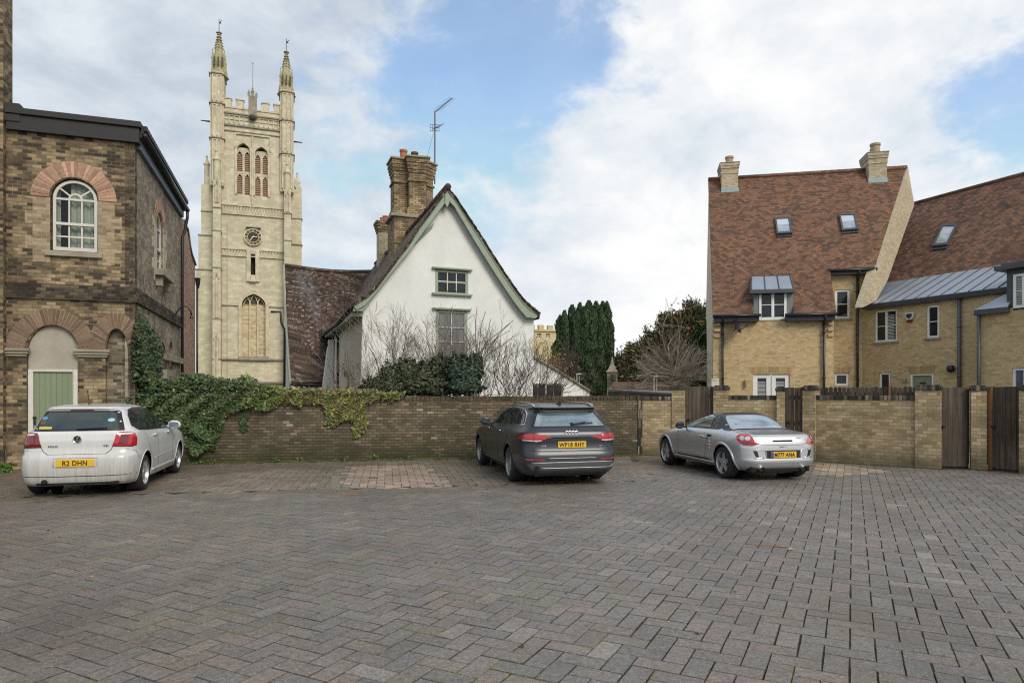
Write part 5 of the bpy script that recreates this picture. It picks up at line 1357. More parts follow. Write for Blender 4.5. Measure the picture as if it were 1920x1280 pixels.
    mb = MB(); F1.box(mb, a0+.1, a1-.1, .4, h1-.1, d-.05, d-.035); mb.build('pane', m_glass, D_)
    for x0, x1 in ((a0+.16, m-.17), (m+.17, a1-.16)):
        mb = MB(); k = h1-.3
        while k > 1.0: F1.box(mb, x0, x1, k-.028, k, d-.032, d-.03); k -= .05
        mb.build('blind_slats', m_blind, D_)
    # dormer
    fd = .02
    ca0 = hit(1413, 560)[0]; ca1 = hit(1487, 560)[0]; th = hit(1450, 541)[1]
    mb = MB(); F1.box(mb, ca0, da0-.0, top, th, -1.2, fd); F1.box(mb, da1, ca1, top, th, -1.2, fd); F1.box(mb, da0, da1, dh1-.0, th, -1.2, fd-.002)
    DM = mb.build('dormer', m_lead_l, T)
    q = [hit(*p, .2) for p in ((1407, 543), (1489, 541))]; zr = [hit(*p, -1.15) for p in ((1408, 513), (1481, 511))]
    mb = MB(); P4 = [F1.w(*q[0], .22), F1.w(*q[1], .22), F1.w(*zr[1], -1.15), F1.w(*zr[0], -1.15)]; mb.slab(P4, .06); ZR = mb.build('dormer_roof', m_zinc, DM)
    mb = MB()
    for t in (.02, .34, .66, .98): mb.tube([P4[0].lerp(P4[1], t)+Vector((0, 0, .02)), P4[3].lerp(P4[2], t)+Vector((0, 0, .02))], .022, 5)
    mb.build('standing_seams', m_lead, DM)
    mb = MB(); F1.box(mb, q[0][0]-.02, q[1][0]+.02, q[0][1]-.16, q[0][1]-.02, -.02, .26); mb.build('dormer_gutter', m_lead, DM, bevel=.01)
    window(F1, dw, .06, DM, casement=2, rows=2, fw=.085, rec=.06, bar=.03)
    # rooflights
    def rooflight(quad, RPl, mat_par, n):
        Q = [RPl.hit(x, y, .03) for x, y in quad]; nn = RPl.n
        cx = sum(Q, Vector())/4; mb = MB(); 
        def sc_(f, o): return [cx+(p-cx)*f+nn*o for p in Q]
        A, B, C_, D_ = sc_(1, 0), sc_(1, .09), sc_(.80, .09), sc_(.80, .03)
        for i in range(4):
            j = (i+1) % 4; mb.face([A[i], A[j], B[j], B[i]]); mb.face([B[i], B[j], C_[j], C_[i]]); mb.face([C_[i], C_[j], D_[j], D_[i]])
        mb.face(A)
        o = mb.build('rooflight', m_lead, mat_par)
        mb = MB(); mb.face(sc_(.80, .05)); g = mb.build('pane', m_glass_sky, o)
        mb = MB(); S = sc_(.80, .056); t = .45; mb.face([S[0].lerp(S[3], .0), S[1].lerp(S[2], .0), S[1].lerp(S[2], .45), S[0].lerp(S[3], .45)]); mb.build('blind', m_blind_b, o)
        bt = [Q[3]+nn*.0, Q[2]+nn*.0, Q[2]+(Q[2]-Q[1])*.12+nn*.02, Q[3]+(Q[3]-Q[0])*.12+nn*.02]; mb = MB(); mb.slab(bt, .02); mb.build('flashing_apron', m_lead, o)
    rooflight([(1452, 410), (1480, 408.5), (1485.5, 439), (1456, 441)], RP, T, 1)
    rooflight([(1572, 403.5), (1602, 402), (1609, 432), (1578, 434.5)], RP, T, 2)
    # chimneys on the ridge
    def ridge_chimney(xl_, xr_, ybase, ytop, xs, pots, dside):
        c0 = rp(xl_, ybase); f = Fr(Vector((c0.x, c0.y, 0)), F1.u); h = lambda x, y, d=0: f.hit(x, y, d)
        a0 = 0; a1 = h(xr_, ybase)[0]; zt = h((xl_+xr_)/2, ytop)[1]; zb = c0.z
        ck = (ytop+10)
        mb = MB(); f.box(mb, a0, a1, zb-.9, zt-.5, -.95, 0); o = mb.build('chimney', m_chim2, T)
        mb = MB(); n = 4
        for k in range(n): e = (.02, .02, .045, .065)[k]; f.box(mb, a0-e, a1+e, zt-.5+.115*k, zt-.5+.115*(k+1)-.0, -.95-e, e)
        mb.build('corbelled_head', m_chim2, o)
        mb = MB(); f.box(mb, a0-.08, a1+.08, zt-.03, zt, -.95-.08, .08); mb.build('cap', m_stone_g, o)
        mb = MB(); f.box(mb, a0-.02, a1+.02, zb-.15, zb+.16, -1.0, .02); mb.build('lead_flashing', m_flash, o)
        for x, d, r, hh in pots:
            a = h(x, ytop, d)[0]; mb = MB(); mb.lathe(f.w(a, zt-.01, d), [(r*1.05, 0), (r, .08), (r*.95, hh*.75), (r*1.12, hh*.8), (r*1.12, hh), (r*.8, hh), (r*.78, hh*.5)], 16); mb.build('chimney_pot', m_pot_b, o)
    ridge_chimney(1353, 1384, 360, 304.5, None, [(1367.5, -.5, .17, .42)], 0)
    ridge_chimney(1629, 1663, 342, 285, None, [(1638, -.75, .14, .40), (1641, -.3, .19, .46)], 0)
    # satellite dish
    a, h = hit(1379, 612, .35); c = F1.w(a, h, .38)
    T5 = thing('satellite_dish', 'small dark satellite dish on the front of the tiled brick house', 'satellite dish', F1.w(a, h-.2, .0))
    mb = MB(); ax = Vector((.75, -.6, .25)).normalized(); e1 = ax.orthogonal().normalized(); e2 = ax.cross(e1); n = 18; rings = [(0, 0), (.13, .02), (.24, .06), (.29, .1)]
    vs = []; fs = []
    for r, o in rings:
        for k in range(n): q = 2*math.pi*k/n; vs.append(c+ax*o+(e1*math.cos(q)+e2*math.sin(q))*max(r, .005))
    for i in range(3):
        for k in range(n): fs.append((i*n+k, i*n+(k+1) % n, (i+1)*n+(k+1) % n, (i+1)*n+k))
    mb.raw(vs, fs); mb.build('dish', m_iron, T5, smooth=True)
    mb = MB(); mb.tube([F1.w(a, h-.1, 0), F1.w(a, h-.1, .3), c], .02, 6); mb.tube([c+Vector((0, 0, -.25)), c+ax*.45+Vector((0, 0, -.1))], .014, 5); mb.lathe(c+ax*.45+Vector((0, 0, -.1)), [(0, -.05), (.035, -.04), (.035, .05), (0, .06)], 8); mb.build('dish_arm', m_iron, T5)
    # small boiler box at left foot
    # windows of the recess
    for px in rw: window(FRc, (px[0], px[1], px[2], px[3] if px is rw[0] else 722.8), 0, T, rows=2 if px is rw[0] else 1, fw=.085, sill=m_stone_g if px is rw[0] else None)
    mb = MB(); a0, h1 = hit2(1565, 722.8); a1 = hit2(1592, 722.8)[0]; FRc.box(mb, a0, a1, .4, h1, -.2, -.02); mb.build('wall_patch', m_house, T)
    # wall light near French doors and white box at left corner
    a, h = hit(1398, 719); mb = MB(); mb.lathe(F1.w(a, h, .08), [(0, -.14), (.04, -.12), (.055, .1), (.07, .13), (0, .16)], 8); mb.build('wall_light', m_pot_b, T)
    a, h = hit(1341, 716, .1); mb = MB(); F1.box(mb, a-.16, a+.14, h-.2, h+.12, .0, .2); mb.build('flue_box', m_white_old, T, bevel=.03)

    # ---------------- second house, turned toward us
    C0 = FRc.w(hit2(1617, 600)[0], 0, 0); F2 = Fr(C0, (.473, -.881)); h2 = F2.hit
    T2 = thing('zinc_roofed_house', 'yellow brick house with brown tiled roof above sloping zinc, cut by the right edge', 'house', F2.w(0, 0, 0))
    ehz = h2(1750, 560, .25)[1]
    eR = h2(2150, 600)[0]
    ws = [(1640, 583, 1682, 642), (1737, 573.5, 1761, 634), (1648, 698.5, 1669, 760), (1707, 701, 1750, 760)]
    hs = [hole(h2, ws[0]), hole(h2, ws[1]), hole(h2, ws[2], .9), hole(h2, ws[3], .05)]
    aP = h2(1835, 620)[0]
    mb = MB(); F2.panel(mb, rect(0, eR, -.1, ehz), hs, 0, .25); mb.build('front_wall', m_house, T2)
    window(F2, ws[0], 0, T2, casement=2, rows=2, fw=.075, sill=m_stone_g); window(F2, ws[1], 0, T2, rows=2, fw=.075, sill=m_stone_g)
    window(F2, (1648, 698.5, 1669, 745), 0, T2, fw=.075)
    # inner blinds
    mb = MB(); a0, hb = h2(1663, 591, -.06); a1, hc = h2(1677, 636, -.06)
    k = hb
    while k > hc: F2.box(mb, a0, a1, k-.03, k, -.075, -.055); k -= .055
    mb.build('blind_slats', m_blind, T2)
    a0, h1 = h2(1707, 701); a1 = h2(1750, 701)[0]
    mb = MB(); F2.box(mb, a0, a0+.06, .05, h1, -.12, -.01); F2.box(mb, a1-.06, a1, .05, h1, -.12, -.01); F2.box(mb, a0+.06, a1-.06, h1-.06, h1, -.12, -.01); mb.build('door_frame', m_white, T2)
    mb = MB(); F2.box(mb, a0+.06, a1-.06, .05, h1-.06, -.12, -.07); D2 = mb.build('door', m_green_d, T2); mb = MB(); F2.box(mb, a0+.3, a1-.3, 1.3, h1-.3, -.075, -.06); mb.build('pane', m_glass, D2)
    def soldier2(px, y0, y1):
        a0, h1 = h2(px[0]-6, y0); a1, h0 = h2(px[1]+6, y1); mb = MB(); Q = [(a0+.1, h0), (a1-.1, h0), (a1, h1), (a0, h1)]; mb.prism([F2.w(*p, -.01) for p in Q], [F2.w(*p, .004) for p in Q]); mb.build('soldier_course', m_house_arch, T2)
    soldier2((1707, 1750), 687, 700.5)
    # zinc skirt
    pz = R(24); eZ = h2(1750, 556, .3)[1]
    ZP = SP(F2.w(0, eZ, .3), F2.n*math.sin(pz)+Vector((0, 0, math.cos(pz))))
    z = lambda x, y, o=0: ZP.hit(x, y, o)
    Z = [z(1616, 572), z(2160, 502), z(2160, 454), z(1661, 530)]
    # straighten eave along frame
    mb = MB(); mb.slab(Z, .06); mb.build('zinc_skirt', m_zinc, T2)
    mb = MB()
    n = 19
    dirn = (F2.n*-math.cos(pz)+Vector((0, 0, math.sin(pz))))
    for k in range(n):
        t = (k+.55)/n; s_ = Z[0].lerp(Z[1], t)
        # follow slope to upper edge
        e = Z[3].lerp(Z[2], t); L_ = (e-s_).length; q = s_+dirn*0
        u_ = (Z[2]-Z[3]).normalized(); # intersection of s_+dirn*x with upper line
        Mx = (Z[3]-s_); 
        b = dirn-u_*dirn.dot(u_); x = (Mx-u_*Mx.dot(u_)).dot(b)/b.dot(b)
        mb.tube([s_+ZP.n*.012, s_+dirn*x+ZP.n*.012], .02, 5)
    mb.build('standing_seams', m_lead, T2)
    mb = MB(); g0, g1 = Z[0]-ZP.n*.02, Z[1]-ZP.n*.02; n_ = F2.n
    dn = Vector((0, 0, -.17)); mb.hexa([g0+dn, g1+dn, g1+dn-n_*.15, g0+dn-n_*.15, g0+n_*.04, g1+n_*.04, g1-n_*.15, g0-n_*.15]); mb.build('box_gutter', m_lead, T2, bevel=.012)
    # tiled roof above
    pt = R(47)
    TP = SP(Z[3], F2.n*math.sin(pt)+Vector((0, 0, math.cos(pt))))
    t_ = lambda x, y, o=0: TP.hit(x, y, o)
    Q = [t_(1659, 532), t_(2160, 455.5), t_(2160, 261), t_(1711, 382.5)]
    mb = MB(); mb.slab(Q, .1); mb.build('roof', m_tile_new2, T2)
    mb = MB(); mb.tube([Q[3], Q[2]], .09, 8); mb.build('ridge_tiles', m_tile_new2, T2, smooth=True)
    mb = MB(); mb.slab([Q[3], Q[2], Q[2]-F2.n*4+Vector((0, 0, -4)), Q[3]-F2.n*4+Vector((0, 0, -4))], .1); mb.build('rear_roof', m_tile_new2, T2)
    mb = MB(); mb.tube([Q[0]+TP.n*.04, Q[3]+TP.n*.04], .05, 6); mb.build('lead_flashing', m_steelgrey, T2)
    rooflight([(1769, 422.5), (1797, 422), (1777, 461), (1748.5, 464)], TP, T2, 3)
    # pipes, alarm, vent
    pipe(F2, 1798.5, 549, None, .03, T2, m_steelgrey, .06)
    a, h = h2(1707, 594); 
    T3 = thing('burglar_alarm', 'shield shaped white and dark red burglar alarm box on the brick wall between two windows', 'alarm box', F2.w(a, h-.15, .0))
    pts = [(-.17, .16), (.17, .16), (.15, -.02), (.06, -.16), (-.06, -.16), (-.15, -.02)]
    mb = MB(); mb.prism([F2.w(a+x, h+y, 0) for x, y in pts], [F2.w(a+x, h+y, .09) for x, y in pts]); mb.build('case', m_white_old, T3, bevel=.015)
    pts = [(-.11, .11), (.11, .11), (.09, -.02), (0, -.07), (-.09, -.02)]
    mb = MB(); mb.prism([F2.w(a+x, h+y, .08) for x, y in pts], [F2.w(a+x, h+y, .10) for x, y in pts]); mb.build('dark_panel', m_black, T3)
    pts = [(-.10, -.075), (.10, -.075), (.05, -.17), (-.05, -.17)]
    mb = MB(); mb.prism([F2.w(a+x, h+y-.03, 0) for x, y in pts], [F2.w(a+x, h+y-.03, .10) for x, y in pts]); mb.build('strobe_lens', plain('dark_red_lens', (.16, .01, .012), .2, var=0), T3)
    a, h = h2(1784, 691, .05); mb = MB(); c = F2.w(a, h, .1)
    mb.lathe(c, [(0, -.13), (.10, -.11), (.13, 0), (.10, .11), (0, .13)], 12); mb.build('vent_cowl', m_black, T2, smooth=True)
    a, h = h2(1697.5, 712); mb = MB(); mb.lathe(F2.w(a, h, .08), [(0, -.1), (.05, -.08), (.07, .05), (.04, .08), (0, .1)], 10); mb.build('door_light', m_pot_b, T2)
    # projecting bay at far right
    dB = .55; FB = Fr(F2.w(0, 0, dB), F2.u); hb_ = FB.hit
    aB0 = hb_(1831, 620)[0]; hB = hb_(1850, 578)[1]
    W3 = (1897.5, 690, 1945, 760); a0, h1 = hb_(W3[0], W3[1]); a1 = hb_(W3[2], W3[1])[0]
    mb = MB(); FB.panel(mb, rect(aB0, eR, -.1, hB), [rect(a0, a1, .9, h1)], 0, .3); mb.hexa([FB.w(aB0, -.1, -.0), FB.w(aB0+.2, -.1, -.31), FB.w(aB0+.2, -.1, -dB), FB.w(aB0, -.1, -dB), FB.w(aB0, hB, -.0), FB.w(aB0+.2, hB, -.31), FB.w(aB0+.2, hB, -dB), FB.w(aB0, hB, -dB)])
    mb.build('bay_wall', m_house, T2)
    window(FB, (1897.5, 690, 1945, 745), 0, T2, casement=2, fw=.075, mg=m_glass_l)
    aq0, hq0 = hb_(1827, 581, .18); aq1, hq1 = hb_(1888, 573, .18); at_, ht_ = h2(1888, 541, .0)
    mb = MB(); P3 = [FB.w(aq0, hq0, .18), FB.w(aq1+.0, hq0, .18), F2.w(aq1+.0, hq0+.75, .0), F2.w(aq0+.2, hq0+.02, 0)]
    P3 = [FB.w(aq0, hq0, .18), FB.w(aq1, hq0, .18), F2.w(aq1, ht_, .0)]
    mb.slab(P3, .05); mb.build('bay_zinc_roof', m_zinc, T2)
    mb = MB(); FB.box(mb, aq0-.02, aq1, hq0-.18, hq0-.02, -.1, .2); mb.build('bay_gutter', m_lead, T2, bevel=.012)
    mb = MB(); mb.tube([FB.w(aq0+.1, hq0-.1, .12), FB.w(aq0+.1, 0, .12)], .055, 10); mb.build('downpipe', m_steelgrey, T2, smooth=True)
    # dormer box at edge
    ad0, hd0 = hb_(1887.5, 575); ad1 = hb_(1950, 575)[0]; hd1 = hb_(1887.5, 506)[1]; wa = hb_(1899, 515); wb = hb_(1940, 578)
    mb = MB(); FB.box(mb, ad0, wa[0], hd0-.05, hd1, -1.8, 0); FB.box(mb, wa[0], ad1, wa[1], hd1, -1.8, 0); FB.box(mb, wa[0], ad1, hd0-.05, wb[1], -1.8, 0); FB.box(mb, wa[0], ad1, wb[1], wa[1], -1.8, -.3); DM2 = mb.build('dormer', m_lead, T2)
    mb = MB(); FB.box(mb, ad0-.25, ad1, hd1-.02, hd1+.12, -1.8, .25); FB.box(mb, ad0-.12, ad1, hd1+.12, hd1+.2, -1.8, .1); mb.build('dormer_roof', m_lead, DM2, bevel=.01)
    window(FB, (1899, 515, 1940, 578), .08, DM2, cols=1, rows=2, fw=.08, casement=2, rec=.06)
    mb = MB(); a0, h1 = hb_(1905, 522); a1, h0 = hb_(1935, 572); k = h1
    while k > h0: FB.box(mb, a0, a1, k-.03, k, .026, .04) ; k -= .055
    mb.build('blind_slats', m_blind, DM2)
m_gable3 = brick_mat('cream_gable_brick', [(0, (.58, .50, .37)), (.5, (.68, .60, .46)), (1, (.74, .66, .52))], (.66, .59, .46), stain=.08, bstr=.3)
m_gable2 = brick_mat('tan_gable_brick', [(0, (.38, .30, .19)), (.5, (.48, .39, .26)), (1, (.55, .46, .32))], (.50, .42, .3), stain=.1, bstr=.5)
m_lead_l = plain('dormer_cheek_grey', (.17, .18, .19), .5, metal=.1, var=.1)
m_blind_b = plain('pale_blind', (.45, .50, .58), .6, var=.05)
houses()

# ------------------------------------------------------------------ behind the wall: small things
def distant():
    F_ = Fr(at(1010, 735, 95), (1, .33)); h = F_.hit
    T = thing('castellated_building', 'distant pale yellow castellated building glimpsed between cottage and dark conifer', 'building', F_.w(0, 0, 0))
    a0, a1 = h(975, 650)[0], h(1060, 650)[0]; z0 = h(1010, 617)[1]; z1 = h(1010, 609)[1]
    wn = [rect(h(x0, 640)[0], h(x1, 640)[0], h(1000, 634)[1], h(1000, 624.5)[1]) for x0, x1 in ((1007, 1015), (1024, 1031))]
    ms = plain('warm_yellow_stone', (.55, .45, .25), .9, var=.12, vs=.5)
    mb = MB(); F_.panel(mb, rect(a0, a1, 0, z0), wn, 0, .6); mb.build('wall', ms, T)
    mb = MB(); k = a0; w_ = h(1015, 610)[0]-h(1005, 610)[0]
    while k < a1: F_.box(mb, k, k+w_, z0, z1, -.6, 0); k += w_*1.75
    F_.box(mb, a0, a1, z0-.3, z0-.05, 0, .2); mb.build('battlements', ms, T)
    for x0, x1 in ((1007, 1015), (1024, 1031)): window(F_, (x0, 624.5, x1, 634), 0, T, cols=2, rows=2, fw=.12, bar=.06, rec=.3)
    # stone gate pier / monument
    g = at(1148, 735, 40); q = lambda y: CZ+(HY-y)/FX*40
    T = thing('stone_monument', 'weathered stone monument with a pyramid top between the dark conifer and the bare tree', 'monument', (g.x, g.y, 0))
    mb = MB(); r = .30*1.414; c = (g.x, g.y, 0); mb.lathe(c, [(r*1.05, 0), (r, .5), (r, q(700)), (r*1.15, q(698)), (r*1.15, q(696.5)), (r*.8, q(692)), (r*.38, q(684)), (r*.2, q(676)), (.03, q(668))], 4, rot=.6); mb.build('shaft', m_stone_g, T)
    mb = MB(); mb.lathe((g.x, g.y-.5, q(706)), [(0, -.3), (.16, -.25), (.18, .1), (0, .35)], 8); mb.build('niche', m_stone_d, T)
    # lamp posts (short ones with sideways arm)
    for px, yt, Y, lab in ((1081.5, 701, 27, 'galvanised post with short arm seen over the wall in front of the dark conifer'), (1226, 705.5, 24, 'galvanised post with floodlight arm below the bare pollarded tree')):
        g = at(px, 735, Y); top = CZ+(HY-yt)/FX*Y
        T = thing('lamp_post', lab, 'lamp post', (g.x, g.y, 0), group='short galvanised posts')
        mb = MB(); mb.tube([(g.x, g.y, 0), (g.x, g.y, top)], .028, 8); mb.build('post', m_galv, T)
        mb = MB(); mb.tube([(g.x-.03, g.y, top), (g.x+.22, g.y, top)], .028, 8); mb.tube([(g.x+.1, g.y, top-.06), (g.x+.1, g.y, top-.55)], .02, 6); mb.build('arm', m_galv, T)
        mb = MB(); mb.box((g.x+.2, g.y-.08, top-.12), (g.x+.36, g.y+.08, top+.04)); mb.build('lamp_head', m_black, T, bevel=.02)
    # flat felt shed roof behind the wall
    T = thing('garden_shed', 'low shed with dark sloping felt roof just showing above the brick wall', 'shed', at(1220, 735, 18.6)*1)
    T.location.z = 0; ORG[T.name] = Vector(T.location)
    p = lambda x, y, Y: at(x, y, Y)
    A, B, C_, D_ = p(1140, 729.5, 21.5), p(1278, 737.5, 17.6), p(1290, 733.5, 20), p(1190, 731, 23)
    Q = [A, B, C_, D_]; mb = MB(); mb.slab([A+Vector((0, 0, .0)), B, C_, D_], .05); mb.build('roof', plain('grey_felt', (.17, .165, .15), .9, var=.2, vs=4), T)
    mb = MB(); mb.prism([Vector((v.x, v.y, 0)) for v in (A, B, C_, D_)], [v-Vector((0, 0, .06)) for v in (A, B, C_, D_)]); mb.build('shed_walls', plain('dark_red_cladding', (.05, .03, .026), .8, var=.2), T)
    # red/grey fence of the churchyard far behind
    T = thing('churchyard_wall', 'low dark red brick wall far behind the bare tree', 'wall', at(1230, 735, 34)*1); T.location.z = 0; ORG[T.name] = Vector(T.location)
    a = at(1150, 735, 33); b = at(1330, 735, 33); f = Fr(a, b-a); mb = MB(); f.box(mb, 0, (b-a).length, 0, CZ+(HY-716)/FX*33, -.3, 0); mb.build('brickwork', m_brick_red, T)
distant()
# ------------------------------------------------------------------ vegetation
def unit(n):
    v = rng.normal(size=(n, 3)); return v/np.linalg.norm(v, axis=1, keepdims=True)
def ivy():
    T = thing('ivy_hedge', 'thick ivy tumbling over the old garden wall, dark green at left and yellowish at right', 'ivy', FG.w(1.5, 0, .1))
    poly = [(250, 716), (262, 700), (285, 708), (310, 712), (335, 708), (352, 702), (368, 700), (385, 703), (405, 708), (425, 712), (445, 714), (455, 705), (468, 707), (480, 716), (492, 722), (505, 719), (530, 728), (570, 729), (610, 728), (640, 730), (680, 731), (720, 736), (765, 739),
            (740, 745), (700, 748), (684, 757), (684, 780), (690, 797), (676, 812), (670, 795), (655, 783), (640, 786), (628, 798), (616, 796), (612, 775), (605, 756), (585, 753), (560, 760), (545, 754), (525, 755), (515, 764), (495, 768), (475, 762), (455, 762), (440, 768), (425, 775), (418, 800), (408, 822), (402, 838), (385, 842), (372, 852), (362, 846), (352, 828), (346, 808), (335, 800), (318, 790), (290, 780), (250, 770)]
    N = 46000
    px = rng.uniform(248, 770, N); py = rng.uniform(698, 855, N); m = inpoly(px, py, poly)
    # ragged edge: accept some outside
    px, py = px[m]+rng.normal(size=m.sum())*2.2, py[m]+rng.normal(size=m.sum())*2.2
    n = len(px); k = np.clip((px-250)/300, 0, 1)
    thick = .34*(1-k)+.12
    lob = .5+.5*np.sin(px*.11+2*np.sin(py*.05))*np.cos(py*.09+px*.03)
    d = .02+thick*(.25+.75*lob)*rng.uniform(.35, 1, n)**.6
    top = py < 738
    d = np.where(top, rng.uniform(-.5, .25, n)*(1-.3*k), d)
    P = np.empty((n, 3))
    for i in range(n):
        a, h = FG.hit(px[i], py[i], 0); v = FG.w(a, max(h, .05), d[i]); P[i] = v
    cols = np.where((px > 520)[:, None], leafcol(n, (.13, .135, .045), .35, .18), leafcol(n, (.060, .086, .032), .42, .15))
    mid = (px > 455) & (px <= 540); mixv = rng.random(n) < .35; s = mid & mixv; cols[s] = leafcol(s.sum(), (.14, .16, .045), .3)
    s = (rng.random(n) < .05) & (px > 500); cols[s] = leafcol(s.sum(), (.38, .25, .06), .3)
    s = rng.random(n) < .12; cols[s] *= 1.7
    Nn = unit(n)*.55+np.array(FG.n)*.7+np.array([0, 0, .55]); sz = rng.uniform(.035, .105, n)
    leaves('ivy_leaves', P, Nn, sz, cols, m_leaf, T)
    # a dark thatch of stems behind
    mb = MB()
    for i in range(90):
        x = random.uniform(255, 740); y = 745+random.uniform(-12, 4); a, h = FG.hit(x, y)
        pts = [FG.w(a, h, .03)]; 
        L_ = random.uniform(.2, .5)*(1.6 if x < 430 else .7)
        for k in range(5): pts.append(pts[-1]+FG.u*random.uniform(-.08, .08)+Vector((0, 0, -L_/5))+FG.n*random.uniform(-.005, .03))
        mb.tube(pts, .008, 4)
    mb.build('stems', m_bark, T)
    # thin tongue hanging near px 470
    n = 260; t = rng.random(n); px = 462+rng.normal(size=n)*4-6*t; py = 765+t*45; P = np.array([FG.w(*FG.hit(x, y, 0), rng.uniform(.01, .06)) for x, y in zip(px, py)])
    leaves('ivy_leaves', P, unit(n)*.5+np.array(FG.n), rng.uniform(.04, .07, n), leafcol(n, (.05, .075, .03), .3), m_leaf, T)
    n = 160; t = rng.random(n); px = 667+rng.normal(size=n)*3+3*t; py = 795+t*25; P = np.array([FG.w(*FG.hit(x, y, 0), rng.uniform(.01, .08)) for x, y in zip(px, py)])
    leaves('ivy_leaves', P, unit(n)*.5+np.array(FG.n), rng.uniform(.04, .08, n), leafcol(n, (.17, .19, .05), .3), m_leaf, T)
    # corner ivy climbing the building
    T2 = thing('climbing_ivy', 'dark ivy climbing the corner of the sooty brick building', 'ivy', FS.w(.3, 0, .05))
    poly = [(248, 715), (249, 640), (252, 612), (260, 585), (262, 572), (266, 590), (270, 612), (282, 618), (292, 648), (296, 672), (292, 715)]
    N = 9000; px = rng.uniform(244, 300, N); py = rng.uniform(570, 730, N); m = inpoly(px, py, poly); keep = m & (rng.random(N) < np.clip((py-560)/110, .12, .9)); px, py = px[keep], py[keep]; n = len(px)
    P = np.empty((n, 3))
    for i in range(n):
        if px[i] < 254: v = FL.w(*FL.hit(px[i], py[i], .05), rng.uniform(.02, .16))
        else: v = FS.w(*FS.hit(px[i], py[i], .05), rng.uniform(.02, .22))
        P[i] = v
    leaves('ivy_leaves', P, unit(n)*.6+np.array(FS.n)*.5+np.array(FL.n)*.4+np.array([0, 0, .4]), rng.uniform(.05, .10, n), leafcol(n, (.052, .078, .032), .4), m_leaf, T2)
    mb = MB()
    for x0 in (264, 270, 262, 258, 290): 
        pts = []
        for k in range(14): y = 720-k*(720-(520 if x0 in (264, 270) else 600))/13; pts.append(FS.w(*FS.hit(x0+1.5*math.sin(k*1.3+x0), y, .02), .02))
        mb.tube(pts, [.02-.0012*k for k in range(14)], 5)
    mb.build('stems', m_bark, T2)
ivy()
def grow(mb, p, d, L, r, depth, spread=.5, up=.15, kids=(2, 3), curl=.15, shrink=.72, minr=.004, seg=4, tips=None):
    pts = [p.copy()]; rad = [r]; n = 4
    for k in range(n):
        d = (d+Vector((random.gauss(0, curl), random.gauss(0, curl), random.gauss(0, curl)+up*.25))).normalized()
        p = p+d*(L/n); pts.append(p.copy()); rad.append(max(minr, r*(1-.42*(k+1)/n)))
        if depth > 0 and k >= 1 and random.random() < .6:
            s = Vector((random.gauss(0, 1), random.gauss(0, 1), random.gauss(0, .6))).normalized()
            grow(mb, p, (d+s*spread*1.2).normalized(), L*shrink*random.uniform(.6, 1), max(minr, r*.5), depth-1, spread, up, kids, curl, shrink, minr, seg, tips)
    mb.tube(pts, rad, seg if r > .012 else 3, cap=False)
    if depth > 0:
        for _ in range(random.randint(*kids)):
            s = Vector((random.gauss(0, 1), random.gauss(0, 1), random.gauss(0, .7))).normalized()
            grow(mb, p, (d+s*spread).normalized(), L*shrink*random.uniform(.7, 1.1), max(minr, r*.55), depth-1, spread, up, kids, curl, shrink, minr, seg, tips)
    elif tips is not None: tips.append(p)
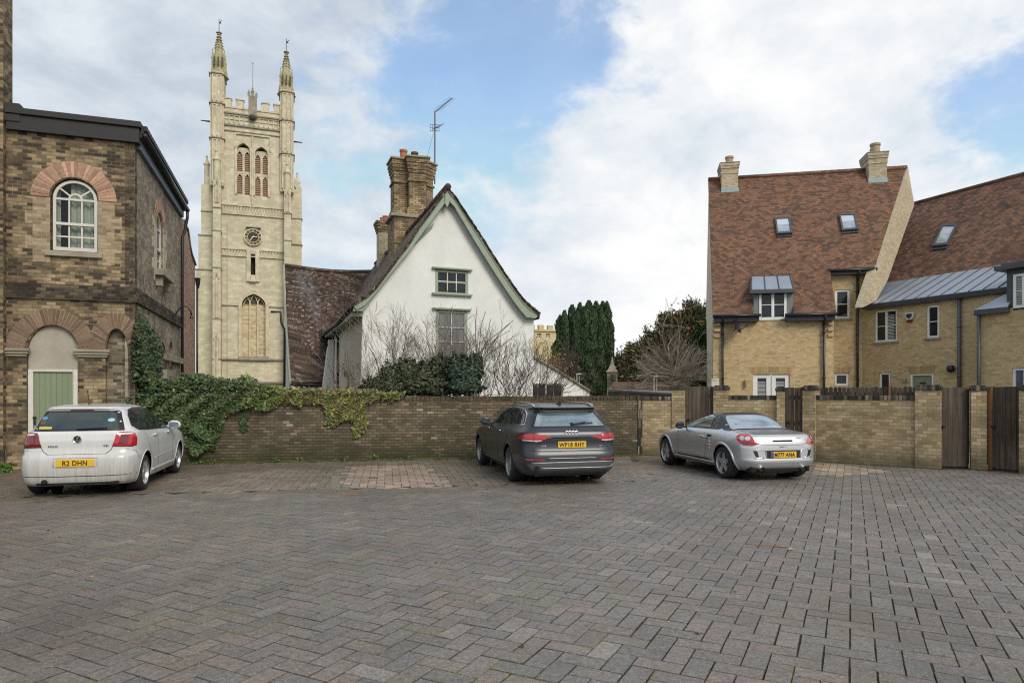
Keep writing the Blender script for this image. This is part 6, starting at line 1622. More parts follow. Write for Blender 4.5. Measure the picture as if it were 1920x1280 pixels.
def bare_shrubs():
    # three leafless shrubs against the cottage
    def shrub(px, Y, ytop, name, label, mat, stems, wpx, depth=3, lean=0, r0=.02, fan=.35, up=.35, g='leafless shrubs by the cottage'):
        g0 = at(px, 735, Y); T = thing(name, label, 'shrub', (g0.x, g0.y, 0), group=g)
        H = CZ+(HY-ytop)/FX*Y; mb = MB(); tips = []
        for k in range(stems):
            t = (k+.5)/stems*2-1; a = t*fan+random.gauss(0, .08)+lean
            d = Vector((math.sin(a), random.gauss(0, .2), math.cos(a))).normalized(); p = Vector((g0.x+t*wpx/FX*Y*.25, g0.y+random.gauss(0, .12), 0))
            grow(mb, p, d, H*.44*random.uniform(.85, 1.15), r0*random.uniform(.6, .95), depth+1, .5, up, (1, 2), .12, .68, .003, 4, tips)
        mb.build('branches', mat, T)
        return T, tips
    random.seed(11)
    shrub(775, 18.4, 585, 'bare_shrub', 'leafless twiggy shrub left of the cottage\'s lower window', m_twig, 12, 135, lean=-.12, r0=.022)
    random.seed(5)
    shrub(865, 18.3, 590, 'bare_shrub', 'leafless twiggy shrub in front of the cottage\'s lower window', m_twig, 11, 80, lean=.05)
    random.seed(21)
    T, t = shrub(945, 18.6, 600, 'bare_shrub', 'large dark leafless shrub at the right corner of the white gable', m_twig_d, 12, 110, lean=.10, r0=.032, fan=.5)
    random.seed(33)
    shrub(1000, 18.8, 640, 'bare_shrub', 'dark leafless shrub spreading in front of the white outbuilding', m_twig_d, 6, 80, lean=.45, r0=.03, fan=.5, up=.15)
    random.seed(8)
    shrub(712, 18.0, 615, 'bare_shrub', 'thin leafless shrub at the left end of the dark evergreen bush', m_twig, 5, 50, lean=-.1, r0=.012)
    # small left plant by side wall
    random.seed(4); T, tips = shrub(640, 17.6, 680, 'straggly_plant', 'straggly half bare plant by the cottage side wall above the ivy', m_bark_g, 6, 60, lean=.1, r0=.012, fan=.9, up=0, depth=2, g=None)
    n = 500; c = np.array([tuple(tips[i % len(tips)]) for i in range(n)])+rng.normal(size=(n, 3))*.14
    leaves('foliage', c, unit(n)+np.array([0, 0, .5]), rng.uniform(.04, .08, n), leafcol(n, (.13, .15, .07), .3), m_leaf, T)
    # evergreen bush
    def bush(blobs, Y, N, base, label, name='evergreen_bush', sz=(.045, .085), dep=.55, mat=m_leaf, grp=None, cat='bush'):
        g0 = at(sum(b[0] for b in blobs)/len(blobs), 735, Y); T = thing(name, label, cat, (g0.x, g0.y, 0), group=grp)
        W_ = np.array([b[2]*b[3] for b in blobs], float); W_ /= W_.sum(); idx = rng.choice(len(blobs), N, p=W_); B = np.array(blobs, float)[idx]
        v = unit(N); rr = rng.uniform(.55, 1, N)**.5; f = Y/FX
        lump = 1+.22*np.sin(v[:, 0]*9+idx)*np.cos(v[:, 2]*8+idx*2)+.14*np.sin(v[:, 1]*15+v[:, 2]*13)+.08*rng.normal(size=N)
        P = np.stack([(B[:, 0]-960)*f+v[:, 0]*rr*lump*B[:, 2]*f, Y+v[:, 1]*rr*dep*B[:, 2]*f, CZ+(HY-B[:, 1])*f+v[:, 2]*rr*lump*B[:, 3]*f], 1)
        k = P[:, 2] > .1; P = P[k]; v = v[k]; n = len(P)
        c = leafcol(n, base, .38, .15); s = rng.random(n) < .1; c[s] *= 1.9
        leaves('foliage', P, v+unit(n)*.7+np.array([0, 0, .3]), rng.uniform(*sz, n), c, mat, T)
        mb = MB(); random.seed(3)
        for b in blobs:
            c0 = Vector(((b[0]-960)*f, Y, 0)); grow(mb, c0, Vector((random.gauss(0, .2), 0, 1)).normalized(), max(.5, CZ+(HY-b[1])*f), .03, 1, .5)
        mb.build('stems', m_bark, T)
        return T
    bush([(705, 722, 24, 18), (735, 706, 24, 26), (765, 698, 26, 28), (795, 706, 24, 30), (825, 690, 24, 26), (800, 724, 60, 22), (740, 728, 45, 16), (848, 700, 22, 28), (690, 728, 16, 12)], 17.8, 24000, (.062, .07, .036), 'wide dark evergreen bush growing behind the old wall before the cottage')
    bush([(878, 700, 25, 32), (893, 684, 12, 20), (870, 725, 34, 16), (855, 690, 20, 26)], 17.5, 7500, (.045, .066, .042), 'glossy blue green ivy clad bush at the right end of the dark evergreen bush', sz=(.07, .12))
    return bush
bush = bare_shrubs()
def conifers():
    # columnar conifer: bundle of upright plumes
    def plumes(name, label, Y, cols, base, dens=1.0, grp=None, sz=(.10, .22), low=None):
        f = Y/FX; cx = np.mean([c[0] for c in cols]); g0 = at(cx, 735, Y); T = thing(name, label, 'tree', (g0.x, g0.y, 0), group=grp)
        V = []; C = []
        for (x, ytop, ybot, wd, dy) in cols:
            H0 = CZ+(HY-ybot)*f; H1 = CZ+(HY-ytop)*f; n = int(dens*(H1-H0)*wd*f*520)
            t = rng.random(n)**.85; a = rng.uniform(0, 2*np.pi, n)
            prof = np.minimum(1, (1-t)*7+.08)**.7*(.75+.25*np.minimum(1, t*4))
            lump = 1+.12*np.sin(t*23+x)+.14*np.sin(a*3+t*11+x)
            r = wd*f*.5*prof*lump*rng.uniform(.72, 1.0, n)
            cen = np.stack([(x-960)*f+r*np.cos(a), Y+dy*f+r*np.sin(a)*1.0, H0+(H1-H0)*t], 1)
            s = rng.uniform(*sz, n); out = np.stack([np.cos(a), np.sin(a), np.zeros(n)], 1)
            up = np.array([0, 0, 1])+out*.28+rng.normal(size=(n, 3))*.12; up /= np.linalg.norm(up, axis=1, keepdims=True)
            nn = out+rng.normal(size=(n, 3))*.5; sd = np.cross(nn, up); sd /= np.linalg.norm(sd, axis=1, keepdims=True)
            w_ = (s*.28)[:, None]; h_ = s[:, None]
            V.append(np.stack([cen-up*h_*.5, cen+sd*w_, cen+up*h_*.7, cen-sd*w_], 1))
            tone = leafcol(n, base, .3, .1)*(1+.18*np.sin(a*3+t*11+x))[:, None]
            C.append(tone)
        V = np.concatenate(V)-np.array(ORG[T.name]); quads('crown', V, np.clip(np.concatenate(C), .005, 1), m_leaf2, T)
        mb = MB()
        for (x, ytop, ybot, wd, dy) in cols: mb.tube([((x-960)*f*.9+cx_off(cx, f)*.1, Y+dy*f, 0), ((x-960)*f, Y+dy*f, CZ+(HY-ybot)*f), ((x-960)*f, Y+dy*f, CZ+(HY-ytop)*f-.3)], [.14, .12, .03], 6)
        mb.build('trunk', m_bark, T)
        return T
    def cx_off(cx, f): return (cx-960)*f
    Y = 45
    cols = [(1043, 640, 735, 18, 0), (1050, 592, 720, 17, 0), (1058, 584, 720, 17, -6), (1066, 596, 725, 18, 6), (1073, 572, 722, 19, 4), (1080, 585, 730, 18, -8), (1088, 568, 725, 19, 4), (1095, 576, 730, 18, -8), (1104, 564, 725, 20, 2), (1111, 582, 732, 18, -9),
            (1118, 566, 730, 20, 3), (1126, 578, 733, 18, -6), (1131, 565.5, 722, 18, 6), (1138, 567, 715, 18, 0), (1143, 600, 712, 15, -4), (1147, 640, 700, 10, 0), (1100, 640, 738, 40, -12), (1075, 660, 738, 36, -10), (1122, 665, 738, 30, -8)]
    plumes('columnar_yew', 'tall dark green columnar yew with many upright plumes right of the cottage', Y, cols, (.058, .09, .04), 1.6)
    plumes('columnar_yew', 'narrow dark green upright conifer squeezed beside the tall house wall behind the bare tree', 33, [(1302, 622, 735, 20, 0), (1313, 618, 735, 20, 3), (1322, 628, 735, 18, 0), (1330, 600, 735, 20, 8)], (.035, .065, .018), 1.3)
    # broad yew: sprays
    def broad(name, label, Y, blobs, N, base, sz, spiky=.25, orange=.3):
        f = Y/FX; g0 = at(np.mean([b[0] for b in blobs]), 735, Y); T = thing(name, label, 'tree', (g0.x, g0.y, 0))
        A = np.array([b[2]*b[3] for b in blobs], float); A /= A.sum(); idx = rng.choice(len(blobs), N, p=A); B = np.array(blobs, float)[idx]
        # clusters: pick branch tips on the blob surface then sprays around
        K = 900; bi = rng.choice(len(blobs), K, p=A); bv = unit(K); Bb = np.array(blobs, float)[bi]; rr = rng.uniform(.6, 1.06, K)
        tip = np.stack([(Bb[:, 0]-960)*f+bv[:, 0]*rr*Bb[:, 2]*f, Y+bv[:, 1]*rr*Bb[:, 2]*f*.8, CZ+(HY-Bb[:, 1])*f+bv[:, 2]*rr*Bb[:, 3]*f], 1)
        k = rng.integers(0, K, N); t = rng.random(N)
        dirv = bv[k]*np.array([1, 1, .6])+np.array([0, 0, .35]); dirv /= np.linalg.norm(dirv, axis=1, keepdims=True)
        cen = tip[k]-dirv*(t*.95)[:, None]+rng.normal(size=(N, 3))*(.10+.24*t)[:, None]
        up = dirv+rng.normal(size=(N, 3))*.45; up /= np.linalg.norm(up, axis=1, keepdims=True); nn = unit(N); sd = np.cross(nn, up); sd /= np.linalg.norm(sd, axis=1, keepdims=True)
        s = rng.uniform(*sz, N)[:, None]
        V = np.stack([cen-up*s*.5, cen+sd*s*.22, cen+up*s*.7, cen-sd*s*.22], 1)
        tone = rng.normal(size=K)*.3; org_ = rng.random(K) < orange
        c = leafcol(N, base, .25, .1)*(1+tone[k])[:, None]; o = org_[k] & (rng.random(N) < .8); c[o] = leafcol(o.sum(), (.24, .165, .07), .3, .1)
        keep = cen[:, 2] > .2
        quads('crown', V[keep]-np.array(ORG[T.name]), np.clip(c[keep], .005, 1), m_leaf2, T)
        mb = MB(); random.seed(9)
        for b in blobs[:6]: mb.tube([(g0.x+random.gauss(0, .3), Y, 0), (g0.x*.5+(b[0]-960)*f*.5, Y, (CZ+(HY-b[1])*f)*.5), ((b[0]-960)*f, Y, CZ+(HY-b[1])*f)], [.28, .2, .05], 6)
        mb.build('trunk', m_bark, T)
        return T
    broad('spreading_yew', 'broad spreading yew with bronze tinged foliage behind the bare tree and beside the tall house', 43, [(1290, 625, 42, 52), (1265, 640, 45, 55), (1235, 655, 45, 45), (1215, 660, 32, 34), (1300, 600, 30, 38), (1330, 610, 32, 45), (1200, 690, 40, 34), (1260, 700, 60, 34), (1320, 690, 40, 40), (1185, 655, 12, 16), (1250, 605, 22, 22)], 80000, (.095, .10, .048), (.11, .25))
    broad('dark_shrubbery', 'dark green mass of foliage right behind the stone monument', 50, [(1170, 700, 22, 30), (1160, 680, 9, 22), (1190, 712, 26, 22)], 9000, (.04, .048, .022), (.16, .3))
    broad('brown_shrubbery', 'brownish tangled shrub at the left foot of the columnar yew', 38, [(1042, 700, 24, 26), (1068, 705, 26, 26), (1020, 700, 16, 22)], 9000, (.055, .052, .032), (.12, .24), orange=.5)
    # warm leafed branches before the castellated building
    g = at(1010, 735, 30); T = thing('beech_shrub', 'bare shrub with clinging orange brown leaves right of the white gable', 'shrub', (g.x, g.y, 0)); mb = MB(); random.seed(14); tips = []
    for k in range(5): grow(mb, Vector((g.x+random.gauss(0, .2), g.y, 0)), Vector((random.gauss(0, .2), 0, 1)).normalized(), 1.7, .03, 3, .5, .3, (1, 2), .12, .62, .006, 4, tips)
    mb.build('branches', m_twig, T)
    n = 1500; c = np.array([tuple(tips[i % len(tips)]) for i in range(n)])+rng.normal(size=(n, 3))*.22
    leaves('foliage', c, unit(n), rng.uniform(.05, .10, n), leafcol(n, (.38, .25, .12), .3), m_leaf2, T)
conifers()
def pollard():
    Y = 21.0; g = at(1262, 735, Y); f = Y/FX
    T = thing('bare_pollard_tree', 'leafless pollarded tree with a dense fan of pale thin branches behind the wall', 'tree', (g.x, g.y, 0))
    random.seed(19); mb = MB(); top = CZ+(HY-715)*f
    mb.tube([(g.x, Y, 0), (g.x+.05, Y, .8), (g.x, Y, top)], [.17, .13, .12], 10)
    mb.build('trunk', m_bark_g, T)
    mb = MB()
    for k in range(110):
        a = random.uniform(-1.75, 1.75); b = random.uniform(-.8, .8)
        d = Vector((math.sin(a), b*.8, max(-.12, math.cos(a))*.62+.12)).normalized(); p = Vector((g.x+random.gauss(0, .08), Y+random.gauss(0, .08), top+random.uniform(-.25, .35)))
        grow(mb, p, d, random.uniform(.45, .8), random.uniform(.006, .012), 2, .4, .02+.08*math.cos(a), (1, 2), .13, .74, .0035, 3)
    mb.build('branches', m_twig, T)
    mb = MB()
    for pts in ([(1262, 700), (1256, 676), (1247, 655), (1242, 632), (1243, 610), (1248, 597), (1254, 588)], [(1262, 705), (1268, 680), (1272, 655), (1274, 625), (1270, 600)], [(1256, 676), (1252, 648), (1262, 632), (1275, 620), (1284, 614)], [(1262, 705), (1275, 680), (1290, 655), (1300, 645)]):
        P = [at(x, y, Y+.2*math.sin(i)) for i, (x, y) in enumerate(pts)]; n = len(P); mb.tube(P, [.02*(1-i/n)+.006 for i in range(n)], 5)
        for i in range(2, n): grow(mb, P[i], Vector((random.gauss(0, .8), random.gauss(0, .5), .6)).normalized(), .5, .008, 1, .4, .1, (1, 2), .12, .7, .0045, 3)
    mb.build('tall_limbs', m_twig, T)
pollard()
def tufts():
    # weeds at the wall foot
    T = thing('wall_foot_weeds', 'small green weeds and moss tufts along the foot of the old wall', 'weeds', FG.w(3, 0, .1))
    pts = []
    for x, n_ in ((378, 60), (402, 40), (520, 30), (705, 60), (640, 25), (560, 20), (760, 15), (820, 20)):
        for _ in range(n_):
            q = FG.w(FG.hit(x+rng.normal()*6, 868)[0], 0, .12+abs(rng.normal())*.05); pts.append((q.x, q.y, abs(rng.normal())*.05+.02))
    P = np.array(pts); n = len(P); leaves('leaves', P, unit(n)+np.array([0, -.5, .6]), rng.uniform(.03, .07, n), leafcol(n, (.09, .13, .03), .3), m_leaf, T)
    T['kind'] = 'stuff'
    T = thing('corner_weed', 'small bright green weed at the foot of the brick building by its left corner', 'weed', gp(13, 884)+FL.n*.1)
    c = gp(12, 884)+FL.n*.1; n = 120; P = np.array(c)+rng.normal(size=(n, 3))*np.array([.09, .05, .06])+np.array([0, 0, .08]); P[:, 2] = np.abs(P[:, 2])
    leaves('leaves', P, unit(n)+np.array([0, -.4, .7]), rng.uniform(.04, .08, n), leafcol(n, (.09, .17, .03), .3), m_leaf, T)
    # fallen twigs
    for k, (px, py, L_, rot, lab, sz) in enumerate(((1445, 1026, .33, -.35, 'thin brown fallen twig lying on the paving in front of the silver car', .006), (658, 930, .38, -.05, 'straight orange brown stick lying on the paving left of the dark car', .008))):
        p = gp(px, py); T = thing('fallen_twig', lab, 'twig', p); mb = MB(); d = Vector((math.cos(rot), math.sin(rot), 0)); e = Vector((-d.y, d.x, 0))
        mb.tube([p-d*L_/2+Vector((0, 0, .012)), p+e*.015+Vector((0, 0, .02)), p+d*L_/2+Vector((0, 0, .012))], [sz*.6, sz, sz*.5], 5)
        mb.tube([p+Vector((0, 0, .018)), p+d*.1+e*.05+Vector((0, 0, .03))], sz*.5, 4); mb.build('stick', m_wood_l, T)
    p = gp(1483, 1031); T = thing('fallen_leaf', 'small yellowish dry leaf on the paving just right of the thin twig', 'leaf', p)
    mb = MB(); mb.face([p+Vector(v) for v in ((-.05, 0, .008), (0, -.02, .016), (.06, .005, .01), (0, .025, .022))]); mb.build('leaf_blade', plain('dry_leaf', (.35, .29, .15), .8), T, fix=False)
tufts()
def litter():
    n = 420; t = rng.random(n); a = rng.random(n)*GWL; d = .18+np.abs(rng.normal(size=n))*.35
    P = np.array([tuple(FG.w(a[i], .008+.012*rng.random(), d[i])) for i in range(n)])
    m = 260; X = rng.uniform(-8, 9, m); Y = rng.uniform(4, 14, m); P = np.concatenate([P, np.stack([X, Y, np.full(m, .008)], 1)]); N_ = len(P)
    o = leaves('leaf_litter', P, unit(N_)*.35+np.array([0, 0, 1]), rng.uniform(.015, .045, N_), leafcol(N_, (.20, .135, .07), .45, .15), m_leaf, None)
    tag(o, 'scattered dead leaves and grit along the foot of the old wall and over the paving', 'leaf litter', kind='stuff')
litter()
def smoke():
    M = bpy.data.materials.new('thin_smoke'); M.use_nodes = True; nt = M.node_tree; nt.nodes.clear()
    out = nt.nodes.new('ShaderNodeOutputMaterial'); v = nt.nodes.new('ShaderNodeVolumePrincipled'); v.inputs['Color'].default_value = (.75, .8, .9, 1)
    n = nt.nodes.new('ShaderNodeTexNoise'); n.inputs['Scale'].default_value = 3.0; n.inputs['Detail'].default_value = 3
    tc = nt.nodes.new('ShaderNodeNewGeometry'); nt.links.new(tc.outputs['Position'], n.inputs['Vector'])
    mr = nt.nodes.new('ShaderNodeMapRange'); mr.inputs[1].default_value = .42; mr.inputs[2].default_value = .68; mr.inputs[4].default_value = .65; nt.links.new(n.outputs[0], mr.inputs[0])
    nt.links.new(mr.outputs[0], v.inputs['Density']); nt.links.new(v.outputs[0], out.inputs['Volume'])
    q = FLUE; mb = MB()
    P = [q+Vector((0, 0, .0)), q+Vector((-.15, .05, .4)), q+Vector((-.35, .1, 1.0)), q+Vector((-.6, .1, 1.7)), q+Vector((-.85, .15, 2.5))]
    mb.tube(P, [.08, .18, .3, .42, .3], 12); o = mb.build('smoke', M, None, smooth=True)
    tag(o, 'faint bluish wisp of smoke rising from the flue beside the cottage\'s mossy wing roof', 'smoke', kind='stuff')
smoke()
# ------------------------------------------------------------------ cars
m_tyre = plain('tyre_rubber', (.018, .018, .018), .85, var=.2, vs=20)
m_well = plain('wheel_well_black', (.008, .008, .008), .95, var=0)
m_trim = plain('black_car_trim', (.012, .012, .013), .35, var=0)
m_rim = plain('silver_alloy', (.50, .50, .50), .3, metal=.75, var=.05)
m_rim_d = plain('grey_alloy', (.32, .31, .29), .35, metal=.7, var=.1)
m_chrome = plain('chrome', (.75, .76, .78), .15, metal=1, var=0)
m_disc = plain('brake_disc', (.12, .11, .10), .5, metal=.6, var=.2)
m_plate = plain('yellow_plate', (.72, .43, .015), .4, var=.06)
m_ink = plain('plate_black', (.015, .015, .015), .5, var=0)
m_blue = plain('plate_blue', (.01, .06, .35), .4, var=0)
def paint(name, c, metal=0, rough=.32, coat=.8, dirt=None, dz=.9, damt=.6):
    M = Mat(name, rough, metal); M.b.inputs['Coat Weight'].default_value = coat; M.b.inputs['Coat Roughness'].default_value = .16
    col = M.mix(1, c, M.ramp(M.noise(1.5, 4), [(.3, .95), (.7, 1.05)]), 'MULTIPLY')
    if dirt:
        g = M.N.new('ShaderNodeTexCoord'); sp = M.N.new('ShaderNodeSeparateXYZ'); M.L.new(g.outputs['Object'], sp.inputs[0])
        rear = M.mapr(sp.outputs[1], .1, -.55); low = M.mapr(sp.outputs[2], dz, .25, .15, 1)
        st = M.noise(7, 5, .7, vec=g.outputs['Object'], stretch=(4, 1, .35)); sm = M.ramp(st, [(.25, .35), (.7, 1)])
        f = M.math('MULTIPLY', M.math('MULTIPLY', rear, low), sm); sd_ = M.math('MULTIPLY', M.mapr(sp.outputs[2], .55, .2, 0, .45), sm)
        f = M.math('MULTIPLY', M.math('MAXIMUM', f, sd_), damt, True); col = M.mix(f, col, dirt); M.rough(M.mapr(f, 0, .6, rough, .6))
    return M.col(col)
def lightmat(name, c, rough=.12):
    M = Mat(name, rough); M.b.inputs['Coat Weight'].default_value = 1; M.b.inputs['Coat Roughness'].default_value = .02
    M.col(c); return M.m
m_red = lightmat('red_lens', (.42, .012, .015)); m_red_d = lightmat('dark_red_lens', (.16, .008, .012)); m_redpink = lightmat('pale_red_lens', (.55, .10, .10)); m_clear = lightmat('clear_lens', (.55, .52, .52))
class Car:
    def __init__(s, name, label, loc, rz, rows, wb, paint_, ns=150, nz=90, bulge=.0, nmin=5.5, archr=.37, wr=.31, flat=0):
        s.T = thing(name, label, 'car', loc, rz, local=True); s.wb = wb; s.paint = paint_; s.wr = wr; s.archr = archr
        A = np.array(rows, float)
        key = A[:, :4]; dd = np.sqrt((np.diff(key[:, :4], axis=0)**2).sum(1)); t = np.concatenate([[0], np.cumsum(dd)]); tt = np.linspace(0, t[-1], nz)
        # monotone-ish cubic hermite
        def herm(y):
            m = np.zeros(len(y)); sl = np.diff(y)/np.diff(t)
            for i in range(1, len(y)-1): m[i] = 0 if sl[i-1]*sl[i] <= 0 else 2*sl[i-1]*sl[i]/(sl[i-1]+sl[i])
            m[0], m[-1] = sl[0], sl[-1]; k = np.clip(np.searchsorted(t, tt, 'right')-1, 0, len(t)-2); h = np.diff(t)[k]; u = (tt-t[k])/h
            return (2*u**3-3*u**2+1)*y[k]+(u**3-2*u**2+u)*h*m[k]+(-2*u**3+3*u**2)*y[k+1]+(u**3-u**2)*h*m[k+1]
        Z, YR, YF, W, Nn = [herm(A[:, i]) for i in range(5)]
        V = np.zeros((nz, ns, 3)); th = np.linspace(0, 2*np.pi, 6001)[:-1]
        for j in range(nz):
            n = Nn[j]; a = (YF[j]-YR[j])/2; yc = (YF[j]+YR[j])/2
            x = W[j]*np.sign(np.sin(th))*np.abs(np.sin(th))**(2/n); y = yc-a*np.sign(np.cos(th))*np.abs(np.cos(th))**(2/n)
            ds = np.sqrt(np.diff(x, append=x[:1])**2+np.diff(y, append=y[:1])**2); wgt = np.where(y < .2, 2.2, 1.0); cs = np.concatenate([[0], np.cumsum(ds*wgt)]); q = np.arange(ns)/ns*cs[-1]
            V[j, :, 0] = np.interp(q, cs, np.append(x, x[0])); V[j, :, 1] = np.interp(q, cs, np.append(y, y[0])); V[j, :, 2] = Z[j]
        if bulge:
            for yc in (0, wb):
                g = np.exp(-((V[..., 1]-yc)/.42)**2)*np.clip(1-np.abs(V[..., 2]-.5)/.42, 0, 1)**.7*bulge; V[..., 0] += np.sign(V[..., 0])*g*(np.abs(V[..., 0]) > .5)
        s.deform(V)
        v = V.reshape(-1, 3); fs = []
        for j in range(nz-1):
            for k in range(ns): fs.append((j*ns+k, j*ns+(k+1) % ns, (j+1)*ns+(k+1) % ns, (j+1)*ns+k))
        fs.append(tuple((nz-1)*ns+k for k in range(ns)))
        s.bvh = BVHTree.FromPolygons([Vector(p) for p in v], fs)
        keep = []
        for f in fs:
            c = v[list(f)].mean(0)
            if abs(c[0]) > .40 and min(math.hypot(c[1], c[2]-wr-.01), math.hypot(c[1]-wb, c[2]-wr-.01)) < archr: continue
            keep.append(f)
        mb = MB(); mb.raw(v, keep); s.body = mb.build('body', paint_, s.T, smooth=True, uv=False)
    def deform(s, V): pass
    def proj(s, p, view, off=.004):
        u, w_ = p
        if view in ('L', 'R'): sg = -1 if view == 'L' else 1; o, d = Vector((sg*3, u, w_)), Vector((-sg, 0, 0))
        elif view in ('KL', 'KR'): sg = -1 if view == 'KL' else 1; d = Vector((-.64*sg, .77, 0)); o = Vector((.77*sg, .64, 0))*u+Vector((0, 0, w_))-d*5
        elif view == 'rear': o, d = Vector((u, -5, w_)), Vector((0, 1, 0))
        elif view == 'front': o, d = Vector((u, 8, w_)), Vector((0, -1, 0))
        else: o, d = Vector((u, w_, 4)), Vector((0, 0, -1))
        h, n, i, _ = s.bvh.ray_cast(o, d)
        if h is None: h, n, i, _ = s.bvh.find_nearest(o+d*4 if view not in ('L', 'R') else o+d*2.3)
        if n.dot(d) > 0: n = -n
        return h+n*off
    def patch(s, poly, view, mat, name, parent=None, off=.004, g=.05):
        poly = [Vector(p) for p in poly]; B = []
        for i in range(len(poly)):
            a, b = poly[i], poly[(i+1) % len(poly)]; m = max(1, int((b-a).length/g)); B += [a.lerp(b, k/m) for k in range(m)]
        xs = [p.x for p in B]; ys = [p.y for p in B]; X, Y = np.meshgrid(np.arange(min(xs)+g/2, max(xs), g), np.arange(min(ys)+g/2, max(ys), g)); X = X.ravel(); Y = Y.ravel()
        k = inpoly(X, Y, [tuple(p) for p in B]); I = [Vector((x, y)) for x, y in zip(X[k], Y[k]) if min((Vector((x, y))-q).length for q in B) > g*.35]
        vs, es, fs, *_ = delaunay_2d_cdt(B+I, [], [list(range(len(B)))], 1, 1e-6)
        mb = MB(); mb.raw([s.proj(p, view, off) for p in vs], [tuple(f) for f in fs]); o = mb.build(name, mat, parent or s.body, smooth=True, uv=False, fix=False)
        return o
    def both(s, poly, mat, name, parent=None, off=.004):
        return [s.patch(poly, v, mat, name, parent or s.T, off) for v in ('L', 'R')]
    def line(s, pts, view, r, mat, name, parent=None, off=.0, g=.05, closed=False):
        P = []; pts = [Vector(p) for p in pts]
        if closed: pts.append(pts[0])
        for a, b in zip(pts[:-1], pts[1:]): m = max(1, int((b-a).length/g)); P += [s.proj(a.lerp(b, k/m), view, off) for k in range(m)]
        P.append(s.proj(pts[-1], view, off)); mb = MB(); mb.tube(P, r, 6); return mb.build(name, mat, parent or s.body, smooth=True, uv=False)
    def under(s, yr, yf, w_, z0=.17, z1=.48):
        mb = MB(); mb.box((-w_, yr, z0), (w_, s.wb+.0-.42, z1)) if 0 else None
        mb = MB(); mb.box((-w_+.22, yr, z0+.02), (w_-.22, yf, z1)); mb.box((-w_+.03, .42, z0+.06), (w_-.03, s.wb-.42, z1)); s.ub = mb.build('underbody', m_well, s.T)
        for yc in (0, s.wb):
            for sg in (-1, 1):
                mb = MB(); n = 16; R_ = s.archr+.01; x0, x1 = sg*(w_-.02), sg*(w_-.32)
                for k in range(n):
                    a0 = math.pi*(-.12+1.24*k/n); a1 = math.pi*(-.12+1.24*(k+1)/n); P = lambda x, a: (x, yc+R_*math.cos(a), s.wr+.01+R_*math.sin(a)); mb.face([P(x0, a0), P(x0, a1), P(x1, a1), P(x1, a0)])
                mb.face([(x1, yc+R_*math.cos(a), s.wr+.01+R_*math.sin(a)) for a in [2*math.pi*i/20 for i in range(20)]])
                mb.build('wheel_well', m_well, s.T, fix=False)
    def arches(s, r=.016, mat=None):
        for yc in (0, s.wb):
            for v in 'LR':
                pts = [(yc+(s.archr+.004)*math.cos(a), s.wr+.01+(s.archr+.004)*math.sin(a)) for a in [math.pi*(-.18+1.36*k/26) for k in range(27)]]
                s.line(pts, v, r, mat or s.paint, 'arch_lip', off=-.004, g=1)
    def wheels(s, track, width=.205, spokes=5, mat=None, rimr=.70, double=False, sw=.045):
        r = s.wr; rr = r*rimr; mat = mat or m_rim; h = width/2
        for yc in (0, s.wb):
            for sg in (-1, 1):
                c = Vector((sg*(track/2), yc, r)); 
                mb = MB(); mb.lathe(c, [(rr*.3, -h*.6*sg), (rr*.3, h*.25*sg)], 16, 'x'); W_ = mb.build('wheel', m_disc, s.T, uv=False)
                mb = MB(); pr = [(rr-.01, -h), (rr+.01, -h-.004), (r-.03, -h), (r-.008, -h+.025), (r, -h+.06), (r, h-.06), (r-.008, h-.025), (r-.03, h), (rr+.01, h+.004), (rr-.01, h)]
                mb.lathe(c, [(a, b*sg) for a, b in pr][:], 48, 'x'); o = mb
                t = MB(); n = 48; prof = pr
                vs = []
                for a, b in prof:
                    for k in range(n): q = 2*math.pi*k/n; vs.append(c+Vector((b*sg, a*math.cos(q), a*math.sin(q))))
                t.raw(vs, [(i*n+k, i*n+(k+1) % n, (i+1)*n+(k+1) % n, (i+1)*n+k) for i in range(len(prof)-1) for k in range(n)]); t.build('tyre', m_tyre, W_, smooth=True, uv=False)
                t = MB(); prof = [(rr+.006, h*.98), (rr-.012, h*1.0), (rr-.02, h*.8), (rr-.035, h*.1), (rr-.04, -h*.9)]; vs = []
                for a, b in prof:
                    for k in range(n): q = 2*math.pi*k/n; vs.append(c+Vector((b*sg, a*math.cos(q), a*math.sin(q))))
                t.raw(vs, [(i*n+k, i*n+(k+1) % n, (i+1)*n+(k+1) % n, (i+1)*n+k) for i in range(len(prof)-1) for k in range(n)])
                fx = h*.78
                ang = []
                for k in range(spokes):
                    a = 2*math.pi*k/spokes+.3
                    ang += [(a-.13, a-.13), (a+.13, a+.13)] if double else [(a, a)]
                for a, _ in ang:
                    e = Vector((0, math.cos(a), math.sin(a))); g = Vector((0, -math.sin(a), math.cos(a)))
                    ro = rr-.012; w0, w1 = sw*(.62 if double else 1.0), sw*(.42 if double else .62)
                    P = [e*.03+g*w0, e*ro+g*w1, e*ro-g*w1, e*.03-g*w0]
                    t.prism([c+p+Vector((sg*(fx-.05), 0, 0)) for p in P], [c+P[0]+Vector((sg*(fx+.0), 0, 0)), c+P[1]+Vector((sg*(fx-.012), 0, 0)), c+P[2]+Vector((sg*(fx-.012), 0, 0)), c+P[3]+Vector((sg*fx, 0, 0))])
                t.lathe(c, [(.055, (fx-.04)*sg), (.05, (fx+.008)*sg), (.0, (fx+.012)*sg)], 14, 'x')
                t.build('rim', mat, W_, bevel=.003, uv=False)
                t = MB(); t.lathe(c, [(rr-.025, -h*.2*sg), (rr-.025, h*.42*sg)], 24, 'x'); t.build('brake', m_well, W_, uv=False)
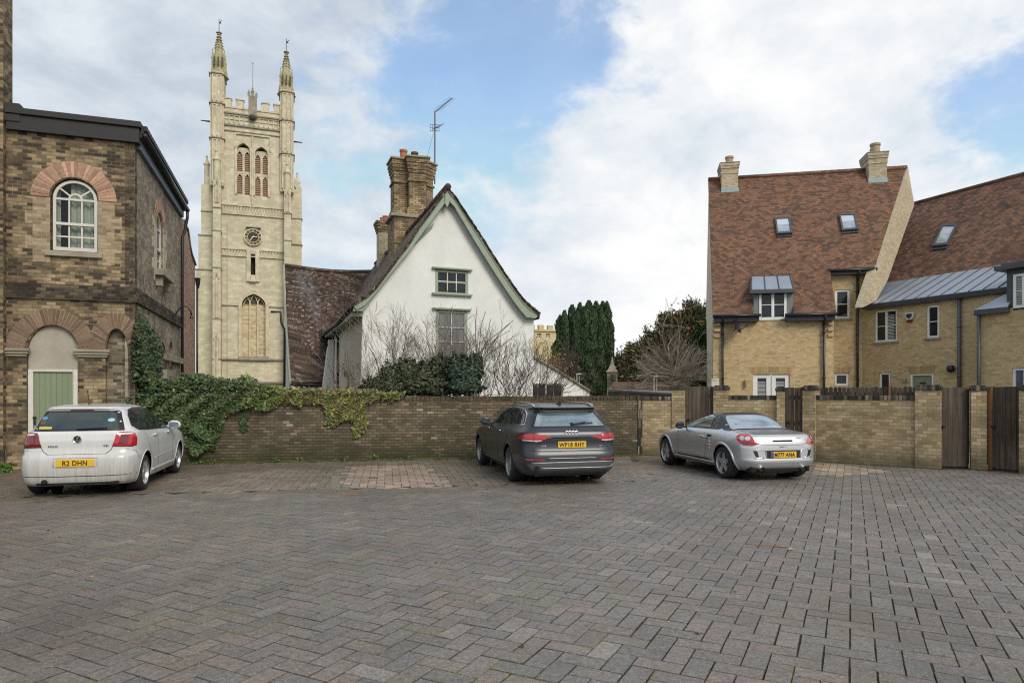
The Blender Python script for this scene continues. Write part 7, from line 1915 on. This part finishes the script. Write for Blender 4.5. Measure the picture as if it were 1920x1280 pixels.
    def plate(s, z, txt, w_=.52, h_=.111, eu=False, recess=None, tilt=0, x=0, off=.012):
        p = s.proj((x, z), 'rear', 0); y = min(p.y, s.proj((x, z+h_/2), 'rear', 0).y, s.proj((x, z-h_/2), 'rear', 0).y)-off
        if recess:
            s.patch([(x-w_/2-recess, z-h_/2-.02), (x+w_/2+recess, z-h_/2-.02), (x+w_/2+recess-.02, z+h_/2+.03), (x-w_/2-recess+.02, z+h_/2+.03)], 'rear', m_trim, 'plate_recess', off=.003)
        mb = MB(); mb.box((x-w_/2, y-.004, z-h_/2), (x+w_/2, y+.02, z+h_/2)); P = mb.build('number_plate', m_plate, s.T, bevel=.004, uv=False)
        x0 = x-w_/2+.02
        if eu: mb = MB(); mb.box((x-w_/2+.002, y-.006, z-h_/2+.004), (x-w_/2+.045, y-.0035, z+h_/2-.004)); mb.build('blue_band', m_blue, P, uv=False); x0 += .045
        tw = w_-.05-(.05 if eu else 0)
        if not eu and len(txt) < 7: x0 = x-w_/2+.09; tw = w_-.18
        text('plate_text', txt, m_ink, P, Vector((x0, y-.0055, z-h_*.35)), (1, 0, 0), (0, 0, 1), h_*.70, tw, bold=.018, sp=1.06)
        return P
def pl2(*a): return list(a)
def hatchback():
    mp = paint('white_car_paint', (.66, .66, .645), 0, .35, 1, dirt=(.26, .225, .175), dz=1.05, damt=.9)
    a, b = gp(75, 926), gp(257, 918); rz = R(15.2)
    fwd = Vector((-math.sin(rz), math.cos(rz), 0)); rt = Vector((math.cos(rz), math.sin(rz), 0))
    loc = (a+b)/2+fwd*.05
    rows = [(0.19, -0.6, 3.12, 0.77, 9), (0.24, -0.655, 3.2, 0.8, 9), (0.33, -0.675, 3.26, 0.825, 9), (0.45, -0.685, 3.29, 0.838, 9), (0.56, -0.68, 3.28, 0.842, 9), (0.645, -0.665, 3.25, 0.842, 9), (0.68, -0.615, 3.22, 0.84, 9), (0.78, -0.59, 3.08, 0.838, 9), (0.87, -0.59, 2.85, 0.826, 9), (0.93, -0.58, 2.55, 0.812, 9),
            (0.985, -0.57, 2.12, 0.79, 9), (1.03, -0.555, 1.98, 0.765, 6.5), (1.12, -.51, 1.8, .705, 6.5), (1.22, -.455, 1.58, .655, 6.5), (1.31, -.395, 1.34, .605, 6.5), (1.365, -.365, 1.18, .57, 6.2), (1.385, -.4, 1.12, .555, 6), (1.41, -.37, 1.02, .52, 5.6), (1.43, -.22, .88, .46, 5), (1.447, 0.02, 0.7, 0.4, 4.4), (1.455, 0.22, 0.5, 0.2, 3.6)]
    c = Car('white_hatchback', 'dirty white five door hatchback parked facing the wall by the green door', loc, rz, rows, 2.47, mp, archr=.355, wr=.305, bulge=.018)
    c.under(-.58, 3.1, .80); c.arches(.012); c.wheels(1.44, .205, 5, m_rim, .70, double=True, sw=.05)
    # rear window + black surround, spoiler shadow
    c.patch([(-.64, 1.035), (.64, 1.035), (.605, 1.14), (.535, 1.335), (.50, 1.352), (-.50, 1.352), (-.535, 1.335), (-.605, 1.14)], 'rear', m_trim, 'rear_window_surround', c.T, .003)
    c.patch([(-.55, 1.06), (.55, 1.06), (.555, 1.09), (.49, 1.29), (.45, 1.325), (-.45, 1.325), (-.49, 1.29), (-.555, 1.09)], 'rear', m_carglass, 'rear_window', c.T, .006)
    c.patch([(-.17, 1.355), (.17, 1.355), (.165, 1.372), (-.165, 1.372)], 'rear', m_red_d, 'high_brake_light', c.T, .006)
    for v, mm in (('KL', m_red_d), ('KR', m_red)):
        L_ = c.patch([(.00, .80), (.26, .785), (.345, .80), (.365, .90), (.335, .985), (.26, 1.01), (.085, 1.01), (.05, .975)], v, mm, 'tail_light', c.T, .007)
        c.patch([(.07, .835), (.18, .825), (.215, .965), (.105, .975)], v, m_red_d, 'inner_lens', L_, .012)
        c.patch([(.01, .785), (.26, .772), (.34, .787), (.34, .795), (.26, .783), (.0, .797)], v, m_trim, 'lens_shadow', L_, .006)
    # side windows
    for v in 'LR':
        c.patch([(-.30, 1.10), (-.16, 1.02), (.3, 1.0), (1.9, .955), (1.80, 1.04), (1.45, 1.24), (1.15, 1.35), (.85, 1.392), (.25, 1.395), (-.08, 1.36), (-.22, 1.27)], v, m_trim, 'side_window_surround', c.T, .003)
        c.patch([(-.245, 1.12), (-.14, 1.05), (.02, 1.045), (.06, 1.33), (-.06, 1.325), (-.18, 1.24)], v, m_carglass, 'side_window', c.T, .006)
        c.patch([(.06, 1.04), (.74, 1.02), (.76, 1.36), (.26, 1.365), (.10, 1.34)], v, m_carglass, 'side_window', c.T, .006)
        c.patch([(.82, 1.015), (1.78, .985), (1.70, 1.06), (1.40, 1.24), (1.13, 1.335), (.84, 1.36)], v, m_carglass, 'side_window', c.T, .006)
        for x in (.62, 1.58): c.line([(x-.10, .90), (x+.10, .905)], v, .017, mp, 'door_handle', c.T, off=.022)
        c.line([(.05, .99), (.12, .8), (.30, .52), (.48, .28)], v, .004, m_trim, 'door_gap', off=-.001); c.line([(.80, 1.0), (.80, .27), (.48, .27)], v, .004, m_trim, 'door_gap', off=-.001); c.line([(1.80, .95), (1.86, .7), (1.86, .30), (.8, .27)], v, .004, m_trim, 'door_gap', off=-.001)
        c.line([(.42, .30), (2.05, .30)], v, .028, mp, 'sill', off=-.008)
        c.line([(.5, .50), (1.9, .53)], v, .006, mp, 'side_crease', off=.0)
    # shut lines of the tailgate, bumper
    c.line([(-.60, 1.0), (-.50, .80), (-.47, .73), (-.40, .675), (.40, .675), (.47, .73), (.50, .80)], 'rear', .005, m_trim, 'tailgate_gap', off=-.001)
    c.line([(-.80, .345), (-.4, .335), (.4, .335), (.80, .345)], 'rear', .008, m_trim, 'bumper_line', off=-.004)
    for v in 'LR': c.line([(-.6, .76), (-.44, .70), (-.36, .56)], v, .004, m_trim, 'bumper_gap', off=-.001)
    c.plate(.545, 'R2 DHN', recess=None)
    c.line([(-.30, .49), (-.30, .62), (.30, .62), (.30, .49), (.22, .475), (-.22, .475)], 'rear', .008, m_dirt, 'plate_frame', closed=True)
    # badge: ring with letter strokes
    p = c.proj((0, .905), 'rear', .006); mb = MB(); n = 24; rr = .058
    mb.tube([p+Vector((rr*math.cos(t), 0, rr*math.sin(t))) for t in [2*math.pi*k/n for k in range(n+1)]], .007, 6)
    mb.lathe(p+Vector((0, .012, 0)), [(rr, -.006), (rr, .0), (.0, .0)], 20, 'y'); mb.cur = 1; B_ = MB()
    bd = MB(); bd.lathe(p+Vector((0, .004, 0)), [(.0, -.004), (rr, -.004), (rr, .006)], 24, 'y'); BO = bd.build('badge', m_trim, c.T, uv=False)
    mb = MB(); mb.tube([p+Vector((rr*math.cos(t), -.004, rr*math.sin(t))) for t in [2*math.pi*k/n for k in range(n+1)]], .0075, 6)
    S = lambda a, b: mb.tube([p+Vector((a[0], -.006, a[1])), p+Vector((b[0], -.006, b[1]))], .0055, 4)
    S((-.022, .05), (0, .006)); S((0, .006), (.022, .05)); S((-.05, .02), (-.022, -.048)); S((-.022, -.048), (0, .0)); S((0, 0), (.022, -.048)); S((.022, -.048), (.05, .02)); mb.build('badge_emblem', m_chrome, BO, uv=False)
    q = c.proj((-.40, .785), 'rear', .006); text('badge_text', 'POLO', m_badge, c.T, q, (1, 0, 0), (0, 0, 1), .028, .13, bold=.02, sp=1.1)
    q = c.proj((.36, .785), 'rear', .006); text('badge_text', 'TSI', m_badge, c.T, q, (1, 0, 0), (0, 0, 1), .028, .075, bold=.02, sp=1.1)
    # stickers, wiper, aerial, exhaust, mirrors
    for (x, z, w_, h_, m) in ((-.50, 1.235, .045, .03, m_stk_b), (-.51, 1.165, .045, .03, m_stk_r), (.44, 1.20, .05, .028, m_stk_b2), (-.46, 1.085, .09, .018, m_stk_y)):
        n = 12; P = [(x+w_*math.cos(2*math.pi*k/n), z+h_*math.sin(2*math.pi*k/n)) for k in range(n)] if m is not m_stk_y else [(x-w_, z-h_), (x+w_, z-h_), (x+w_, z+h_), (x-w_, z+h_)]
        c.patch(P, 'rear', m, 'window_sticker', c.T, .010)
    c.line([(-.02, 1.055), (.40, 1.075)], 'rear', .012, m_trim, 'wiper', c.T, off=.02)
    p = c.proj((0, -.05), 'top', 0); mb = MB(); mb.tube([p, p+Vector((0, -.05, .12)), p+Vector((0, -.10, .24))], .006, 5); mb.lathe(p, [(.03, -.01), (.02, .02), (.008, .04)], 8); mb.build('aerial', m_trim, c.T)
    mb = MB(); mb.tube([(-.42, -.70, .26), (-.42, -.35, .26)], .038, 12, cap=False); mb.tube([(-.42, -.69, .26), (-.42, -.35, .26)], .03, 12); mb.build('exhaust', m_trim, c.T)
    mb = MB(); mb.box((-.55, -.65, .20), (.6, -.5, .26)); mb.build('valance', m_well, c.T, bevel=.02)
    for sg in (-1, 1): mirror(c, sg, 1.72, .98, .80, mp, m_glass_l)
    # roof gutter lines
    for sg in (-1, 1): pass
def mirror(c, sg, y, z, x, mat, mg, s_=1.0):
    mb = MB(); cen = Vector((sg*(x+.10), y, z+.04)); n = 12
    vs = []; 
    prof = [(-.11, .0), (-.10, .055), (-.04, .085), (.05, .08), (.10, .05), (.12, 0)]
    # rounded box along x
    for i, (dx, r) in enumerate(prof):
        for k in range(n):
            q = 2*math.pi*k/n; vs.append(cen+Vector((sg*dx*s_, (.75 if math.cos(q) > 0 else .38)*max(r, .004)*math.cos(q)*s_, r*math.sin(q)*1.0*s_)))
    fs = [(i*n+k, i*n+(k+1) % n, (i+1)*n+(k+1) % n, (i+1)*n+k) for i in range(len(prof)-1) for k in range(n)]+[tuple(range(n)), tuple(range((len(prof)-1)*n, len(prof)*n))]
    mb.raw(vs, fs); mb.tube([Vector((sg*(x-.06), y, z)), cen+Vector((-sg*.06, 0, -.02))], .025, 6); o = mb.build('door_mirror', mat, c.T, smooth=True, uv=False)
    mb = MB(); q = cen+Vector((0, -.036*s_, 0)); mb.face([q+Vector((dx*s_, 0, dz*s_)) for dx, dz in ((-.085, -.045), (.085, -.045), (.09, .0), (.075, .05), (-.075, .055), (-.09, 0))]); mb.build('mirror_glass', mg, o, uv=False, fix=False)
m_carglass = glass('tinted_car_glass', (.022, .03, .028), 1.75, .02)
m_carglass2 = glass('dark_car_glass', (.015, .02, .022), 2.0, .02)
m_carglass_r = glass('sky_reflecting_glass', (.10, .14, .15), 3.2, .03)
m_dirt = plain('dusty_white_plastic', (.42, .39, .33), .6, var=.2, vs=20)
m_badge = plain('dull_badge', (.10, .10, .10), .35, metal=.5, var=0)
m_stk_b = plain('blue_sticker', (.12, .25, .35), .4, var=.2, vs=40); m_stk_b2 = plain('pale_blue_sticker', (.30, .48, .55), .4, var=.3, vs=60); m_stk_r = plain('maroon_sticker', (.15, .06, .05), .4, var=.2, vs=40); m_stk_y = plain('yellow_sticker', (.50, .48, .08), .4, var=.3, vs=60)
hatchback()
def estate():
    mp = paint('dark_grey_car_paint', (.030, .034, .042), .35, .36, .4, dirt=(.10, .088, .072), dz=.75, damt=.35)
    a, b = gp(964, 901), gp(1119, 897); rz = R(14.0); fwd = Vector((-math.sin(rz), math.cos(rz), 0))
    loc = (a+b)/2+fwd*.05
    rows = [(0.19, -0.86, 3.45, 0.8, 9), (0.24, -0.95, 3.58, 0.84, 9), (0.33, -1, 3.66, 0.885, 9), (0.45, -1.02, 3.7, 0.912, 9), (0.56, -1.015, 3.7, 0.92, 9), (0.6, -1.005, 3.69, 0.921, 9), (0.625, -0.978, 3.66, 0.921, 9), (0.75, -0.955, 3.55, 0.918, 9), (0.83, -0.965, 3.3, 0.912, 9), (0.9, -0.955, 2.85, 0.9, 9),
            (0.95, -0.935, 2.35, 0.88, 9), (0.99, -0.9, 2.15, 0.845, 9), (1.05, -0.85, 2.02, 0.8, 8.5), (1.14, -0.76, 1.82, 0.755, 8.5), (1.24, -0.655, 1.56, 0.71, 8.5), (1.32, -0.56, 1.3, 0.67, 7), (1.345, -0.57, 1.2, 0.655, 6.7), (1.372, -0.655, 1.05, 0.63, 6.5), (1.395, -0.52, 0.92, 0.6, 6.1), (1.415, -0.32, 0.75, 0.53, 5.5), (1.43, -0.05, 0.55, 0.4, 4.9), (1.436, 0.1, 0.4, 0.2, 4.1)]
    c = Car('grey_estate_car', 'dark grey estate car with silver roof rails parked facing the old wall', loc, rz, rows, 2.82, mp, archr=.375, wr=.325, bulge=.012)
    c.under(-.9, 3.5, .88); c.arches(.012); c.wheels(1.60, .22, 5, m_rim_d, .70, sw=.065)
    c.patch([(-.70, 1.03), (.70, 1.03), (.69, 1.06), (.565, 1.315), (.50, 1.345), (-.50, 1.345), (-.565, 1.315), (-.69, 1.06)], 'rear', m_trim, 'rear_window_surround', c.T, .003)
    c.patch([(-.645, 1.05), (.645, 1.05), (.635, 1.075), (.53, 1.265), (.49, 1.275), (-.49, 1.275), (-.53, 1.265), (-.635, 1.075)], 'rear', m_carglass_r, 'rear_window', c.T, .006)
    for sg in (-1, 1):
        P = [(.80*sg, .80), (.80*sg, .92), (.76*sg, .93), (.45*sg, .895), (.36*sg, .875), (.47*sg, .845), (.56*sg, .80), (.64*sg, .785)]
        L_ = c.patch(P if sg < 0 else P[::-1], 'rear', m_red, 'tail_light', c.T, .006)
        Q = [(.55*sg, .803), (.64*sg, .792), (.79*sg, .805), (.79*sg, .825), (.66*sg, .82), (.56*sg, .822)]
        c.patch(Q if sg < 0 else Q[::-1], 'rear', m_clear, 'clear_strip', L_, .010)
        c.patch([(.685*sg, .79), (.70*sg, .79), (.69*sg, .925), (.675*sg, .92)], 'rear', m_red_d, 'lens_joint', L_, .011)
    for v in ('KL', 'KR'): c.patch([(-.02, .80), (.12, .80), (.20, .82), (.255, .855), (.20, .895), (.10, .915), (-.02, .928)], v, m_red, 'tail_light_wrap', c.T, .008); c.patch([(.02, .803), (.14, .806), (.14, .826), (.02, .824)], v, m_clear, 'clear_strip', c.T, .012)
    for v in 'LR':
        c.patch([(-.60, 1.075), (-.25, 1.04), (.5, 1.01), (2.05, .965), (1.92, 1.06), (1.62, 1.22), (1.28, 1.325), (.9, 1.365), (.2, 1.37), (-.25, 1.345), (-.48, 1.26)], v, m_chrome, 'chrome_window_line', c.T, .003)
        c.patch([(-.575, 1.088), (-.24, 1.056), (.5, 1.026), (2.0, .985), (1.90, 1.06), (1.60, 1.21), (1.26, 1.312), (.9, 1.350), (.2, 1.355), (-.24, 1.332), (-.455, 1.25)], v, m_trim, 'side_window_surround', c.T, .005)
        c.patch([(-.53, 1.10), (-.22, 1.07), (-.03, 1.06), (.0, 1.325), (-.22, 1.31), (-.42, 1.235)], v, m_carglass2, 'side_window', c.T, .008)
        c.patch([(.05, 1.06), (.86, 1.035), (.88, 1.33), (.3, 1.337), (.10, 1.33)], v, m_carglass2, 'side_window', c.T, .008)
        c.patch([(.95, 1.03), (1.9, 1.005), (1.82, 1.08), (1.56, 1.21), (1.25, 1.295), (.97, 1.325)], v, m_carglass2, 'side_window', c.T, .008)
        for x in (.72, 1.75): c.line([(x-.11, .90), (x+.11, .905)], v, .015, m_chrome, 'door_handle', c.T, off=.022)
        c.line([(.02, 1.0), (.10, .85), (.36, .6), (.50, .28)], v, .004, m_well, 'door_gap', off=-.001); c.line([(.92, 1.02), (.93, .28), (.5, .28)], v, .004, m_well, 'door_gap', off=-.001); c.line([(1.98, .96), (2.08, .7), (2.06, .30), (.9, .28)], v, .004, m_well, 'door_gap', off=-.001)
        c.line([(-.85, .935), (0, .925), (2.4, .86), (3.1, .80)], v, .007, mp, 'shoulder_crease', off=.001)
        c.line([(.45, .29), (2.35, .29)], v, .03, mp, 'sill', off=-.008)
        # roof rails
        sg = -1 if v == 'L' else 1; P = []
        for k in range(15):
            t = k/14; y = -.50+1.75*t; x = sg*(.555+.02*math.sin(math.pi*t)); q = c.proj((x, y), 'top', 0); P.append(q+Vector((0, 0, .012+.035*math.sin(math.pi*min(1, t*1.0))**.4)))
        mb = MB(); mb.tube(P, .015, 8); mb.build('roof_rail', m_chrome, c.T, smooth=True)
    c.line([(-.72, .64), (-.56, .79), (-.48, .84), (-.34, .835)], 'rear', .004, m_well, 'tailgate_gap', off=-.001); c.line([(-.72, .63), (.72, .63)], 'rear', .006, m_well, 'tailgate_gap', off=-.002); c.line([(.72, .64), (.56, .79), (.48, .84), (.34, .835)], 'rear', .004, m_well, 'tailgate_gap', off=-.001)
    c.patch([(-.36, .845), (.36, .845), (.34, .862), (-.34, .862)], 'rear', m_well, 'plate_hood', c.T, .004)
    c.plate(.735, 'WP18 RHY')
    # rings badge
    p = c.proj((0, .93), 'rear', .008); mb = MB()
    for k in range(4):
        cx = (k-1.5)*.058; mb.tube([p+Vector((cx+.037*math.cos(t), 0, .037*math.sin(t))) for t in [2*math.pi*j/18 for j in range(19)]], .0062, 5)
    mb.build('ring_badge', m_chrome, c.T, uv=False)
    q = c.proj((-.56, .70), 'rear', .006); text('badge_text', 'A4', m_chrome, c.T, q, (1, 0, 0), (0, 0, 1), .035, .085, bold=.02)
    q = c.proj((.50, .70), 'rear', .006); text('badge_text', 'TDI', m_chrome, c.T, q, (1, 0, 0), (0, 0, 1), .020, .06, bold=.02)
    q = c.proj((.50, .675), 'rear', .006); text('badge_text', 'ultra', m_chrome, c.T, q, (1, 0, 0), (0, 0, 1), .018, .065, bold=.01)
    # bumper trims
    for sg in (-1, 1): 
        P = [(.52*sg, .47), (.82*sg, .478), (.82*sg, .498), (.52*sg, .486)]; c.patch(P, 'rear', m_red, 'reflector', c.T, .006)
    c.patch([(-.72, .30), (.72, .30), (.80, .40), (.74, .445), (-.74, .445), (-.80, .40)], 'rear', m_diff, 'diffuser_panel', c.T, .004)
    c.line([(-.58, .335), (.72, .335), (.79, .395), (.73, .432), (-.73, .432)], 'rear', .007, m_silver_l, 'diffuser_trim', c.T, off=.006)
    c.line([(-.45, .505), (.45, .505)], 'rear', .006, m_silver_l, 'bumper_crease', off=-.003)
    q = c.proj((-.64, .345), 'rear', 0); mb = MB(); mb.tube([q+Vector((0, -.02, 0)), q+Vector((0, .2, 0))], .05, 16, cap=False); mb.build('exhaust', m_chrome, c.T, smooth=True); mb = MB(); mb.tube([q+Vector((0, -.012, 0)), q+Vector((0, .2, 0))], .042, 16); mb.build('exhaust_bore', m_well, c.T)
    c.line([(.02, 1.075), (.06, 1.08)], 'rear', .03, m_trim, 'wiper_pivot', c.T, off=.015); c.line([(.03, 1.065), (.30, 1.10)], 'rear', .014, m_trim, 'wiper', c.T, off=.025); c.line([(.03, 1.06), (.44, 1.098)], 'rear', .008, m_trim, 'wiper_blade', c.T, off=.018)
    p = c.proj((0, -.20), 'top', 0); mb = MB(); mb.prism([p+Vector(v) for v in ((-.03, -.09, 0), (.03, -.09, 0), (.03, .10, 0), (-.03, .10, 0))], [p+Vector(v) for v in ((-.006, -.09, .075), (.006, -.09, .075), (.004, .05, .01), (-.004, .05, .01))]); mb.build('aerial_fin', m_trim, c.T, bevel=.004)
    for sg in (-1, 1): mirror(c, sg, 1.85, 1.0, .86, mp, m_carglass2)
m_diff = plain('grey_diffuser', (.10, .105, .11), .45, metal=.3, var=.05); m_silver_l = plain('satin_silver_trim', (.42, .43, .44), .35, metal=.7, var=0)
estate()
def roadster():
    mp = paint('silver_car_paint', (.55, .55, .545), .6, .32, 1)
    a, b = gp(1362, 896), gp(1497, 893); rz = R(12.5); fwd = Vector((-math.sin(rz), math.cos(rz), 0))
    loc = (a+b)/2+fwd*.05
    rows = [(0.2, -0.56, 2.95, 0.74, 5.8), (0.27, -0.66, 3.08, 0.79, 6.3), (0.36, -0.71, 3.14, 0.83, 6.5), (0.395, -0.725, 3.16, 0.84, 6.7), (0.42, -0.705, 3.16, 0.842, 6.7), (0.52, -0.7, 3.15, 0.847, 6.7), (0.62, -0.695, 3.05, 0.847, 6.7), (0.7, -0.685, 2.92, 0.842, 6.5), (0.76, -0.665, 2.75, 0.83, 6.3), (0.82, -0.64, 2.5, 0.81, 6.1), (0.855, -0.6, 2.25, 0.79, 5.9),
            (0.875, -0.48, 2.05, 0.765, 5.8), (0.9, -0.22, 1.9, 0.74, 5.1), (0.93, 0, 1.8, 0.715, 5.3), (0.97, 0.1, 1.7, 0.69, 5.5), (1.03, 0.22, 1.55, 0.65, 5.5), (1.1, 0.36, 1.36, 0.605, 5.1), (1.16, 0.5, 1.16, 0.555, 4.7), (1.2, 0.64, 1.02, 0.48, 4.3), (1.222, 0.78, 0.92, 0.36, 3.7), (1.23, 0.85, 0.88, 0.15, 3)]
    c = Car('silver_roadster', 'silver two seat roadster with black hard top parked before the wooden gates', loc, rz, rows, 2.45, mp, archr=.355, wr=.305, bulge=.022)
    c.under(-.55, 2.9, .80); c.arches(.026); c.wheels(1.475, .215, 5, m_rim, .72, sw=.055)
    # hard top: black, with rear window
    c.patch([(-.70, .14), (-.68, .0), (.68, .0), (.70, .14), (.66, .45), (.56, .74), (.50, .98), (-.50, .98), (-.56, .74), (-.66, .45)], 'top', m_trim, 'hard_top_rear', c.T, .004)
    c.patch([(-.60, .10), (-.58, .035), (.58, .035), (.60, .10), (.50, .45), (.42, .56), (-.42, .56), (-.50, .45)], 'top', m_carglass_s, 'rear_window', c.T, .010)
    c.patch([(-.44, 1.02), (.44, 1.02), (.46, 1.18), (-.46, 1.18)], 'top', mp, 'screen_header', c.T, .008)
    for v in 'LR':
        c.patch([(.52, .915), (1.78, .90), (1.66, .985), (1.40, 1.10), (1.18, 1.165), (.92, 1.19), (.62, 1.175), (.40, 1.08), (.25, .98), (.30, .92)], v, m_trim, 'side_window_surround', c.T, .004)
        c.patch([(.66, .945), (1.66, .93), (1.58, .985), (1.36, 1.08), (1.16, 1.135), (.92, 1.155), (.74, 1.15)], v, m_carglass_g, 'side_window', c.T, .008)
        c.patch([(.42, .945), (.60, .945), (.64, 1.12), (.58, 1.12), (.46, 1.05)], v, m_carglass2, 'quarter_panel', c.T, .008)
        c.line([(1.86, .885), (1.72, .98), (1.45, 1.11), (1.2, 1.185), (1.02, 1.205)], v, .022, mp, 'windscreen_pillar', off=.003)
        c.line([(.62, .88), (.60, .70), (.62, .5), (.72, .30), (1.75, .28), (1.86, .4), (1.84, .86)], v, .004, m_trim, 'door_gap', off=-.001)
        c.patch([(.40, .80), (.60, .815), (.60, .72), (.55, .72)], v, m_trim, 'air_intake', c.T, .004)
        for k in range(4): x = .53-.02*k; z = .74-.065*k; c.line([(x-.06, z), (x+.05, z+.01)], v, .009, m_chrome if v == 'L' else mp, 'intake_louvre', off=.006)
        c.line([(.70, .755), (.86, .76)], v, .018, mp, 'door_handle', c.T, off=.012); c.line([(.72, .75), (.78, .752)], v, .012, m_trim, 'handle_recess', off=.012)
        c.line([(.40, .27), (2.05, .27)], v, .03, mp, 'sill', off=-.006)
        c.patch([(.42, .30), (.46, .30), (1.9, .305), (1.9, .325), (.6, .335)], v, m_trim, 'sill_shadow', c.T, .003)
        c.line([(2.35, .72), (2.40, .72)], v, .012, m_orange, 'side_repeater', off=.004)
    for v, mm in (('KL', m_red), ('KR', m_redpink)):
        L_ = c.patch([(-.06, .70), (.05, .665), (.20, .672), (.27, .70), (.335, .775), (.345, .835), (.30, .86), (.17, .868), (.09, .845), (.02, .775)], v, mm, 'tail_light', c.T, .008)
        for cx, cz in ((.235, .80), (.135, .795)):
            for rr, m2, of in ((.048, m_chrome, .012), (.036, m_clear, .016)):
                n = 14; c.patch([(cx+rr*math.cos(2*math.pi*k/n), cz+rr*.8*math.sin(2*math.pi*k/n)) for k in range(n)], v, m2, 'round_lens', L_, of)
        c.patch([(-.01, .69), (.20, .685), (.28, .73), (.09, .745)], v, m_red_d, 'lower_lens', L_, .011)
    # slot, deck lines, third light
    c.patch([(-.21, .735), (.21, .735), (.20, .765), (-.20, .765)], 'rear', m_well, 'air_slot', c.T, .005)
    c.patch([(-.13, -.16), (.13, -.16), (.12, -.12), (-.12, -.12)], 'top', m_redbrake, 'high_brake_light', c.T, .012)
    c.line([(-.52, -.50), (-.50, -.10), (-.40, -.04), (.40, -.04), (.50, -.10), (.52, -.50)], 'top', .004, m_trim, 'boot_gap', off=-.001)
    c.patch([(-.46, -.50), (.46, -.50), (.42, -.24), (-.42, -.24)], 'top', m_deck, 'engine_grille', c.T, .004)
    c.line([(-.52, .83), (-.48, .70), (-.40, .675), (.40, .675), (.48, .70), (.52, .83)], 'rear', .004, m_trim, 'boot_gap', off=-.001)
    # plate panel and side vents
    c.patch([(-.33, .435), (.33, .435), (.35, .58), (-.35, .58)], 'rear', m_trim, 'plate_recess', c.T, .004)
    for sg in (-1, 1):
        P = [(.50*sg, .455), (.56*sg, .47), (.60*sg, .57), (.53*sg, .575)]; c.patch(P, 'rear', m_trim, 'side_vent', c.T, .005)
        c.line([(.345*sg, .44), (.37*sg, .585), (.50*sg, .60), (.60*sg, .58)], 'rear', .009, mp, 'vent_frame', off=.006); c.line([(.40*sg, .44), (.59*sg, .445)], 'rear', .012, m_chrome, 'vent_lip', off=.004)
    c.plate(.50, 'M777 ANA', w_=.52, eu=True)
    q = c.proj((-.07, .635), 'rear', .006); text('badge_text', 'MR2', m_chrome, c.T, q, (1, 0, 0), (0, 0, 1), .026, .13, bold=.01, sp=1.2)
    q = c.proj((.30, .79), 'rear', .006); text('badge_text', 'VVT-i', m_chrome, c.T, q, (1, 0, 0), (0, 0, 1), .02, .09, bold=.01)
    mb = MB(); mb.box((-.62, -.62, .17), (.62, -.3, .30)); mb.build('valance', m_well, c.T, bevel=.03)
    for sg in (-1, 1):
        mb = MB(); mb.tube([(sg*.44, -.72, .235), (sg*.44, -.4, .235)], .045, 16, cap=False); o = mb.build('exhaust', m_chrome, c.T, smooth=True); mb = MB(); mb.tube([(sg*.44, -.70, .235), (sg*.44, -.4, .235)], .036, 16); mb.build('exhaust_bore', m_well, o)
    mb = MB(); mb.tube([(-.32, -.5, .2), (.1, -.5, .19), (.34, -.5, .21)], .06, 10); mb.build('silencer', m_disc, c.T, smooth=True)
    for sg in (-1, 1): mirror(c, sg, 1.62, .90, .80, m_trim, m_carglass2, .9)
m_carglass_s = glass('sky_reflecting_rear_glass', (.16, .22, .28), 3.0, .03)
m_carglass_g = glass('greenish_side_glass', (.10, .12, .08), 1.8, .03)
m_orange = lightmat('orange_lens', (.6, .25, .05)); m_redbrake = lightmat('dull_red_lens', (.30, .03, .03)); m_deck = plain('deck_grille', (.20, .205, .21), .5, metal=.5, var=.1)
roadster()
